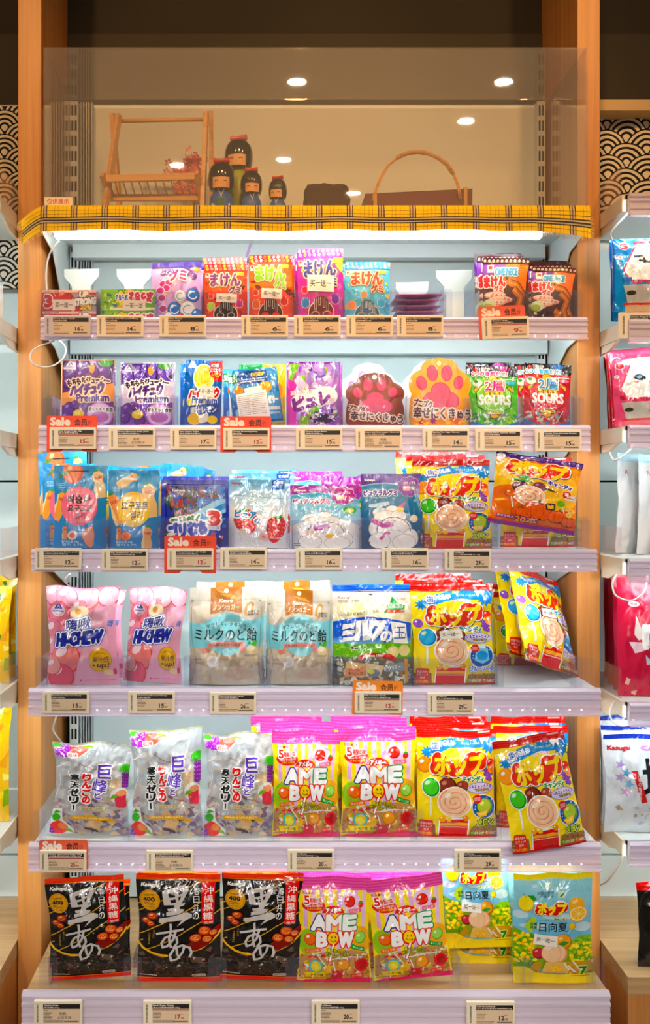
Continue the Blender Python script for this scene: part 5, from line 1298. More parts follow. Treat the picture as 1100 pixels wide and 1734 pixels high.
for v, nm in (('purple', 'red'), ('green', 'orange'), ('navy', 'pink'), ('red', 'blue')):
    m_ = maken(v)
    DES['maken_'+v] = Design('gummy_bag', 'gummy bag', m_, 'pillow', .080, .014, zig(30, .006), M_MATTE, crumple=.7, seal=(.12, .03), pinch=.02,
        sticker=sticker(m_, 770 if v != 'navy' else 760, {'purple': 500, 'green': 490, 'navy': 420}.get(v, 0), 230 if v != 'navy' else 280, 100 if v != 'navy' else 150, 3) if v != 'red' else None)

def dora():
    a = Art(658, 185, 905, 456, '#d2aee0')
    a.scat(40, 665, 215, 900, 450, 12, 30, ['#b48ad4', '#e8c8e0', '#9a5ab8', '#f0d8b0', '#c898d8'], 51, True)
    for x, y in ((820, 225), (850, 240), (835, 215), (870, 255), (800, 240)): a.ball(x, y, 16, '#5a2a8c', '#b890d8')
    for x, y in ((715, 290), (745, 285), (730, 310), (705, 355), (712, 405), (700, 320)): a.e(x, y, 22, 18, '#f4d8ec'); a.e(x, y, 18, 14, '#c0308a')
    a.t('グミ', 790, 250, 85, 52, '#b02a7c', out='#f8e8f4', ow=7, bold=3); a.t('ぶどう', 735, 232, 60, 24, '#f4f0f8', out='#7a3aa0', ow=4); a.star(884, 222, 20, 9, 5, '#f0a030')
    # round blue-and-white sweets in place of the figure
    for x, y, r, c, d in ((862, 345, 34, '#2a84d8', '#1a5ca8'), (800, 350, 30, '#f6f4f4', '#c8c4d0'), (770, 410, 36, '#2a84d8', '#1a5ca8'), (838, 412, 40, '#f6f4f4', '#c8c4d0'), (880, 432, 26, '#2a84d8', '#1a5ca8'), (802, 446, 20, '#d8302a', '#a01c18'), (740, 440, 20, '#f6f4f4', '#c8c4d0')):
        a.ball(x, y, r, c, dark=d)
        if r > 29: a.arc(x, y, r*.6, r*.5, 20, 300, 5, '#ffffff' if c == '#2a84d8' else '#8ab8e0')
    a.r(658, 185, 905, 212, '#3a2a9c'); a.t('コリス', 715, 228, 46, 14, '#f8f0f8', out='#3a2a9c', ow=3) if 0 else None
    return a
DES['dora'] = Design('gummy_bag', 'gummy bag', dora(), 'pillow', .088, .014, zig(30, .01, True, False), M_MATTE, crumple=.7, seal=(.09, .02), pinch=.02)

def onepiece():
    a = Art(235, 165, 490, 466, '#5c2f20')
    a.p([(235, 190), (368, 190), (350, 270), (235, 300)], '#7c34a4'); a.p([(368, 190), (490, 190), (470, 330), (340, 290)], '#f0801c')
    a.r(262, 200, 296, 238, '#f4e0d0'); a.r(268, 206, 290, 222, '#d8302a'); a.t('ONE PIECE', 365, 235, 120, 34, '#3aa0d0', out='#f8f0e0', ow=5, bold=3, out2='#1c2a4c', ow2=3)
    a.t('まけん', 300, 285, 110, 52, '#d82a3a', out='#f8e4e0', ow=6, bold=4, out2='#5a2018', ow2=2); a.t('グミ', 318, 320, 46, 30, '#d82a3a', out='#f8e4e0', ow=5, bold=2); a.t('×', 368, 268, 14, 14, '#2a2a2a', bold=1)
    for x, y, w in ((300, 350, 60), (330, 372, 66), (300, 385, 60), (280, 400, 40)): a.e(x, y, w, 18, '#e8a090'); a.e(x, y-3, w*.9, 13, '#f4e0c8'); a.scat(5, x-w*.7, y-8, x+w*.7, y+6, 4, 9, ['#e08a7a'], int(x))
    a.e(268, 400, 36, 30, '#d8e0b0'); a.e(262, 410, 26, 20, '#a8b83c')
    for pts in ([(380, 290), (420, 300), (450, 340), (440, 400), (470, 460)], [(400, 320), (440, 360), (420, 420), (440, 460)], [(370, 420), (400, 440), (380, 460)]): a.l(pts, 42, '#7a3e10'); a.l(pts, 30, '#c87424'); a.l(pts, 8, '#e09a48')
    a.bars(440, 198, 480, 222, 2, '#8a3a10', 3); a.p([(300, 420), (350, 430), (330, 462), (270, 462)], '#1c1c24')
    a.scat(20, 240, 430, 480, 464, 6, 16, ['#3a1c14', '#8a4a2a', '#c8b06a', '#e8d8c0'], 9, True)
    a.r(235, 165, 490, 192, '#4c1420')
    for k in range(11): a.e(247+k*23.4, 180, 7, 7, '#f0d0b8', n=10); a.e(247+k*23.4, 180, 3.5, 3.5, '#b0303a', n=6)
    return a
DES['onepiece'] = Design('gummy_bag', 'gummy bag', onepiece(), 'pillow', .086, .013, zig(24, .016), M_MATTE, crumple=.7, seal=(.09, .02), pinch=.02, back='#4c1420')

def small_purple():
    a = Art(0, 0, 200, 150, '#e884b8')
    a.r(0, 0, 200, 24, '#5a2a9a'); a.r(0, 126, 200, 150, '#5a2a9a')
    for k in range(22):
        a.r(k*9.2, 0, k*9.2+2.5, 24, '#8a5ac0'); a.r(k*9.2, 126, k*9.2+2.5, 150, '#8a5ac0')
    a.t('グミ', 100, 75, 110, 50, '#b02a80', out='#f8e0f0', ow=7, bold=3); a.l([(30, 100), (90, 60)], 5, '#7a2a8a')
    return a
DES['flat_purple'] = Design('gummy_pack', 'gummy bag', small_purple(), 'pillow', .088, .013, zig(20, .01), M_MATTE, crumple=.6, seal=(.12, .12), pinch=.02, back='#d88ac8')

def premium(v):
    a = Art(195, 85, 470, 412, '#4a2068')
    dk = v == 'dark'
    a.grad(195, 85, 470, 412, '#4a2270' if dk else '#6a4cb4', '#7a3a9a' if dk else '#8a4cc0', 6)
    for x, y, r in ((240, 150, 40), (300, 130, 46), (370, 110, 34), (300, 165, 36), (415, 150, 40), (360, 150, 30), (225, 200, 28), (440, 200, 30)): a.ball(x, y, r, '#6a3490' if dk else '#7048b8', '#b494d8', dark='#3c1858')
    a.e(425, 100, 36, 20, '#4aa83a'); a.e(352, 128, 14, 24, '#f0a848')
    if not dk: a.p([(195, 200), (330, 170), (470, 185), (470, 240), (195, 300)], '#e8e0f4')
    a.p([(195, 250), (300, 230), (470, 200), (470, 290), (330, 300), (195, 310)], '#e8a05c' if dk else '#dcd0ee')
    a.p([(215, 120), (232, 92), (250, 92), (266, 120)], '#d8d0ea'); a.l([(228, 116), (240, 98), (254, 116)], 4, '#4a3a80'); a.r(203, 122, 268, 132, '#e0d8ee')
    w2 = '#f4dcc4' if dk else '#ffffff'
    a.t('もちもちジューシー', 335, 188, 220, 34, '#3c1850', out=w2, ow=5, bold=2.4, rot=-3, arcr=600)
    a.t('ハイチュウ', 330, 232, 170, 52, '#5c2890', out=w2, ow=8, bold=5, rot=-6, shear=.15)
    a.t('Premium', 360, 275, 165, 36, '#5a3a98', out=w2, ow=5, bold=2.5, rot=-2)
    for x, y, r in ((240, 330, 36), (270, 310, 22), (225, 370, 28), (300, 385, 30)): a.ball(x, y, r, '#6c349c', '#a884d0', dark='#401a60')
    a.e(290, 355, 30, 22, '#f0d020'); a.e(285, 350, 16, 10, '#f8ec8a')
    a.e(400, 355, 66, 58, '#c890d8'); a.e(400, 355, 60, 52, '#e4c4ec'); a.e(400, 368, 44, 26, '#c07cc8'); a.t('超もちもち食感', 402, 332, 120, 22, '#2c1838', out='#ffffff', ow=3, bold=1)
    a.t('ぶどう味', 410, 402, 60, 14, '#2c1838')
    for s in (('l', 195), ('r', 466)): a.r(s[1], 85, s[1]+4, 412, '#e8a85c' if dk else '#e4dcf4')
    a.r(195, 85, 470, 90, '#e8a85c' if dk else '#e4dcf4'); a.r(300, 403, 360, 412, '#d84aa0')
    return a
DES['premium_dark'] = Design('grape_chew_pouch', 'candy pouch', premium('dark'), 'pouch', .095, .022, rounded(.03), M_MATTE, crumple=.8, pinch=.0)
DES['premium_light'] = Design('grape_chew_pouch', 'candy pouch', premium('light'), 'pouch', .095, .022, rounded(.03), M_FOIL, crumple=.8, pinch=.0)

def lemon():
    a = Art(815, 88, 1032, 415, '#1c6cc8')
    a.grad(815, 88, 1032, 415, '#2a84dc', '#1a5cb0', 5)
    a.e(925, 175, 62, 70, '#f4f8fc'); a.e(925, 175, 56, 64, '#f6dc1e'); a.e(925, 170, 40, 44, '#fbee8a'); a.e(925, 172, 34, 38, '#f4e03a'); a.e(900, 290, 70, 50, '#f0e01e')
    a.p([(955, 92), (1032, 92), (1032, 190), (985, 190)], '#e02a30'); a.star(995, 140, 42, 36, 14, '#e02a30'); a.t('4つの', 988, 112, 44, 18, '#ffffff', bold=1); a.t('こだわり', 992, 135, 56, 16, '#ffffff', bold=.8); a.t('レモン', 996, 158, 50, 18, '#ffe040', bold=1)
    a.p([(835, 118), (850, 95), (866, 95), (880, 118)], '#e8f0f8'); a.r(832, 120, 884, 128, '#e8f0f8')
    a.t('ハイチュウ', 930, 255, 170, 44, '#d82a3c', out='#ffffff', ow=7, bold=4, rot=-4, shear=.15); a.t('Premium', 935, 290, 140, 34, '#2a54a8', out='#f8f8e0', ow=5, bold=2)
    a.p([(840, 320), (1020, 300), (1025, 350), (845, 375)], '#1a50a0'); a.t('果汁レモン', 930, 338, 150, 34, '#f4f4ec', bold=2, rot=-5); a.e(880, 385, 40, 28, '#f0c830'); a.r(905, 360, 965, 400, '#f4f0e0', 10, rot=-15); a.e(985, 385, 28, 20, '#f4d84a')
    return a
lm = lemon()
DES['lemon'] = Design('lemon_chew_pouch', 'candy pouch', lm, 'pouch', .078, .024, rounded(.05), M_FOIL, crumple=.9, pinch=.0, sticker=sticker(lm, 948, 245, 80, 56, 3))
DES['lemon_plain'] = Design('lemon_chew_pouch', 'candy pouch', lm, 'pouch', .078, .024, rounded(.05), M_FOIL, crumple=.9, pinch=.0)

def orange_gummy():
    a = Art(0, 110, 300, 412, '#2a72c4')
    a.grad(0, 110, 300, 412, '#4aa4e0', '#2058b0', 6)
    a.r(60, 118, 235, 190, '#1c5aa8'); a.r(0, 110, 60, 200, '#68c0e8'); a.t('贅沢', 30, 155, 50, 30, '#ffffff', out='#2a9a4a', ow=8, bold=2)
    a.bars(80, 160, 230, 185, 2, '#d8ecf8', 4); a.r(140, 130, 215, 150, '#f0c838', 8); a.t('オレンジ', 178, 140, 60, 13, '#2a4a8a')
    a.ball(55, 222, 28, '#f09a1e', '#f8d890'); a.ball(228, 215, 30, '#f0a828', '#f8d890'); a.ball(205, 205, 18, '#f6b838')
    a.r(220, 250, 296, 400, '#5aa8e0'); a.t('ゼリー', 255, 290, 60, 40, '#ffffff', bold=3); a.p([(20, 330), (80, 300), (110, 400), (20, 405)], '#8ac8ee'); a.r(220, 330, 290, 350, '#e8f4fc'); a.r(225, 360, 285, 372, '#bcdcf4')
    return a
og = orange_gummy()
def receipt(a):
    s = Art(a.o[0], a.o[1], a.o[0]+a.sz[0], a.o[1]+a.sz[1])
    s.r(92, 210, 200, 300, '#f4f4f2', rot=-4); s.r(38, 240, 145, 385, '#f6f7f8', rot=-3); s.r(110, 235, 222, 392, '#fbfbfb', rot=-2)
    s.bars(48, 255, 135, 370, 11, '#6a7684', 3, .3); s.bars(125, 250, 212, 370, 12, '#566270', 4, .3); return (s,)
DES['orange_gummy'] = Design('orange_gummy_pouch', 'candy pouch', og, 'pouch', .098, .022, None, M_FOIL, crumple=.8, pinch=.03, sticker=receipt(og))
def yg():
    a = Art(0, 0, 100, 130, '#e8b81e'); a.r(0, 0, 50, 60, '#2c9c54'); a.t('贅沢', 24, 22, 34, 18, '#fff'+'fff', bold=1); a.t('グミ', 24, 46, 30, 18, '#ffffff', bold=1); a.ball(70, 55, 24, '#f0902a'); a.r(0, 90, 100, 130, '#f4d84a'); a.t('オレンジ', 50, 108, 70, 16, '#d8602a', bold=1); return a
DES['green_gummy'] = Design('orange_gummy_pouch', 'candy pouch', yg(), 'pouch', .09, .02, None, M_FOIL, crumple=.7)

def puregrape():
    a = Art(320, 95, 602, 416, '#b06cd0')
    a.grad(320, 95, 602, 416, '#c49ae8', '#b070cc', 5); a.scat(60, 330, 130, 600, 410, 12, 36, ['#a078dc', '#d8c0f0', '#8e4cc0', '#c8a8ec', '#9ab83c'], 61, True)
    a.r(320, 95, 370, 416, '#e24cc0'); a.p([(330, 100), (390, 100), (350, 190), (330, 180)], '#88c83a'); a.p([(380, 160), (420, 170), (410, 230), (385, 220)], '#8ccc3c'); a.r(320, 95, 602, 104, '#8a3cb8')
    a.scat(14, 390, 110, 590, 200, 20, 50, ['#a890e0', '#e0d4f6', '#7a54c4'], 62, True); a.e(445, 132, 11, 11, '#5a3a98'); a.e(470, 160, 8, 8, '#f4f0fa')
    a.e(405, 300, 62, 48, '#ffffff'); a.e(520, 265, 68, 48, '#ffffff'); a.e(460, 290, 70, 44, '#ffffff'); a.t('ピュレ', 450, 290, 190, 62, '#8c2ca4', bold=7, rot=-14, shear=.1)
    a.t('コラーゲン入り', 400, 248, 110, 20, '#c02a90', out='#ffffff', ow=4, rot=-4); a.e(555, 290, 14, 12, '#f0dcec')
    a.ball(415, 395, 30, '#8cb828', '#d8ec9a'); a.ball(470, 345, 26, '#7ac03a', '#d8ecb0'); a.e(500, 380, 60, 26, '#3a2458'); a.scat(30, 430, 330, 590, 412, 6, 20, ['#f4f0fa', '#c8b0e4', '#5a2c88', '#e8e0f4'], 63, True)
    a.r(596, 95, 602, 416, '#e24cc0')
    return a
DES['puregrape'] = Design('grape_gummy_pouch', 'candy pouch', puregrape(), 'pouch', .099, .022, rounded(.05), M_FOIL, crumple=1.0, pinch=.0)

def paw(v):
    # a paw-shaped card pouch: coordinates 0..320 x 0..320
    a = Art(0, 0, 320, 320, {'brown': '#8a3a1c', 'yellow': '#f2ae1c', 'white': '#f4f2ee'}[v])
    pc = {'brown': '#dc4a7c', 'yellow': '#e2507a', 'white': '#d890c8'}[v]; pr = {'brown': '#b03460', 'yellow': '#c83a50', 'white': '#e8d0e4'}[v]
    for x, y, rx, ry, r in ((65, 122, 27, 34, -18), (122, 76, 29, 38, -4), (196, 76, 29, 38, 6), (254, 120, 25, 33, 18)):
        a.e(x, y, rx, ry, pr, rot=r); a.e(x, y, rx-4, ry-4, pc, rot=r)
    for g, c in ((0, pr), (-5, pc)):
        a.e(160, 168, 52+g, 50+g, c); a.e(118, 205, 50+g, 42+g, c); a.e(204, 205, 50+g, 42+g, c); a.r(100, 170, 220, 225+g, c, 30); a.e(160, 205, 60+g, 40+g, c)
    a.e(158, 30, 14, 14, '#f2f0ea') if v != 'yellow' else a.e(158, 30, 11, 11, '#f6e8c0')
    if v == 'brown':
        a.t('プニプク', 60, 218, 82, 34, '#5a1c14', out='#f4d8d0', ow=5, bold=2, rot=14); a.t('幸せにくきゅう', 168, 268, 280, 48, '#4a1c30', out='#f4dcd0', ow=7, bold=4, rot=4)
    elif v == 'yellow':
        a.r(20, 235, 300, 320, '#f0a018', 0); a.t('プニプク', 70, 218, 92, 34, '#6a1c3c', out='#f8ead0', ow=5, bold=2, rot=10); a.t('幸せにくきゅう', 168, 264, 290, 50, '#5a1c4c', out='#f8ead0', ow=7, bold=4, rot=2)
        a.star(60, 300, 18, 9, 6, '#c83a78'); a.star(120, 296, 20, 10, 7, '#a83a8a'); a.e(250, 300, 24, 16, '#e8784a'); a.e(195, 302, 15, 12, '#f8d040'); a.scat(10, 30, 290, 300, 318, 6, 12, ['#e87a2a', '#f8cc3a'], 3)
    return a
def pawline():
    pts = [(.06, 0), (.94, 0), (.985, .06), (1, .14), (.985, .35)]
    for cx, cy, rx, ry, a0, a1 in ((.80, .60, .20, .20, -40, 62), (.62, .78, .19, .19, 12, 88), (.50, .93, .10, .06, 60, 120), (.38, .78, .19, .19, 92, 168), (.20, .60, .20, .20, 118, 220)):
        for k in range(6):
            t = math.radians(a0+(a1-a0)*k/5); pts.append((cx+rx*math.cos(t), min(1, cy+ry*math.sin(t))))
    pts += [(.015, .35), (0, .14), (.015, .06)]
    return pts
for v in ('brown', 'yellow', 'white'):
    DES['paw_'+v] = Design('paw_shaped_pouch', 'candy pouch', paw(v), 'pouch', .108, .020, pawline(), M_MATTE, crumple=.35, pinch=0, back='#f2efe8')

def sours(v):
    a = Art(165, 98, 425, 420, '#6ac83a')
    b, s_ = ('#68cc3c', '#58c030') if v == 'green' else ('#d42a3a', '#c01c30')
    a.r(165, 98, 425, 420, b); a.scat(24, 170, 200, 420, 410, 14, 34, [s_, '#8ad84a' if v == 'green' else '#e0485a', '#3c9c58' if v == 'green' else '#3a8ac0'], 71, True)
    a.scat(60, 170, 350, 420, 416, 8, 20, ['#d8e8c8', '#8ab088', '#e8f0e0', '#4a9a5a', '#3a80c8'] if v == 'green' else ['#e8c8b8', '#c87a8a', '#8ab8a0', '#f0e0d8', '#3a80c8'], 72, True)
    a.r(165, 98, 425, 152, '#1c1c24'); a.t('1粒で', 245, 118, 56, 24, '#ffffff', bold=2); a.t('2つの食感だせ!', 270, 140, 190, 26, '#ff5aa0' if v == 'green' else '#4ac0f0', out='#ffffff', ow=4, bold=2); a.e(350, 112, 34, 12, '#c02a90' if v == 'green' else '#2a80d0'); a.e(195, 118, 14, 10, '#d02a2a')
    for x, y, rx, ry in ((290, 172, 24, 18), (208, 228, 22, 16), (378, 228, 22, 16), (290, 368, 22, 12)): a.e(x, y, rx+3, ry+3, '#3a3a1a'); a.e(x, y, rx, ry, '#f6b81c')
    a.e(205, 190, 26, 20, '#f0ecd8'); a.e(198, 182, 12, 9, '#4a9a3a')
    hexa = [(230, 200), (350, 200), (392, 240), (386, 318), (330, 350), (250, 350), (200, 318), (192, 240)]
    a.p(rotp(hexa, 290, 275, 0), '#2a5a1a' if v == 'green' else '#7a1020'); a.p([(290+(x-290)*.95, 275+(y-275)*.95) for x, y in hexa], '#8cd432' if v == 'green' else '#e02c44')
    a.t('2層', 297, 207, 105, 56, '#d02a8c' if v == 'green' else '#3a9ae0', out='#f8f0d8', ow=6, bold=3, out2='#3a2040', ow2=2); a.t('カメカメ', 293, 250, 100, 26, '#f6e02a', out='#6a5a10' if v == 'green' else '#8a1020', ow=3, bold=2.5)
    a.t('SOURS', 295, 283, 170, 50, '#ffffff', bold=3); a.arc(290, 300, 55, 40, 25, 155, 3, '#e8f8d0'); a.t('グミ', 290, 318, 24, 10, '#f4fce0')
    a.e(385, 188, 28, 10, '#58c8e8' if v == 'green' else '#f07aa8'); a.bars(335, 168, 415, 180, 1, '#ffffff', 3)
    a.r(248, 342, 336, 362, '#3a3a1a', 9); a.r(251, 345, 333, 359, '#f6dc2a', 8); a.t('マスカット味' if v == 'green' else 'コーラ味', 292, 352, 72, 11, '#2a2a10', bold=.5)
    for x, y in ((355, 380), (368, 375), (380, 385), (362, 395), (375, 400)) if v == 'green' else (): a.ball(x, y, 9, '#a4dc3a', '#e0f4b0')
    if v != 'green': a.p([(350, 360), (375, 350), (382, 400), (360, 405)], '#8a2a1c'); a.l([(340, 410), (380, 345)], 4, '#e8e0d8')
    a.p([(165, 395), (200, 405), (250, 415), (250, 420), (165, 420)], '#2a78c8'); a.p([(425, 390), (380, 410), (340, 420), (425, 420)], '#2a78c8')
    return a
for v in ('green', 'red'): DES['sours_'+v] = Design('sour_gummy_pouch', 'candy pouch', sours(v), 'pouch', .092, .024, None, M_FILM, crumple=.7, pinch=.05)

def yogurt(v):
    o = 0 if v == 'peach' else 440
    a = Art(150, 135, 600, 815, '#2392cc')
    a.grad(150, 135, 600, 815, '#2f9cd2', '#1f8ac6', 5)
    def bottle(x, y, s, r, c='#eac88c'):
        P = lambda pts: rotp([(x+px*s, y+py*s) for px, py in pts], x, y, r)
        a.p(P([(-40, -70), (-18, -95), (18, -95), (40, -70), (30, -20), (42, 30), (34, 100), (-34, 100), (-42, 30), (-30, -20)]), c); a.p(P([(-20, -95), (20, -95), (14, -110), (-14, -110)]), '#4a9a3c')
        q = P([(0, -48)])[0]; a.t('YOGURT', q[0], q[1], 62*s, 20*s, '#d8503c', rot=r, bold=1.2); a.p(P([(-40, -70), (-25, -80), (-15, 95), (-34, 100), (-42, 30), (-30, -20)]), '#f4dcac')
    if v == 'peach':
        a.ball(308, 195, 88, '#ef8a5a', '#f8c8a0', dark='#e06a48'); a.p([(180, 240), (230, 185), (300, 178), (250, 215)], '#6c8c2a'); a.l([(290, 185), (440, 178)], 9, '#3a2a1a')
        bottle(530, 290, 1.15, -12); bottle(195, 470, 1.2, 20, '#f0a848')
        a.e(370, 470, 158, 164, '#e8587a'); a.e(370, 470, 155, 161, '#f07a92'); a.t('복숭아', 368, 415, 205, 68, '#2a1418', bold=6); a.t('요구르트', 378, 490, 212, 50, '#2a1418', bold=3); a.t('젤리', 380, 550, 84, 52, '#2a1418', bold=.8); a.t('PEACH', 365, 340, 96, 14, '#f8d0d0'); a.t('YOGURT', 365, 362, 120, 14, '#f8d0d0'); a.t('GUMMY', 380, 597, 110, 14, '#f8d0d0')
    else:
        bottle(320, 225, 1.0, 60); bottle(220, 480, 1.4, -20, '#f0a05a'); bottle(520, 400, 1.5, -8)
        a.e(380, 478, 150, 155, '#f4c81c'); a.e(400, 420, 120, 90, '#e8bc18'); a.e(380, 490, 148, 142, '#f6ce20'); a.t('요구르트', 390, 448, 240, 66, '#2a2010', bold=4.5); a.t('젤리', 405, 530, 112, 74, '#2a2010', bold=1.5); a.t('GUMMY', 410, 600, 110, 14, '#f8eca0')
        a.r(300, 205, 410, 218, '#e8f4f8', 6)
    bottle(250, 690, .55, 0, '#f0a070' if v == 'peach' else '#f08a3a'); a.e(318, 710, 42, 38, '#f4dcc8' if v == 'peach' else '#f0903a'); a.e(318, 710, 24, 22, '#ee7a5a' if v == 'peach' else '#e86a1c')
    if v == 'peach': a.p([(400, 700), (440, 650), (490, 635), (505, 700), (495, 790), (470, 810), (430, 780)], '#f0a078'); a.ball(450, 715, 48, '#f2a88a')
    else: bottle(500, 740, 1.1, 4, '#eeb882')
    a.t('헬리오일 32g', 300, 762, 150, 22, '#d8f0f8', bold=1); a.t('젤리 2.7%', 320, 785, 180, 20, '#d8f0f8', bold=.8)
    a.l([(160, 290), (590, 290)], 3, '#6cbce0'); a.l([(160, 302), (590, 302)], 2, '#6cbce0'); a.bars(190, 280, 255, 330, 3, '#a8dcf0', 2)
    return a
for v in ('peach', 'plain'): DES['yogurt_'+v] = Design('yogurt_jelly_pouch', 'candy pouch', yogurt(v), 'pouch', .100, .026, rounded(.08), M_MATTE, crumple=.6, pinch=.08, back='#38a4d8')

def cola():
    a = Art(708, 185, 1060, 537, '#2338b4')
    a.scat(300, 735, 205, 1045, 520, 12, 34, ['#2c7a3c', '#5a3020', '#a8382c', '#1c2818', '#c86a4a', '#3a9a4a', '#2a1812', '#6a2018'], 81, True, clip=lambda x, y: x+y*.6 < 1170)
    a.scat(160, 900, 205, 1050, 420, 12, 32, ['#2a6ac8', '#5aa8e8', '#1c3c9c', '#8a2a2a', '#3888d8'], 82, True, clip=lambda x, y: x+y*.4 > 1010)
    a.p([(750, 430), (1000, 290), (1050, 280), (1050, 350), (800, 450)], '#9cd0f0'); a.p([(752, 445), (1048, 300), (1048, 330), (780, 470)], '#3a94dc')
    a.t('Kabaya', 800, 240, 65, 16, '#e8e8f0', bold=1)
    a.t('コリだく', 840, 400, 150, 50, '#2a8a3a', out='#f0f4f8', ow=7, bold=4, rot=-8)
    a.t('ゴリむち', 850, 440, 190, 66, '#1f3cc0', out='#ffffff', ow=9, bold=7, rot=-6); a.t('3', 985, 385, 54, 68, '#d8222c', out='#ffffff', ow=9, bold=8); a.t('つの味', 985, 435, 60, 20, '#2a8ad0', out='#ffffff', ow=4)
    a.scat(26, 760, 470, 1040, 525, 12, 28, ['#d83a3a', '#4a1c18', '#e8907a', '#f0ece8', '#2a5ac8'], 83, True)
    a.r(708, 185, 1060, 208, '#2a2eb0'); a.r(708, 185, 732, 537, '#2338b4'); a.r(1046, 185, 1060, 537, '#2338b4'); a.r(738, 215, 1040, 218, '#5a6ae0')
    return a
DES['cola'] = Design('cola_gummy_pouch', 'candy pouch', cola(), 'pouch', .118, .026, rounded(.04), M_MATTE, crumple=.6, pinch=.02, back='#2338b4')

def strawberry():
    a = Art(75, 60, 530, 600, '#d4e8f4')
    a.grad(75, 60, 530, 280, '#7cc0ea', '#e4f2f8', 8); a.grad(75, 280, 530, 600, '#f0f4f6', '#e6e6e8', 4)
    a.t('Kabaya', 140, 90, 80, 20, '#d83a30', bold=1.5); a.r(405, 65, 500, 140, '#1c6cc4'); a.t('北海道', 452, 85, 74, 22, '#ffffff', bold=2); a.t('ミルク', 452, 115, 60, 20, '#d8ecfa', bold=1)
    for pts in ([(140, 190), (300, 240), (260, 300)], [(520, 260), (440, 310), (480, 360)], [(360, 240), (320, 300), (380, 340)]): a.l(pts, 16, '#9cd0ee'); a.l(pts, 6, '#ffffff')
    def berry(x, y, w, h, r):
        P = lambda pts: rotp([(x+px*w, y+py*h) for px, py in pts], x, y, r)
        a.p(P([(-.5, -.3), (-.25, -.5), (.25, -.5), (.5, -.3), (.48, .05), (.2, .42), (0, .5), (-.2, .42), (-.48, .05)]), '#e2303a'); a.p(P([(-.4, -.25), (-.1, -.42), (.1, -.1), (-.1, .3), (-.3, .1)]), '#ee5a52')
        for i in range(5):
            for j in range(5):
                q = P([(-.34+.17*i, -.3+.15*j)])[0]; a.e(q[0], q[1], 4, 6, '#f6c890', n=8)
        q = P([(0, -.5)])[0]; a.star(q[0], q[1], w*.32, w*.13, 7, '#3a9a34', rot=r, ry=.6)
    berry(215, 400, 180, 190, -20); berry(435, 460, 150, 210, 12)
    a.t('ピュア', 205, 335, 160, 56, '#4a9ad8', out='#ffffff', ow=7, bold=4, rot=6); a.t('の', 295, 385, 40, 36, '#4a9ad8', out='#ffffff', ow=6, bold=3)
    a.r(295, 420, 360, 470, '#f8e4e0', 12, rot=10); a.r(310, 485, 378, 540, '#f4c8c0', 12, rot=18); a.r(330, 500, 355, 520, '#ee8a80', 5, rot=18); a.e(200, 470, 42, 26, '#f6e4dc'); a.t('レアチーズ', 200, 462, 62, 14, '#8a5a50'); a.t('いちごミルク味', 435, 520, 90, 16, '#ffffff', bold=1)
    a.l([(85, 180), (520, 215)], 4, '#7ab0d8'); a.l([(85, 170), (520, 200)], 3, '#a8d0ea')
    return a
DES['strawberry'] = Design('strawberry_gummy_pouch', 'candy pouch', strawberry(), 'pouch', .118, .028, rounded(.05), M_FOIL, crumple=1.1, pinch=.03, back='#e4ecf2')

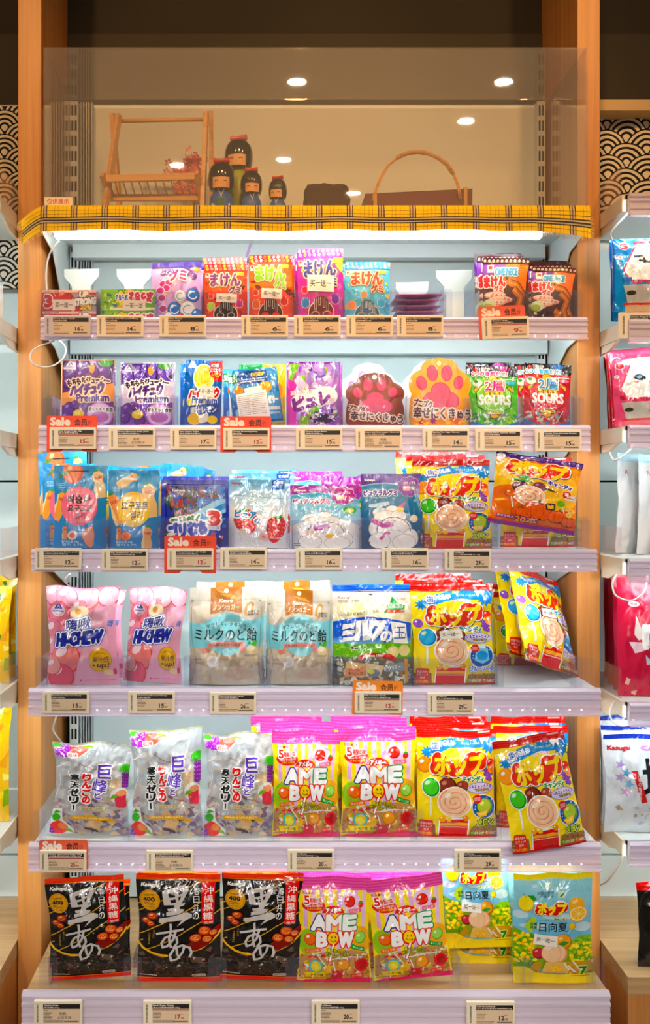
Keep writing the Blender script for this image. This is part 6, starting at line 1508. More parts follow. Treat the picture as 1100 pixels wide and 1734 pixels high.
def marsh(v):
    a = Art(50, 190, 540, 768, '#1a86b0')
    w = v == 'white'
    a.grad(50, 270, 540, 768, '#48b8dc' if w else '#1c8cb8', '#e8eef4' if w else '#165a8c', 7)
    a.p([(50, 190), (540, 190), (540, 330), (400, 280), (250, 262), (50, 285)], '#b445b4' if w else '#6a3aa8'); a.l([(50, 285), (150, 268), (250, 262), (400, 280), (540, 330)], 8, '#a8dcec')
    a.t('Kabaya', 120, 240, 82, 22, '#ffffff', bold=1.5)
    for k in range(9): a.e(425+62*math.cos(k*.7), 290+56*math.sin(k*.7), 30, 28, '#f4e0f0')
    for k in range(9): a.e(425+62*math.cos(k*.7), 290+56*math.sin(k*.7), 27, 25, '#c048a8' if w else '#8a3aac')
    a.e(425, 290, 66, 60, '#c048a8' if w else '#8a3aac'); a.t('ぷりっプル', 430, 262, 96, 22, '#f8e8f4', bold=1); a.r(375, 285, 430, 325, '#f4b0b8' if not w else '#f0e8c0', 8); a.star(455, 300, 22, 12, 7, '#8ac04a' if not w else '#e03a5a')
    a.t('ピュアラルグミ', 198, 340, 256, 44, '#c02a8a' if w else '#5a2a9c', out='#f4f8ff', ow=6, bold=3, rot=0); a.t('Grape Gummy', 195, 378, 120, 16, '#b8e4f0', bold=1)
    for x, y in ((95, 400), (300, 385), (470, 400), (405, 505), (500, 640)): a.star(x, y, 20, 4, 6, '#a8d8e8')
    # soft white sweets instead of the figure
    mm = '#f6f2ee'
    pts = [(200, 490, 60, 34), (290, 470, 50, 30), (240, 530, 90, 50), (340, 520, 60, 42), (170, 620, 60, 70), (260, 620, 90, 66), (360, 610, 76, 62), (430, 690, 60, 70), (300, 700, 100, 70), (190, 710, 80, 60), (380, 720, 90, 56)]
    if w: a.p([(50, 560), (180, 520), (400, 500), (540, 560), (540, 768), (50, 768)], '#f4f2f0'); a.e(290, 640, 190, 150, '#fbf9f6')
    for x, y, rx, ry in pts: a.e(x, y, rx+3, ry+3, '#8a8480'); a.e(x, y, rx, ry, mm)
    a.arc(300, 640, 130, 110, 180, 360, 5, '#3a3634'); a.p([(215, 590), (250, 560), (290, 575), (300, 600), (225, 612)], '#c83aa4'); a.l([(225, 600), (130, 550)], 34, '#c83aa4') if not w else a.r(210, 560, 330, 590, '#d890d0', 12); 
    if not w: a.l([(150, 540), (160, 575)], 8, '#e88ad0'); a.l([(180, 556), (190, 590)], 8, '#e88ad0'); a.l([(195, 700), (235, 660), (270, 650)], 22, '#c83a94'); a.e(350, 470, 30, 18, '#f6d83a'); a.p([(335, 450), (370, 455), (400, 400)], '#e0407a'); a.e(460, 540, 30, 30, '#f0e0cc'); a.p([(110, 430), (260, 405), (270, 430), (205, 450), (205, 490), (175, 490), (170, 455), (110, 450)], '#c4e0ee')
    else: a.e(330, 660, 34, 20, '#f6c83a'); a.e(200, 640, 40, 26, '#f0d8b8'); a.e(470, 420, 50, 34, '#58b86a'); a.e(470, 425, 30, 20, '#f0e890')
    a.bars(80, 720, 130, 755, 2, '#5a5450', 2)
    return a
for v in ('white', 'teal'): DES['marsh_'+v] = Design('soft_gummy_pouch', 'candy pouch', marsh(v), 'pouch', .112, .028, rounded(.05), M_FILM if v == 'white' else M_MATTE, crumple=1.0, pinch=0, back='#c8a0d0' if v == 'white' else '#4a3a8c')

def boxart(v):
    a = Art(0, 0, 280, 118, '#d83040')
    if v == 'red':
        for y in (0, 84):
            a.r(0, y, 280, y+84, '#c82c38'); a.r(0, y, 280, y+10, '#e8c8b8'); a.t('UHA味覚糖', 46, y+5, 80, 8, '#5a2a28')
            a.scat(20, 60, y+12, 170, y+80, 6, 14, ['#e89a8a', '#a81c2c', '#f0c0b0'], y+3, True); a.p([(150, y+12), (280, y+20), (280, y+84), (210, y+84)], '#b0a8ac')
            a.t('3', 30, y+44, 34, 42, '#d02030', out='#f4e8e0', ow=5, bold=5); a.t('UP', 215, y+18, 44, 20, '#f8f0d8', out='#7a2020', ow=3, bold=3, shear=.2); a.t('STRONG', 222, y+46, 112, 26, '#f4f0ea', out='#5a3a40', ow=4, bold=3, shear=.25, rot=-4); a.t('20%', 225, y+68, 60, 16, '#f0d060', out='#7a2020', ow=2, bold=1.5)
    else:
        for y in (0, 84):
            a.r(0, y, 280, y+84, '#6ab03a'); a.r(0, y, 90, y+84, '#8cc048'); a.scat(30, 5, y+5, 130, y+80, 7, 15, ['#c8e03c', '#3c8a3c', '#eef0b0', '#2a6a9c'], y+8, True); a.scat(10, 90, y+10, 150, y+70, 10, 18, ['#f0d84a', '#e8b83a'], y+4)
            a.t('ぷっちょ', 210, y+30, 120, 36, '#d0286c', out='#f8f0e0', ow=5, bold=4, rot=180); a.t('ぷっちょ', 110, y+32, 60, 22, '#2a6ac0', out='#ffffff', ow=3, bold=1.5, rot=180); a.r(60, y+70, 280, y+80, '#e8e4c8')
    return a
def candy_box(v, x0, x1, ytop, label, stick):
    Y = ROW[1][0]+.030; zt = SHELFZ[1]+.0006; w = (x1-x0)*Y/F; h = ZZ(ytop, Y)-zt
    t = empty('chewy_candy_box', (XX((x0+x1)/2, Y), Y, zt)); tag(t, label, 'candy box', 'small candy boxes on the top goods shelf')
    MB().box(-w/2, w/2, .0006, .075, 0, h).build('carton', mat('carton_'+v, {'red': '#c8a8a0', 'green': '#c8c890'}[v], .5), t, bevel=.0006)
    o = bpy.data.objects.new('printed_front', art_mesh('printed_front', boxart(v), plane_nodes(w, h), material=M_PRINT)); COL.objects.link(o); o.parent = t
    s = Art(0, 0, 100, 36, '#e9dccb'); s.t('买一送一', 50, 18, 76, 17, '#2a2624', rot=180 if stick[4] else 0, bold=.5)
    o = bpy.data.objects.new('paper_sticker', art_mesh('paper_sticker', s, plane_nodes(w*stick[2], h*stick[3]), material=M_PRINT)); COL.objects.link(o); o.parent = t; o.location = (w*stick[0], -.0012, h*stick[1])

# neighbours
def soft(v):
    a = Art(0, 0, 480, 560, '#e6e6e4')
    b = '#2a9ade' if v == 'blue' else '#e8608c'; d = '#1c6cc4' if v == 'blue' else '#c81c3c'
    a.r(0, 0, 480, 560, b); a.p([(150, 40), (480, 40), (480, 340), (100, 340), (60, 250), (80, 200)], '#c8344a'); a.p([(156, 48), (480, 48), (480, 335), (106, 335), (68, 250), (90, 200)], '#ecebe6')
    a.r(140, 22, 480, 46, '#e0506a'); a.e(232, 36, 13, 13, '#8a8a8a'); a.e(75, 62, 36, 32, '#f0c8c8'); a.e(75, 62, 28, 25, '#d02a3a'); a.e(42, 150, 18, 16, '#f4f0f0'); a.t('3', 42, 150, 14, 18, '#d02a3a')
    if v == 'blue': a.l([(130, 150), (180, 150), (200, 190), (240, 195)], 20, '#1c3c5a'); a.l([(160, 180), (205, 200)], 16, '#1c3c5a'); a.l([(290, 150), (350, 155), (320, 200)], 20, '#1c4a8a'); a.l([(270, 190), (255, 205), (272, 215)], 4, '#3a3a3a')
    else: a.e(200, 170, 46, 24, '#20242c', rot=12); a.e(195, 165, 22, 14, '#8ab0d0'); a.e(180, 205, 24, 9, '#e88a9a'); a.arc(280, 200, 20, 14, 20, 160, 4, '#4a3a3a')
    a.t('LEMON 100%', 270, 352, 300, 26, '#d8344a', bold=2, rot=3); a.p([(60, 370), (480, 370), (480, 500), (90, 500)], '#cfcac4'); a.e(110, 430, 30, 18, '#4a4640'); a.t('ヨーグルト', 380, 405, 210, 50, '#1c1c20', bold=5); a.t('ソフト', 330, 465, 150, 44, '#1c1c20', bold=3)
    a.t('乳酸菌', 85, 330, 60, 36, d, bold=3); a.r(60, 500, 480, 516, '#d83a3a'); a.r(80, 516, 480, 560, '#d8b48a' if v == 'blue' else '#e4788a'); a.t('グミ', 330, 540, 60, 30, d, bold=2)
    a.r(0, 0, 12, 560, d)
    return a
for v in ('blue', 'pink'): DES['soft_'+v] = Design('yogurt_candy_bag', 'candy bag', soft(v), 'pillow', .125, .03, None, M_FOIL, crumple=.9, seal=(.04, .03), pinch=.03, back='#3a6ac0' if v == 'blue' else '#d83a5c')
def magenta():
    a = Art(0, 0, 480, 620, '#d0124e'); a.r(0, 0, 480, 40, '#b80c40'); a.e(90, 130, 32, 16, '#f6e4ea'); a.t('明治', 90, 130, 36, 14, '#c81a4a'); a.bars(190, 110, 460, 135, 1, '#f0a8bc', 3)
    a.p([(100, 190), (130, 260), (140, 310), (110, 320), (90, 290)], '#f0e4e0'); a.p([(60, 330), (130, 330), (150, 370), (90, 390)], '#f4dce4'); a.t('m', 205, 300, 120, 110, '#ffffff', bold=14); a.t('apricot', 350, 310, 160, 70, '#ffffff', bold=5); a.p([(150, 395), (175, 420), (190, 400), (205, 420), (225, 392), (218, 450), (160, 450)], '#d8e4f4'); a.e(225, 95, 30, 14, '#f6e4ea')
    a.scat(20, 30, 450, 470, 610, 14, 30, ['#e8c8b0', '#a80c3c', '#d8a888', '#8a1030'], 91, True); return a
DES['magenta'] = Design('magenta_snack_bag', 'snack bag', magenta(), 'pillow', .14, .038, zig(20, .004), M_MATTE, crumple=1.3, seal=(.05, .04), back='#c8104a')
def salt():
    a = Art(0, 0, 480, 620, '#dfe6ec'); a.r(0, 0, 480, 30, '#2340a8'); a.r(0, 34, 480, 60, '#eef2f6'); a.t('Kasugai', 90, 90, 130, 34, '#c04850', bold=3); a.e(250, 85, 40, 18, '#c8a0d0'); a.arc(250, 85, 24, 10, 0, 360, 3, '#8a5aa8')
    for x, y, c in ((90, 190, '#b8a0d8'), (120, 240, '#7ab0dc'), (80, 270, '#c8b0e0'), (130, 310, '#8ac0e4'), (110, 360, '#d0a8cc')): a.star(x, y, 34, 14, 5, c)
    a.t('塩', 330, 280, 230, 260, '#1a1c24', bold=9); a.p([(150, 230), (185, 225), (240, 420), (205, 430)], '#d03a3c'); a.tv('沖縄の塩使用', 195, 240, 410, 18, '#ffffff'); a.t('飴', 400, 470, 120, 130, '#1a1c24', bold=5)
    a.e(320, 560, 60, 52, '#2a3c9c'); a.t('熱中症対策', 320, 560, 90, 30, '#f0d838', bold=1.5); a.scat(16, 60, 440, 300, 560, 14, 30, ['#e8e4dc', '#c8ccd4', '#b8a898'], 92, True); return a
DES['salt'] = Design('salt_candy_bag', 'candy bag', salt(), 'pillow', .14, .03, None, M_FOIL, crumple=1.2, seal=(.05, .03), back='#d4dce6', pinch=.06)
def blackbag():
    a = Art(0, 0, 400, 520, '#18120e'); a.r(0, 0, 400, 50, '#c81c24'); a.p([(100, 80), (160, 80), (130, 120)], '#d83a3a'); a.t('MORINAGA', 130, 135, 80, 14, '#d8c8b8'); a.tv('素材の甘さ', 130, 200, 420, 34, '#f0ece4', bold=1.5); a.t('飴', 280, 300, 130, 140, '#d8c8b0', bold=5); return a
DES['blackbag'] = Design('black_candy_bag', 'candy bag', blackbag(), 'pillow', .13, .03, None, M_FILM, crumple=1, seal=(.06, .04))
def yellowbag():
    a = Art(0, 0, 400, 500, '#f0c41a'); a.scat(70, 0, 60, 400, 480, 16, 50, ['#f8dc3a', '#8cb02a', '#e8a81a', '#f4e88a', '#4a8a2a'], 93, True); a.r(0, 0, 400, 40, '#f4d01c'); a.t('レモン', 200, 230, 260, 90, '#2a6a2a', out='#ffffff', ow=9, bold=6); return a
DES['yellowbag'] = Design('yellow_candy_bag', 'candy bag', yellowbag(), 'pillow', .14, .035, zig(20, .004), M_FILM, crumple=1.3, seal=(.06, .04), back='#f0c82a')
def plainbag():
    a = Art(0, 0, 300, 480, '#dddcdc'); a.r(0, 0, 300, 40, '#b4ccd8'); a.p([(140, 120), (170, 150), (160, 420), (140, 400)], '#8a9ab8'); a.t('R', 60, 90, 20, 24, '#c8504a'); return a
DES['plainbag'] = Design('white_snack_bag', 'snack bag', plainbag(), 'pillow', .13, .03, None, M_MATTE, crumple=1.2, seal=(.06, .04), back='#dddcdc')
# ------------------------------------------------------------------ goods on the shelves
FRONT = {}
def put(des, name, x0, x1, ytop, Y, zs, label, group, roll=0, yaw=0, lean=4, seed=0, lift=0, ybot=None):
    """a package whose outline fills x0..x1 at depth Y, standing on the height zs; roll > 0 leans clockwise"""
    D = DES[des]; me, st = D.mesh(seed)
    w = (x1-x0)*Y/F; zt = ZZ(ytop, Y); zb = zs+lift if ybot is None else ZZ(ybot, Y)
    H = (zt-zb)/max(.3, math.cos(math.radians(lean)))
    r = abs(math.radians(roll))
    if r > .02:      # bounding box of the rolled package -> its own width and height
        c, s = math.cos(r), math.sin(r); det = c*c-s*s
        W2, H2 = (w*c-H*s)/det, (H*c-w*s)/det; w, H = W2, H2
        lift2 = w/2*s
    else: lift2 = 0
    sx, sz = w/D.W, H/D.H
    o = bpy.data.objects.new(name, me); COL.objects.link(o)
    o.scale = (sx, min(sx, sz)*1.0, sz)
    o.location = (XX((x0+x1)/2, Y) - math.sin(math.radians(roll))*H/2*1.0, Y, zb+lift2+.0006+ .0)
    o.rotation_euler = (Matrix.Rotation(math.radians(yaw), 3, 'Z') @ Matrix.Rotation(math.radians(-lean), 3, 'X') @ Matrix.Rotation(math.radians(roll), 3, 'Y')).to_euler()
    # keep the lowest point on the shelf
    R = o.rotation_euler.to_matrix(); ths = D.T/2*o.scale[1]
    tag(o, label, D.cat, group)
    if st:
        q = bpy.data.objects.new('paper_sticker', st); COL.objects.link(q); q.parent = o
    return o
def row(r, des, name, x0, x1, ytop, k, label, group, **kw):
    if k >= .02: kw['seed'] = 0
    D = DES[des]; Y = ROW[r][0]+.024+D.T/2+k
    o = put(des, name, x0, x1, ytop, Y, SHELFZ[r], label, group, **kw)
    if k < .02: FRONT.setdefault(r, []).append(((x0+x1)/2, name.replace('_', ' '), label))
    return o
G = {'mk': 'まけん', }
B = row
# --- row 1
candy_box('red', 72, 163, 491, 'red and silver candy box at the left end of the top goods shelf', (-.10, .32, .42, .36, 0))
candy_box('green', 170, 262, 490, 'green and yellow candy box with upside-down lettering on the top goods shelf', (.12, .30, .42, .34, 1))
FRONT[1] = [(117, 'red candy box', ''), (215, 'green candy box', '')]
B(1, 'dora', 'gummy_bag', 257, 341, 443, 0, 'purple grape gummy bag with round blue and white sweets on the front', 'gummy bags on the top goods shelf', roll=-1)
B(1, 'dora', 'gummy_bag', 262, 345, 446, .026, 'purple gummy bag directly behind the one with blue and white sweets', 'gummy bags on the top goods shelf', seed=1)
B(1, 'maken_purple', 'gummy_bag', 345, 419, 446, 0, 'red gummy bag with purple lettering and a paper sticker', 'gummy bags on the top goods shelf')
B(1, 'maken_purple', 'gummy_bag', 342, 417, 434, .026, 'red gummy bag behind the one with purple lettering', 'gummy bags on the top goods shelf', seed=1)
put('marsh_white', 'gummy_bag', 378, 422, 412, 2.02, SHELFZ[1], 'blue and white gummy bag tilted and sticking up behind the red gummy bags', 'gummy bags on the top goods shelf', roll=18, seed=3)
B(1, 'maken_green', 'gummy_bag', 421, 495, 430, 0, 'orange-red gummy bag with green lettering and a paper sticker', 'gummy bags on the top goods shelf')
B(1, 'maken_green', 'gummy_bag', 427, 499, 436, .026, 'orange-red gummy bag behind the one with green lettering', 'gummy bags on the top goods shelf', seed=1)
B(1, 'maken_navy', 'gummy_bag', 503, 582, 419, 0, 'pink gummy bag with navy lettering and a large paper sticker', 'gummy bags on the top goods shelf', roll=-1)
B(1, 'maken_navy', 'gummy_bag', 498, 575, 428, .026, 'pink gummy bag behind the one with navy lettering', 'gummy bags on the top goods shelf', seed=1)
B(1, 'maken_red', 'gummy_bag', 583, 660, 442, 0, 'light blue gummy bag with red lettering', 'gummy bags on the top goods shelf', roll=1)
B(1, 'maken_red', 'gummy_bag', 579, 655, 445, .026, 'light blue gummy bag behind the one with red lettering', 'gummy bags on the top goods shelf', seed=1)
for i in range(5):
    Y = ROW[1][0]+.032; D = DES['flat_purple']; me, st = D.mesh(i % 2)
    o = bpy.data.objects.new('gummy_pack', me); COL.objects.link(o)
    o.rotation_euler = (math.radians(-90), 0, math.radians((-1, 2, -2, 3, -3)[i])); o.scale = (.98, .74, 1.05)
    o.location = (XX(709+(0, 2, -2, -3, 1)[i], Y), Y+.001*i, SHELFZ[1]+.0062+.0108*i)
    w_ = ['lowest', 'second from the bottom', 'middle', 'second from the top', 'topmost'][i]
    tag(o, 'purple and pink gummy pack lying flat, %s of its stack of five' % w_, 'gummy bag', 'stack of purple gummy packs')
FRONT[1].append((709, 'purple packs', ''))
B(1, 'onepiece', 'gummy_bag', 817, 896, 436, 0, 'left front brown gummy bag with purple and orange corners behind the salmon sale card', 'brown gummy bags on the top goods shelf', roll=1)
for k in range(1, 4): B(1, 'onepiece', 'gummy_bag', 810-k*2, 888-k*2, 434-k*2, .022*k, 'brown gummy bag %s behind the left front brown one' % ['', 'first', 'second', 'third'][k], 'brown gummy bags on the top goods shelf', seed=k % 2)
B(1, 'onepiece', 'gummy_bag', 897, 976, 450, 0, 'right front brown gummy bag with purple and orange corners near the right post', 'brown gummy bags on the top goods shelf', roll=3)
for k in range(1, 4): B(1, 'onepiece', 'gummy_bag', 893-k*3, 970-k*3, 450-k*3, .022*k, 'brown gummy bag %s behind the right front brown one' % ['', 'first', 'second', 'third'][k], 'brown gummy bags on the top goods shelf', seed=k % 2)
# --- row 2
g2 = 'candy pouches on the second shelf'
B(2, 'premium_dark', 'grape_chew_pouch', 104, 193, 609, 0, 'dark purple grape chew pouch with copper edges above the left red sale card', g2)
for k in (1, 2): B(2, 'premium_light', 'grape_chew_pouch', 102+k, 186+k*5, 616+k*3, .03*k, 'pale purple chew pouch, %s behind the dark purple one' % ('directly' if k == 1 else 'last'), g2, seed=k % 2)
B(2, 'premium_light', 'grape_chew_pouch', 203, 293, 614, 0, 'shiny pale purple grape chew pouch right of the dark purple one', g2)
for k in (1, 2): B(2, 'premium_light', 'grape_chew_pouch', 205+k, 294+k, 616-k, .03*k, 'pale purple chew pouch, %s behind the shiny front one' % ('directly' if k == 1 else 'last'), g2, seed=1)
B(2, 'lemon', 'lemon_chew_pouch', 310, 377, 609, 0, 'blue lemon chew pouch with yellow lemons and a small sticker', g2, roll=2)
B(2, 'lemon_plain', 'lemon_chew_pouch', 305, 368, 617, .034, 'blue lemon chew pouch behind the one with the sticker', g2, seed=1)
B(2, 'orange_gummy', 'orange_gummy_pouch', 384, 480, 620, 0, 'blue orange-gummy pouch with two white receipts stuck on it, leaning left', g2, roll=-7, lean=5)
B(2, 'orange_gummy', 'orange_gummy_pouch', 378, 460, 625, .036, 'blue orange-gummy pouch behind the one with receipts', g2, seed=1)
B(2, 'green_gummy', 'orange_gummy_pouch', 405, 484, 617, .066, 'green and yellow gummy pouch peeking out behind the blue orange-gummy pouches', g2)
B(2, 'puregrape', 'grape_gummy_pouch', 485, 576, 613, 0, 'glossy lilac and pink grape gummy pouch with white leaf shapes', g2)
B(2, 'puregrape', 'grape_gummy_pouch', 490, 579, 618, .034, 'lilac grape gummy pouch behind the glossy front one', g2, seed=1)
g3 = 'paw-shaped pouches'
B(2, 'paw_brown', 'paw_shaped_pouch', 585, 685, 630, 0, 'brown paw-shaped pouch with pink pads', g3)
B(2, 'paw_white', 'paw_shaped_pouch', 586, 688, 628, .026, 'white paw-shaped pouch directly behind the brown one', g3)
B(2, 'paw_white', 'paw_shaped_pouch', 578, 672, 613, .055, 'pale paw-shaped pouch standing highest behind the brown one', g3, seed=1)
B(2, 'paw_yellow', 'paw_shaped_pouch', 692, 798, 604, 0, 'yellow paw-shaped pouch with pink pads', g3)
B(2, 'paw_white', 'paw_shaped_pouch', 686, 780, 608, .028, 'white paw-shaped pouch directly behind the yellow one', g3)
B(2, 'paw_white', 'paw_shaped_pouch', 681, 768, 613, .056, 'white paw-shaped pouch farthest behind the yellow one', g3, seed=1)
B(2, 'sours_green', 'sour_gummy_pouch', 796, 877, 620, 0, 'green sour gummy pouch with a green hexagon', g2, roll=1)
B(2, 'sours_green', 'sour_gummy_pouch', 790, 866, 614, .034, 'green sour gummy pouch behind the front green one', g2, seed=1)
B(2, 'sours_red', 'sour_gummy_pouch', 884, 969, 614, 0, 'red sour gummy pouch nearest the right post', g2, roll=3)
B(2, 'sours_red', 'sour_gummy_pouch', 872, 945, 616, .034, 'red sour gummy pouch behind the front red one', g2, seed=1)
# --- row 3
g4 = 'candy pouches on the third shelf'
B(3, 'yogurt_peach', 'yogurt_jelly_pouch', 90, 181, 789, 0, 'blue yogurt jelly pouch with a pink disc in front at the left', g4)
B(3, 'yogurt_peach', 'yogurt_jelly_pouch', 70, 160, 786, .034, 'blue yogurt jelly pouch directly behind the pink-disc one, shifted left', g4, seed=1)
B(3, 'yogurt_peach', 'yogurt_jelly_pouch', 62, 150, 765, .072, 'blue yogurt jelly pouch standing highest in the left corner of the third shelf', g4, seed=1, roll=-2)
B(3, 'yogurt_plain', 'yogurt_jelly_pouch', 182, 269, 797, 0, 'blue yogurt jelly pouch with a yellow disc', g4, roll=0)
B(3, 'yogurt_plain', 'yogurt_jelly_pouch', 196, 282, 792, .036, 'blue yogurt jelly pouch behind the yellow-disc one', g4, seed=1)
for k, (x0, x1, y, q) in enumerate(((150, 240, 788, .075), (215, 300, 786, .08), (262, 345, 784, .115), (285, 365, 786, .145))):
    put('yogurt_peach' if k % 2 else 'yogurt_plain', 'yogurt_jelly_pouch', x0, x1, y, ROW[3][0]+.04+q, SHELFZ[3], 'blue yogurt jelly pouch in the back rows, %s' % ['between the two front yogurt pouches', 'behind the yellow-disc pouch on its right', 'left behind the navy cola pouch', 'farthest back behind the navy cola pouch'][k], g4, roll=(4, -5, 6, 14)[k], seed=k % 2, lean=6)
B(3, 'cola', 'cola_gummy_pouch', 273, 386, 814, 0, 'navy cola gummy pouch with many coloured gummies above the red sale card', g4)
B(3, 'cola', 'cola_gummy_pouch', 276, 388, 808, .036, 'navy cola gummy pouch behind the front one', g4, seed=1)
B(3, 'strawberry', 'strawberry_gummy_pouch', 386, 488, 813, 0, 'silver pouch with big red strawberries in front', g4)
B(3, 'strawberry', 'strawberry_gummy_pouch', 388, 498, 802, .036, 'silver strawberry pouch directly behind the front one', g4, seed=1)
B(3, 'strawberry', 'strawberry_gummy_pouch', 392, 501, 797, .072, 'silver strawberry pouch last of its row', g4)
B(3, 'marsh_white', 'soft_gummy_pouch', 491, 608, 822, 0, 'white gummy pouch with purple top in front', g4)
B(3, 'marsh_white', 'soft_gummy_pouch', 545, 622, 808, .036, 'purple-topped white gummy pouch behind and right of the front one', g4, seed=1)
B(3, 'marsh_white', 'soft_gummy_pouch', 488, 580, 799, .072, 'purple-topped white gummy pouch last of its row', g4)
B(3, 'marsh_teal', 'soft_gummy_pouch', 611, 717, 803, 0, 'dark teal gummy pouch with purple top', g4)
B(3, 'marsh_teal', 'soft_gummy_pouch', 606, 705, 806, .036, 'dark teal gummy pouch behind the front one', g4, seed=1)
g5 = 'large lollipop bags'
B(3, 'pop_green', 'lollipop_bag', 700, 832, 779, 0, 'red and yellow lollipop bag with green lollipop on the third shelf, in front', g5)
B(3, 'pop_green', 'lollipop_bag', 690, 824, 770, .045, 'red and yellow lollipop bag directly behind the front one of the third shelf', g5, seed=1)
B(3, 'pop_green', 'lollipop_bag', 672, 800, 764, .09, 'red and yellow lollipop bag last of its row on the third shelf', g5)
B(3, 'pop_green', 'lollipop_bag', 846, 972, 775, .045, 'red and yellow lollipop bag half hidden under the orange pumpkin bag', g5, seed=1)
put('pop_halloween', 'lollipop_bag', 824, 990, 763, 1.855, SHELFZ[3], 'orange pumpkin lollipop bag with purple edges, tilted over the bag behind it', g5, roll=9, ybot=908, lean=3)
# --- row 4
g6 = 'candy bags on the fourth shelf'
B(4, 'hichew', 'chewy_candy_bag', 78, 204, 998, 0, 'pink peach chewy candy bag at the left end of the fourth shelf', g6)
B(4, 'hichew', 'chewy_candy_bag', 88, 214, 1003, .065, 'pink peach chewy candy bag behind the leftmost one', g6, seed=1)
B(4, 'hichew', 'chewy_candy_bag', 208, 316, 992, .004, 'pink peach chewy candy bag second from the left, leaning slightly right', g6, seed=1, roll=3)
B(4, 'throat', 'throat_candy_pouch', 318, 447, 995, 0, 'beige and pale blue throat candy pouch with gold ribbon, left one', g6)
B(4, 'throat', 'throat_candy_pouch', 330, 449, 985, .052, 'throat candy pouch behind the left one', g6, seed=1)
B(4, 'throat', 'throat_candy_pouch', 450, 563, 1000, 0, 'beige and pale blue throat candy pouch with gold ribbon, right one', g6, seed=1)
B(4, 'throat', 'throat_candy_pouch', 448, 557, 984, .052, 'throat candy pouch behind the right one', g6)
B(4, 'milkland', 'milk_candy_pouch', 562, 697, 991, 0, 'blue, white and green milk candy pouch above the amber sale card', g6)
B(4, 'milkland', 'milk_candy_pouch', 568, 694, 994, .044, 'milk candy pouch behind the front one', g6, seed=1)
B(4, 'pop_blue_sticker', 'lollipop_bag', 697, 837, 990, 0, 'red and yellow lollipop bag with blue lollipop and paper sticker', g5)
B(4, 'pop_green', 'lollipop_bag', 685, 820, 983, .045, 'lollipop bag directly behind the one with blue lollipop and sticker', g5, seed=1)
B(4, 'pop_green', 'lollipop_bag', 672, 800, 972, .09, 'lollipop bag last of its row on the fourth shelf', g5)
def slumped(des, loc, label, seed=0):
    """a bag slumped backwards, turned and tipped clockwise, resting on its lower right corner"""
    me, st = DES[des].mesh(seed); o = bpy.data.objects.new('lollipop_bag', me); COL.objects.link(o)
    o.rotation_euler = (Matrix.Rotation(math.radians(42), 3, 'Z') @ Matrix.Rotation(math.radians(-27), 3, 'X') @ Matrix.Rotation(math.radians(20), 3, 'Y')).to_euler()
    o.scale = (1.06, 1.0, 1.06); o.location = loc; tag(o, label, DES[des].cat, g5)
    if st: q = bpy.data.objects.new('paper_sticker', st); COL.objects.link(q); q.parent = o
slumped('pop_blue_sticker', (XX(934, 1.88), 1.880, SHELFZ[4]+.021), 'lollipop bag with paper sticker slumped clockwise at the right of the fourth shelf')
slumped('pop_blue', (XX(906, 1.94), 1.945, SHELFZ[4]+.024), 'lollipop bag directly behind the slumped one with the sticker', 1)
B(4, 'pop_green', 'lollipop_bag', 838, 948, 1004, .20, 'upright lollipop bag standing behind the slumped pair on the fourth shelf', g5, seed=1)
B(4, 'pop_green', 'lollipop_bag', 832, 936, 990, .245, 'upright lollipop bag farthest back at the right of the fourth shelf', g5)
# --- row 5
g7 = 'clear jelly bags'; g8 = 'lollipop packs with pink top'
B(5, 'jelly', 'jelly_pack', 84, 224, 1256, 0, 'clear fruit jelly bag at the left end of the fifth shelf', g7, roll=2)
B(5, 'jelly', 'jelly_pack', 221, 345, 1240, 0, 'clear fruit jelly bag second from the left', g7, seed=1)
B(5, 'jelly', 'jelly_pack', 345, 466, 1242, 0, 'clear fruit jelly bag beside the pink-topped lollipop packs', g7)
B(5, 'amebow', 'lollipop_pack', 460, 576, 1240, .0, 'yellow striped lollipop pack with pink top on the fifth shelf, left one', g8)
B(5, 'amebow', 'lollipop_pack', 440, 566, 1222, .05, 'pink-topped lollipop pack behind the left one of the fifth shelf', g8, seed=1)
B(5, 'amebow', 'lollipop_pack', 424, 545, 1210, .098, 'pink-topped lollipop pack farthest back on the left of the fifth shelf', g8)
B(5, 'amebow', 'lollipop_pack', 575, 707, 1236, 0, 'yellow striped lollipop pack with pink top on the fifth shelf, right one', g8, seed=1)
B(5, 'amebow', 'lollipop_pack', 566, 690, 1216, .05, 'pink-topped lollipop pack behind the right one of the fifth shelf', g8)
B(5, 'amebow', 'lollipop_pack', 560, 680, 1210, .098, 'pink-topped lollipop pack farthest back on the right of the fifth shelf', g8, seed=1)
B(5, 'pop_green', 'lollipop_bag', 704, 840, 1240, 0, 'upright red and yellow lollipop bag on the fifth shelf', g5, seed=1)
B(5, 'pop_green', 'lollipop_bag', 700, 834, 1226, .045, 'lollipop bag directly behind the upright one on the fifth shelf', g5)
B(5, 'pop_green', 'lollipop_bag', 696, 828, 1216, .09, 'lollipop bag last behind the upright one on the fifth shelf', g5, seed=1)
put('pop_green', 'lollipop_bag', 838, 992, 1243, 1.772, SHELFZ[5]+.002, 'red and yellow lollipop bag tilted left, hanging over the price strip', g5, roll=-9, ybot=1446, lean=8)
B(5, 'pop_green', 'lollipop_bag', 838, 966, 1232, .05, 'lollipop bag directly behind the left-tilted one', g5, seed=1)
B(5, 'pop_green', 'lollipop_bag', 834, 962, 1216, .095, 'lollipop bag last behind the left-tilted one', g5)
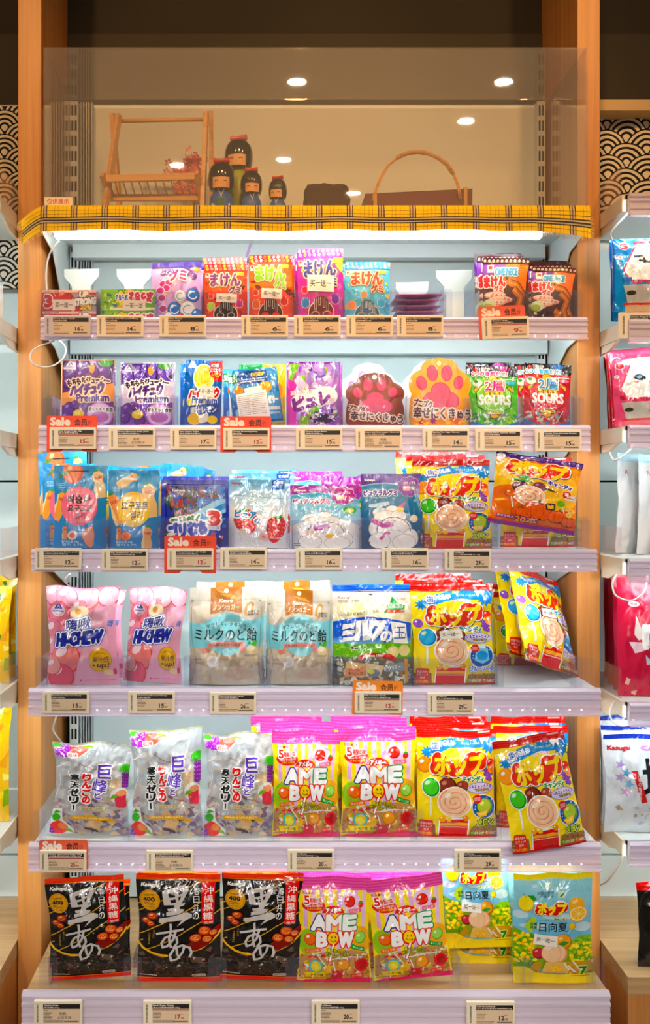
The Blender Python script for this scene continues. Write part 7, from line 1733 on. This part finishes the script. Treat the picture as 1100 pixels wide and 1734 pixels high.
# --- row 6
g9 = 'black sugar candy packs'; g10 = 'citrus lollipop bags'
B(6, 'kuro', 'black_sugar_pack', 76, 222, 1484, 0, 'black candy pack with red top at the left end, tilted left', g9, roll=-4)
B(6, 'kuro', 'black_sugar_pack', 84, 222, 1492, .05, 'black candy pack behind the left-tilted one', g9, seed=1)
B(6, 'kuro', 'black_sugar_pack', 232, 376, 1484, 0, 'black candy pack with red top second from the left', g9)
B(6, 'kuro', 'black_sugar_pack', 236, 372, 1474, .05, 'black candy pack behind the second one', g9, seed=1)
B(6, 'kuro', 'black_sugar_pack', 372, 516, 1482, 0, 'black candy pack beside the yellow striped packs', g9, roll=2, seed=1)
B(6, 'kuro', 'black_sugar_pack', 378, 505, 1474, .05, 'black candy pack behind the one beside the yellow striped packs', g9)
B(6, 'amebow', 'lollipop_pack', 502, 629, 1488, .0, 'yellow striped lollipop pack on the bottom deck, left one', g8)
B(6, 'amebow', 'lollipop_pack', 504, 628, 1480, .05, 'lollipop pack behind the left yellow striped one of the bottom deck', g8, seed=1)
B(6, 'amebow', 'lollipop_pack', 618, 766, 1484, 0, 'yellow striped lollipop pack on the bottom deck tilted left', g8, roll=-5, seed=1)
B(6, 'amebow', 'lollipop_pack', 618, 742, 1478, .05, 'lollipop pack behind the left-tilted one of the bottom deck', g8)
B(6, 'hyuga', 'citrus_candy_bag', 750, 868, 1440, .035, 'pale blue citrus lollipop bag leaning back beside the yellow striped packs', g10, ybot=1606, roll=-2, lean=10)
B(6, 'hyuga', 'citrus_candy_bag', 752, 872, 1442, .075, 'pale blue citrus lollipop bag hanging lower behind the leaning one', g10, seed=1, roll=2, ybot=1636, lean=9)
B(6, 'hyuga', 'citrus_candy_bag', 868, 1003, 1482, 0, 'pale blue citrus lollipop bag standing in front near the right post', g10, seed=1)
B(6, 'hyuga', 'citrus_candy_bag', 864, 992, 1470, .04, 'citrus lollipop bag behind the front one near the right post', g10)

# name the dividers by what stands beside them
for o in list(COL.objects):
    if o.get('category') == 'divider':
        r = next(k for k, v in ROWN.items() if o['label'].startswith('clear plastic divider on the '+v+','))
        px = VX+o.location.x*F/o.location.y
        ps = sorted(FRONT[r]); l_ = [p for p in ps if p[0] < px]; q = [p for p in ps if p[0] > px]
        n = int(o['label'].split('number ')[1].split(' ')[0])
        wd = ['', 'first', 'second', 'third', 'fourth', 'fifth', 'sixth', 'seventh', 'eighth', 'ninth', 'tenth', 'eleventh', 'twelfth'][n]
        o['label'] = '%s clear divider from the left on the %s, by the %s' % (wd, ROWN[r], (q[0][1] if q else 'right post'))

# ------------------------------------------------------------------ electronic price labels and sale cards
M_ESL = mat('label_frame', '#fdeed2', .45)
def esl(px, py, Y, head, head2, price, red=False, stock=False, w=80, h=40, tilt=0, label='', group='price labels', grey=False):
    t = empty('price_label', at(px, py, Y)); t.rotation_euler = (0, math.radians(tilt), 0)
    tag(t, label, 'price label', group)
    W_, H_ = w*Y/F, h*Y/F
    MB().box(-W_/2, W_/2, 0, .007, -H_/2, H_/2).build('label_frame', M_ESL if not grey else mat('label_frame_pale', '#ddd0da', .45), t, bevel=.0012)
    a = Art(0, 0, 200, 100, '#ecceaa', deep=False); k = '#1c1614'; rd = '#b8242c' if red else k
    a.r(0, 0, 200, 25 if not red else 24, k)
    a.t(head, 4+min(len(head)*6.6, 190)/2, 7, min(len(head)*6.6, 190), 8.5, '#f0e0d0', bold=.5)
    a.t(head2, 4+min(len(head2)*12, 190)/2, 18, min(len(head2)*12, 190), 8.5, '#f0e0d0', bold=.4)
    if red: a.r(0, 27, 200, 33, '#a8202a')
    else: a.bars(3, 33, 30, 38, 1, '#3a2a24', 1)
    a.bars(3, 44, 52, 78, 4, '#3a2a24', int(px), .42); a.bars(3, 84, 120, 98, 2, '#3a2a24', int(px)+1, .45); a.r(112, 86, 192, 93, k)
    for q in range(16): a.r(112+q*5+1, 86, 112+q*5+2.2, 93, '#ecceaa'); a.n -= 1
    a.n += 1
    if stock: a.t('抱歉,', 108, 50, 40, 16, k); a.t('此货暂缺', 116, 70, 74, 16, k); a.t('Out of Stock', 28, 76, 50, 8, k)
    else:
        p, c = price.split('.'); a.t(p, 138, 66, 26, 23, rd, bold=1.1); a.t('.'+c, 162, 73, 18, 10, rd, bold=.4); a.bars(150, 50, 172, 56, 1, rd, 3)
    s = art_mesh('label_screen', a, plane_nodes(W_*.76, H_*.78), material=M_PRINT)
    o = bpy.data.objects.new('label_screen', s); COL.objects.link(o); o.parent = t; o.location = (W_*.075, -.0004, -H_*.40)
    b = Art(0, 0, 10, 100, '#efe0c4' if not grey else '#ddd0da'); rg = random.Random(int(px)); y = 4
    while y < 94: d = rg.uniform(1, 3.4); b.r(2, y, 8, y+d, '#2a2420'); b.n -= 1; y += d+rg.uniform(1, 2.4)
    b.n += 1
    o = bpy.data.objects.new('barcode', art_mesh('barcode', b, plane_nodes(W_*.05, H_*.76), material=M_PRINT)); COL.objects.link(o); o.parent = t; o.location = (-W_*.42, -.0004, -H_*.38)
    return t
LB = [
 (1, 114, 552, 'Strong Chewy Candy', '超强嚼劲软糖', '16.90', 0, 0, 'under the red candy box'), (1, 203, 552, 'Candy with Flavored Filling', '夹心味软糖', '14.90', 0, 0, 'under the green candy box'),
 (1, 309, 552, 'Grape Gummy', '葡萄味软糖', '8.90', 0, 0, 'under the purple grape gummy bag'), (1, 448, 552, 'Rock Paper Scissors Cola', '猜拳软糖可乐味', '6.90', 0, 0, 'under the orange-red gummy bag'),
 (1, 537, 552, 'Rock Paper Scissors Grape', '猜拳软糖葡萄味', '6.90', 0, 0, 'under the pink gummy bag'), (1, 626, 552, 'Rock Paper Scissors Soda', '猜拳软糖汽水味', '6.90', 0, 0, 'under the light blue gummy bag'),
 (1, 711, 552, 'Grape Flavored Gummy', '葡萄味软糖', '8.90', 0, 0, 'under the stack of purple packs'), (1, 856, 555, 'Cartoon candy', '卡通可乐味软糖35g', '9.90', 1, 0, 'on the salmon sale card of the top goods shelf'),
 (2, 123, 742, 'Red Grape Fudge 35g', '森永葡萄软糖35g', '15.90', 1, 0, 'on the left red sale card of the second shelf'), (2, 223, 743, 'Grape-flavored fudge Juice', '森永葡萄味软糖35g', '15.90', 0, 1, 'under the shiny pale purple pouch'),
 (2, 327, 743, 'Sour Lemon Fudge', '森永柠檬味软糖32g', '17.90', 0, 0, 'under the blue lemon pouch'), (2, 417, 743, 'Orange flavored gummy', '橙味软糖', '12.90', 1, 0, 'on the middle red sale card of the second shelf'),
 (2, 540, 743, 'Gummy Grape flavor', '葡萄味软糖56g', '15.90', 0, 0, 'under the lilac grape gummy pouch'), (2, 641, 744, 'Assorted fruit yogurt flavored', '什锦水果酸奶味软糖', '15.90', 0, 1, 'under the brown paw-shaped pouch'),
 (2, 755, 744, 'Big Cat Paw Sugar Gummy', '猫爪软糖', '14.90', 0, 0, 'under the yellow paw-shaped pouch'), (2, 844, 745, 'Double Flavor Gummy Muscat', '双层软糖葡萄味', '15.90', 0, 0, 'under the green sour gummy pouch'),
 (2, 945, 746, 'Double Taste Assorted Gummy', '双层软糖可乐味', '15.90', 0, 0, 'under the red sour gummy pouch'),
 (3, 98, 947, 'Yellow Peach and Banana peach', '水蜜桃味酸奶软糖54g', '12.90', 0, 0, 'under the pink-disc yogurt pouch'), (3, 211, 948, 'Big Satisfaction flavoured', '大满足酸奶味软糖54g', '12.90', 0, 0, 'under the yellow-disc yogurt pouch'),
 (3, 322, 947, 'Three kinds of cola fudge', '三种可乐味软糖40g', '12.90', 1, 0, 'on the red sale card of the third shelf'), (3, 412, 946, 'Strawberry Fudge', '草莓牛奶味软糖58g', '14.90', 0, 0, 'under the strawberry pouch'),
 (3, 540, 947, 'Pure real gummy apple', '卡巴也苹果软糖58g', '16.90', 0, 0, 'under the white purple-topped pouch'), (3, 686, 947, 'Pure real gummy grape', '卡巴也葡萄软糖58g', '16.90', 0, 0, 'under the dark teal pouch'),
 (3, 792, 948, 'Lollipop', '不二家棒棒糖121.8g', '29.90', 0, 0, 'under the lollipop bags of the third shelf'),
 (4, 111, 1190, 'Strawberry flavored Chewy', '嗨啾水蜜桃味', '15.90', 0, 0, 'under the leftmost pink chewy candy bag'), (4, 256, 1190, 'Strawberry flavored Chewy', '嗨啾水蜜桃味', '15.90', 0, 0, 'under the second pink chewy candy bag'),
 (4, 394, 1191, 'Flavored throat candy', '牛奶味润喉糖70g', '26.90', 0, 0, 'under the throat candy pouches'), (4, 640, 1190, 'Milk Country Candy', '春日井牛奶之国糖果70g', '12.90', 1, 0, 'on the amber sale card'),
 (4, 763, 1192, 'Lollipop', '不二家棒棒糖121.8g', '29.90', 0, 0, 'under the lollipop bag with blue lollipop'),
 (5, 106, 1459, 'Grape apple juice fudge 150g', '金城葡萄苹果味果汁软糖150g', '25.90', 1, 0, 'on the salmon sale card of the fifth shelf'), (5, 287, 1459, 'Grape-flavored Chewy Fudge I', '森永葡萄味嚼甜甜糖(战斗)', '15.90', 0, 1, 'under the second clear jelly bag'),
 (5, 526, 1458, 'Lollipop', '诺贝尔棒棒糖110g', '20.90', 0, 0, 'under the pink-topped lollipop packs'), (5, 809, 1458, 'Lollipop', '不二家棒棒糖121.8g', '29.90', 0, 0, 'beside the tilted lollipop bag'),
 (6, 98, 1716, 'Zephyr fudge', '棉花糖200g', '18.90', 0, 1, 'under the left black candy pack'), (6, 283, 1716, 'Black Sugar Candy', '春日井黑糖味糖果130g', '17.90', 1, 0, 'under the second black candy pack'),
 (6, 568, 1716, 'Lollipop', '诺贝尔棒棒糖110g', '20.90', 0, 0, 'under the yellow striped packs of the bottom deck'), (6, 831, 1718, 'Citrus Lollipop', '不二家日向夏橙子味棒棒糖44.8g', '12.90', 0, 0, 'under the citrus lollipop bags'),
]
for r, px, py, h1, h2, pr, rd, stk, where in LB:
    Y = ROW[r][0]-.014
    esl(px, py, Y, h1, h2, pr, bool(rd), bool(stk), 79 if r < 6 else 82, 37 if r < 6 else 42, tilt=-2 if (r, px) == (1, 856) else 0, label='electronic price label %s' % where, group='price labels on the %s' % ROWN[r], grey=(r == 1 and px == 114))
def card(px0, px1, py0, py1, r, col, label, tilt=0, foot=True):
    Y = ROW[r][0]-.0065; w, h = (px1-px0)*Y/F, (py1-py0)*Y/F
    a = Art(0, 0, px1-px0, py1-py0, col); W_ = px1-px0
    a.t('Sale', W_*.27, 9.5, W_*.38, 12.5, '#fdf0e6', bold=1.1); a.t('会员', W_*.68, 11, W_*.25, 11, '#3a1c14', bold=.5); a.t('价', W_*.86, 12, 7, 8, '#3a1c14')
    if foot: pass
    H_ = py1-py0
    c = .05; f = 1-6/H_
    ol = [(0, .0), (.28, 0), (.36, .10), (.66, .10), (.74, 0), (1, 0), (1, .96), (.985, 1), (.015, 1), (0, .96)] if foot else [(0, 0), (1, 0), (1, .92), (.97, 1), (.03, 1), (0, .92)]
    P = plane_nodes(w, h, 4, 4); Q = P.copy(); Q[:, :, 1] += .0012
    o = bpy.data.objects.new('sale_card', art_mesh('sale_card', a, P, ol, Q, material=M_PRINT)); COL.objects.link(o)
    o.location = (XX((px0+px1)/2, Y), Y, ZZ(py1, Y)); o.rotation_euler = (0, math.radians(tilt), 0)
    tag(o, label, 'sale card', 'sale cards'); return o
card(812, 891, 518, 574, 1, '#ee7458', 'tilted salmon sale card on the top goods shelf', -3, False)
card(79, 164, 704, 765, 2, '#f05a1c', 'red sale card at the left end of the second shelf')
card(373, 459, 705, 766, 2, '#f05a1c', 'red sale card in the middle of the second shelf')
card(278, 366, 908, 971, 3, '#f05a1c', 'red sale card on the third shelf')
card(596, 681, 1153, 1210, 4, '#f79a1c', 'amber sale card on the fourth shelf', 1)
card(66, 149, 1422, 1472, 5, '#ee7458', 'salmon sale card at the left end of the fifth shelf', 0, False)

# ------------------------------------------------------------------ cables
def cable(pts, label, r=.0016):
    P = [Vector(p) for p in pts]; out = []
    for i in range(len(P)-1):
        p0, p1, p2, p3 = P[max(i-1, 0)], P[i], P[i+1], P[min(i+2, len(P)-1)]
        for k in range(8):
            t = k/8; out.append(.5*((2*p1)+(-p0+p2)*t+(2*p0-5*p1+4*p2-p3)*t*t+(-p0+3*p1-3*p2+p3)*t**3))
    out.append(P[-1])
    o = MB().tube(out, r, 8).build('lamp_cable', M_CABLE); return tag(o, label, 'cable', 'white lamp cables')
cable([at(100, 408, 1.90), at(84, 430, 1.91), at(78, 460, 1.92), at(80, 500, 1.93), at(86, 530, 1.93)], 'white cable hanging from the lamp of the top shelf at the left')
cable([at(92, 577, 1.88), at(60, 590, 1.88), at(51, 605, 1.87), at(60, 619, 1.87), at(85, 621, 1.88), at(106, 608, 1.89), at(111, 590, 1.90), at(100, 576, 1.90)], 'white cable loop under the left end of the top goods shelf')
cable([at(96, 1212, 1.85), at(90, 1235, 1.88), at(100, 1252, 1.92), at(112, 1265, 2.0), at(118, 1282, 2.1)], 'white cable under the left end of the fourth shelf')
cable([at(118, 972, 1.85), at(110, 984, 1.90), at(122, 998, 2.0), at(126, 1010, 2.1)], 'white cable under the left end of the third shelf')

# ------------------------------------------------------------------ neighbouring bays
def waves(name, x0p, x1p, y0p, y1p, Y, R, dx, dy, offx, offy, label, ripple=0.0, slant=0):
    a = Art(x0p, y0p, x1p, y1p, '#14161f')
    rows = int((y1p-y0p)/dy)+6
    for j in range(rows):
        cy = offy+j*dy; n0 = a.n
        for i in range(-1, int((x1p-x0p)/dx)+3):
            cx = offx+i*dx+(dx/2 if j % 2 else 0)
            if cx < x0p-R or cx > x1p+R: continue
            a.n = n0
            for q, c in ((1, '#14161f'), (.93, '#e6dccb'), (.80, '#14161f'), (.69, '#e6dccb'), (.55, '#14161f'), (.43, '#e6dccb'), (.30, '#14161f'), (.18, '#e6dccb')):
                a.e(cx, cy, R*q, R*q, c, n=30)
        a.n = n0+8
    w, h = (x1p-x0p)*Y/F, (y1p-y0p)*Y/F
    P = plane_nodes(w, h, 16, 16)
    for i in range(17):
        for j in range(17): P[i, j, 1] += ripple*(math.sin(i*.9+j*.25)+nz3(i*.3, j*.3, 5))*.5
    o = bpy.data.objects.new('wave_cloth', art_mesh('wave_cloth', a, P, material=M_CLOTH)); COL.objects.link(o)
    o.location = (XX((x0p+x1p)/2, Y), Y, ZZ(y1p, Y)); return tag(o, label, 'cloth', 'wave pattern cloths')
# left bay: x visible up to the post
waves('left', -70, 46, 180, 490, 2.145, 31, 58, 20.8, 8, 175, 'dark cloth with white wave pattern hanging in the left bay')
waves('right', 996, 1160, 190, 400, 2.141, 35, 66, 21.5, 1060, 190, 'wrinkled dark cloth with white wave pattern hanging in the right bay', .010)
tag(MB().box(.628, 1.4, 2.09, 2.155, ZZ(196, 2.12), ZZ(178, 2.12)).build('top_board', mat('top_board_wood', '#c8a878', .6)), 'pale wooden board above the wave cloth of the right bay', 'board')
def side_shelf(side, r, z, Yf=1.81, lamp_=True):
    s = 1 if side == 'right' else -1
    xe = .630 if s > 0 else -.478
    xo = xe+s*.75
    t = empty('display_shelf', (xe, Yf, z)); tag(t, 'shelf of the %s bay, %s from the top' % (side, r), 'shelf', 'shelves of the %s bay' % side)
    def L(b, n, m, **k):
        for v in b.v: v -= Vector(t.location)
        return b.build(n, m, t, **k)
    a_, b_ = sorted((xe+s*.002, xo))
    L(MB().box(a_, b_, Yf+.012, YB-.03, z-.007, z).box(a_, b_, Yf+.012, Yf+.015, z-.03, z), 'shelf_board', M_WHITE)
    a_, b_ = sorted((xe-s*.003, xe+s*.003))
    L(MB().prism([(Yf+.018, z-.0005), (Yf+.018, z-.028), (YB-.03, z-.028), (YB-.03, z-.0005)], a_, b_), 'side_arm', M_ARM)
    a_, b_ = sorted((xe-s*.0005, xe+s*.005))
    L(MB().prism([(Yf+.05, z-.0285), (Yf+.10, z-.042), (YB-.03, z-.048), (YB-.03, z-.0285)], a_, b_), 'lower_arm', M_ARM)
    a_, b_ = sorted((xe+s*.004, xo))
    L(MB().prism(rail_profile(Yf, z-.04, z+.001), a_, b_), 'price_rail', M_RAIL)
    L(MB().box(a_, b_, Yf+.018, Yf+.027, z-.0245, z-.016), 'led_strip', M_LED)
    if r not in ('second', 'third', 'sixth'): L(MB().box(xe-.0006+s*.0, xe+.0006, Yf+.03, YB-.05, z+.0025, z+.055), 'side_lip', M_CLEAR)
    return t
ords = ['first', 'second', 'third', 'fourth', 'fifth', 'sixth']
RS = [.52, .297, .111, -.1235, -.377, -.622]; LS = [.52, .305, .105, -.126, -.364, -.62]
for i, dz in enumerate(RS): side_shelf('right', ords[i], ZC+dz)
for i, dz in enumerate(LS): side_shelf('left', ords[i], ZC+dz)
for s, xa, xb in (('right', .627, 1.45), ('left', -1.3, -.4735)):
    z = ZC-.853
    tag(MB().box(xa+.001, xb-.001, 1.80, YB-.001, z-.03, z).build('deck_board', M_DECK), 'pale wooden base deck of the %s bay' % s, 'deck')
    tag(MB().box(xa+.001, xb-.001, 1.80, YB-.001, 0, z-.0305).build('base_cabinet', M_POST), 'wooden base cabinet of the %s bay' % s, 'cabinet')
Z = lambda i: ZC+RS[i]
put('soft_blue', 'yogurt_candy_bag', 1037, 1160, 402, 1.875, Z(1), 'blue-edged yogurt candy bag in front in the right bay', 'yogurt candy bags of the right bay', ybot=528)
put('soft_blue', 'yogurt_candy_bag', 1034, 1150, 404, 1.92, Z(1), 'blue-edged yogurt candy bag behind the front one in the right bay', 'yogurt candy bags of the right bay', seed=1, ybot=545)
put('soft_pink', 'yogurt_candy_bag', 1031, 1150, 602, 1.862, Z(2), 'pink yogurt candy bag with a black eye mark in front in the right bay', 'yogurt candy bags of the right bay', roll=-3)
for k in (1, 2, 3): put('soft_pink', 'yogurt_candy_bag', 1030-k*2, 1146, 596-k*3, 1.862+.042*k, Z(2), 'pink yogurt candy bag %s behind the one with the eye mark' % ['', 'first', 'second', 'third'][k], 'yogurt candy bags of the right bay', seed=k % 2, roll=-2)
for k in range(4):
    o = put('plainbag', 'white_snack_bag', 1030+k*17, 1120+k*17, 768+k*2, 1.93-.012*k, Z(3), 'white snack bag standing edge-on in the right bay, %s' % ['leftmost', 'second from the left', 'third from the left', 'rightmost'][k], 'white snack bags of the right bay', seed=k % 2)
    o.rotation_euler = (0, math.radians(2), math.radians(30)); o.location.x = .700+.030*k; o.location.y = 1.975-.026*k
for k in range(4):
    put('magenta', 'magenta_snack_bag', 1046-k*8, 1180-k*12, 984-k*10, 1.875+.058*k, Z(4), 'magenta snack bag in the right bay, %s' % ['in front', 'second', 'third', 'farthest back'][k], 'magenta snack bags of the right bay', seed=k % 2)
for k in range(3):
    put('salt', 'salt_candy_bag', 1022-k*4, 1160-k*4, 1246-k*16, 1.868+.045*k, Z(5), 'white salt candy bag with blue top in the right bay, %s' % ['in front', 'in the middle', 'last'][k], 'salt candy bags of the right bay', seed=k % 2)
put('blackbag', 'black_candy_bag', 1079, 1190, 1496, 1.84, ZC-.853, 'black candy bag with red top on the deck of the right bay', None)
put('yellowbag', 'yellow_candy_bag', -80, 27, 972, 1.98, ZC+LS[4], 'yellow candy bag on the fifth shelf of the left bay', 'yellow candy bags of the left bay')
put('yellowbag', 'yellow_candy_bag', -86, 16, 990, 1.93, ZC+LS[4], 'yellow candy bag in front on the fifth shelf of the left bay', 'yellow candy bags of the left bay', seed=1)
put('yellowbag', 'yellow_candy_bag', -100, 16, 1178, 1.92, ZC+LS[5], 'yellow candy bag on the lowest shelf of the left bay', 'yellow candy bags of the left bay', seed=1)
put('plainbag', 'white_snack_bag', -60, 6, 476, 1.97, ZC+LS[1], 'white snack bag on the second shelf of the left bay', 'white snack bags of the left bay')
esl(1094, 551, 1.815, 'Lemon Yogurt Soft', '柠檬酸奶味软糖', '12.90', label='electronic price label in the right bay under the blue-edged bag', group=None, w=92, h=44)
cable([at(1064, 360, 1.86), at(1040, 385, 1.87), at(1033, 398, 1.88), at(1042, 412, 1.90), at(1050, 405, 1.95)], 'white cable under the first shelf of the right bay')
cable([at(1075, 748, 1.85), at(1062, 766, 1.86), at(1040, 779, 1.87), at(1032, 768, 1.90), at(1032, 762, 1.95)], 'white cable under the third shelf of the right bay')
cable([at(1050, 962, 1.86), at(1037, 985, 1.845), at(1042, 1008, 1.84), at(1068, 1017, 1.84), at(1090, 1002, 1.84), at(1096, 975, 1.84)], 'white cable loop under the fourth shelf of the right bay')
cable([at(1042, 1185, 1.87), at(1032, 1205, 1.845), at(1040, 1225, 1.835), at(1062, 1228, 1.835), at(1080, 1208, 1.84), at(1080, 1190, 1.85)], 'white cable loop under the fifth shelf of the right bay')
cable([at(1062, 1420, 1.88), at(1050, 1460, 1.90), at(1030, 1490, 1.98), at(1014, 1500, 2.06)], 'white cable under the sixth shelf of the right bay')
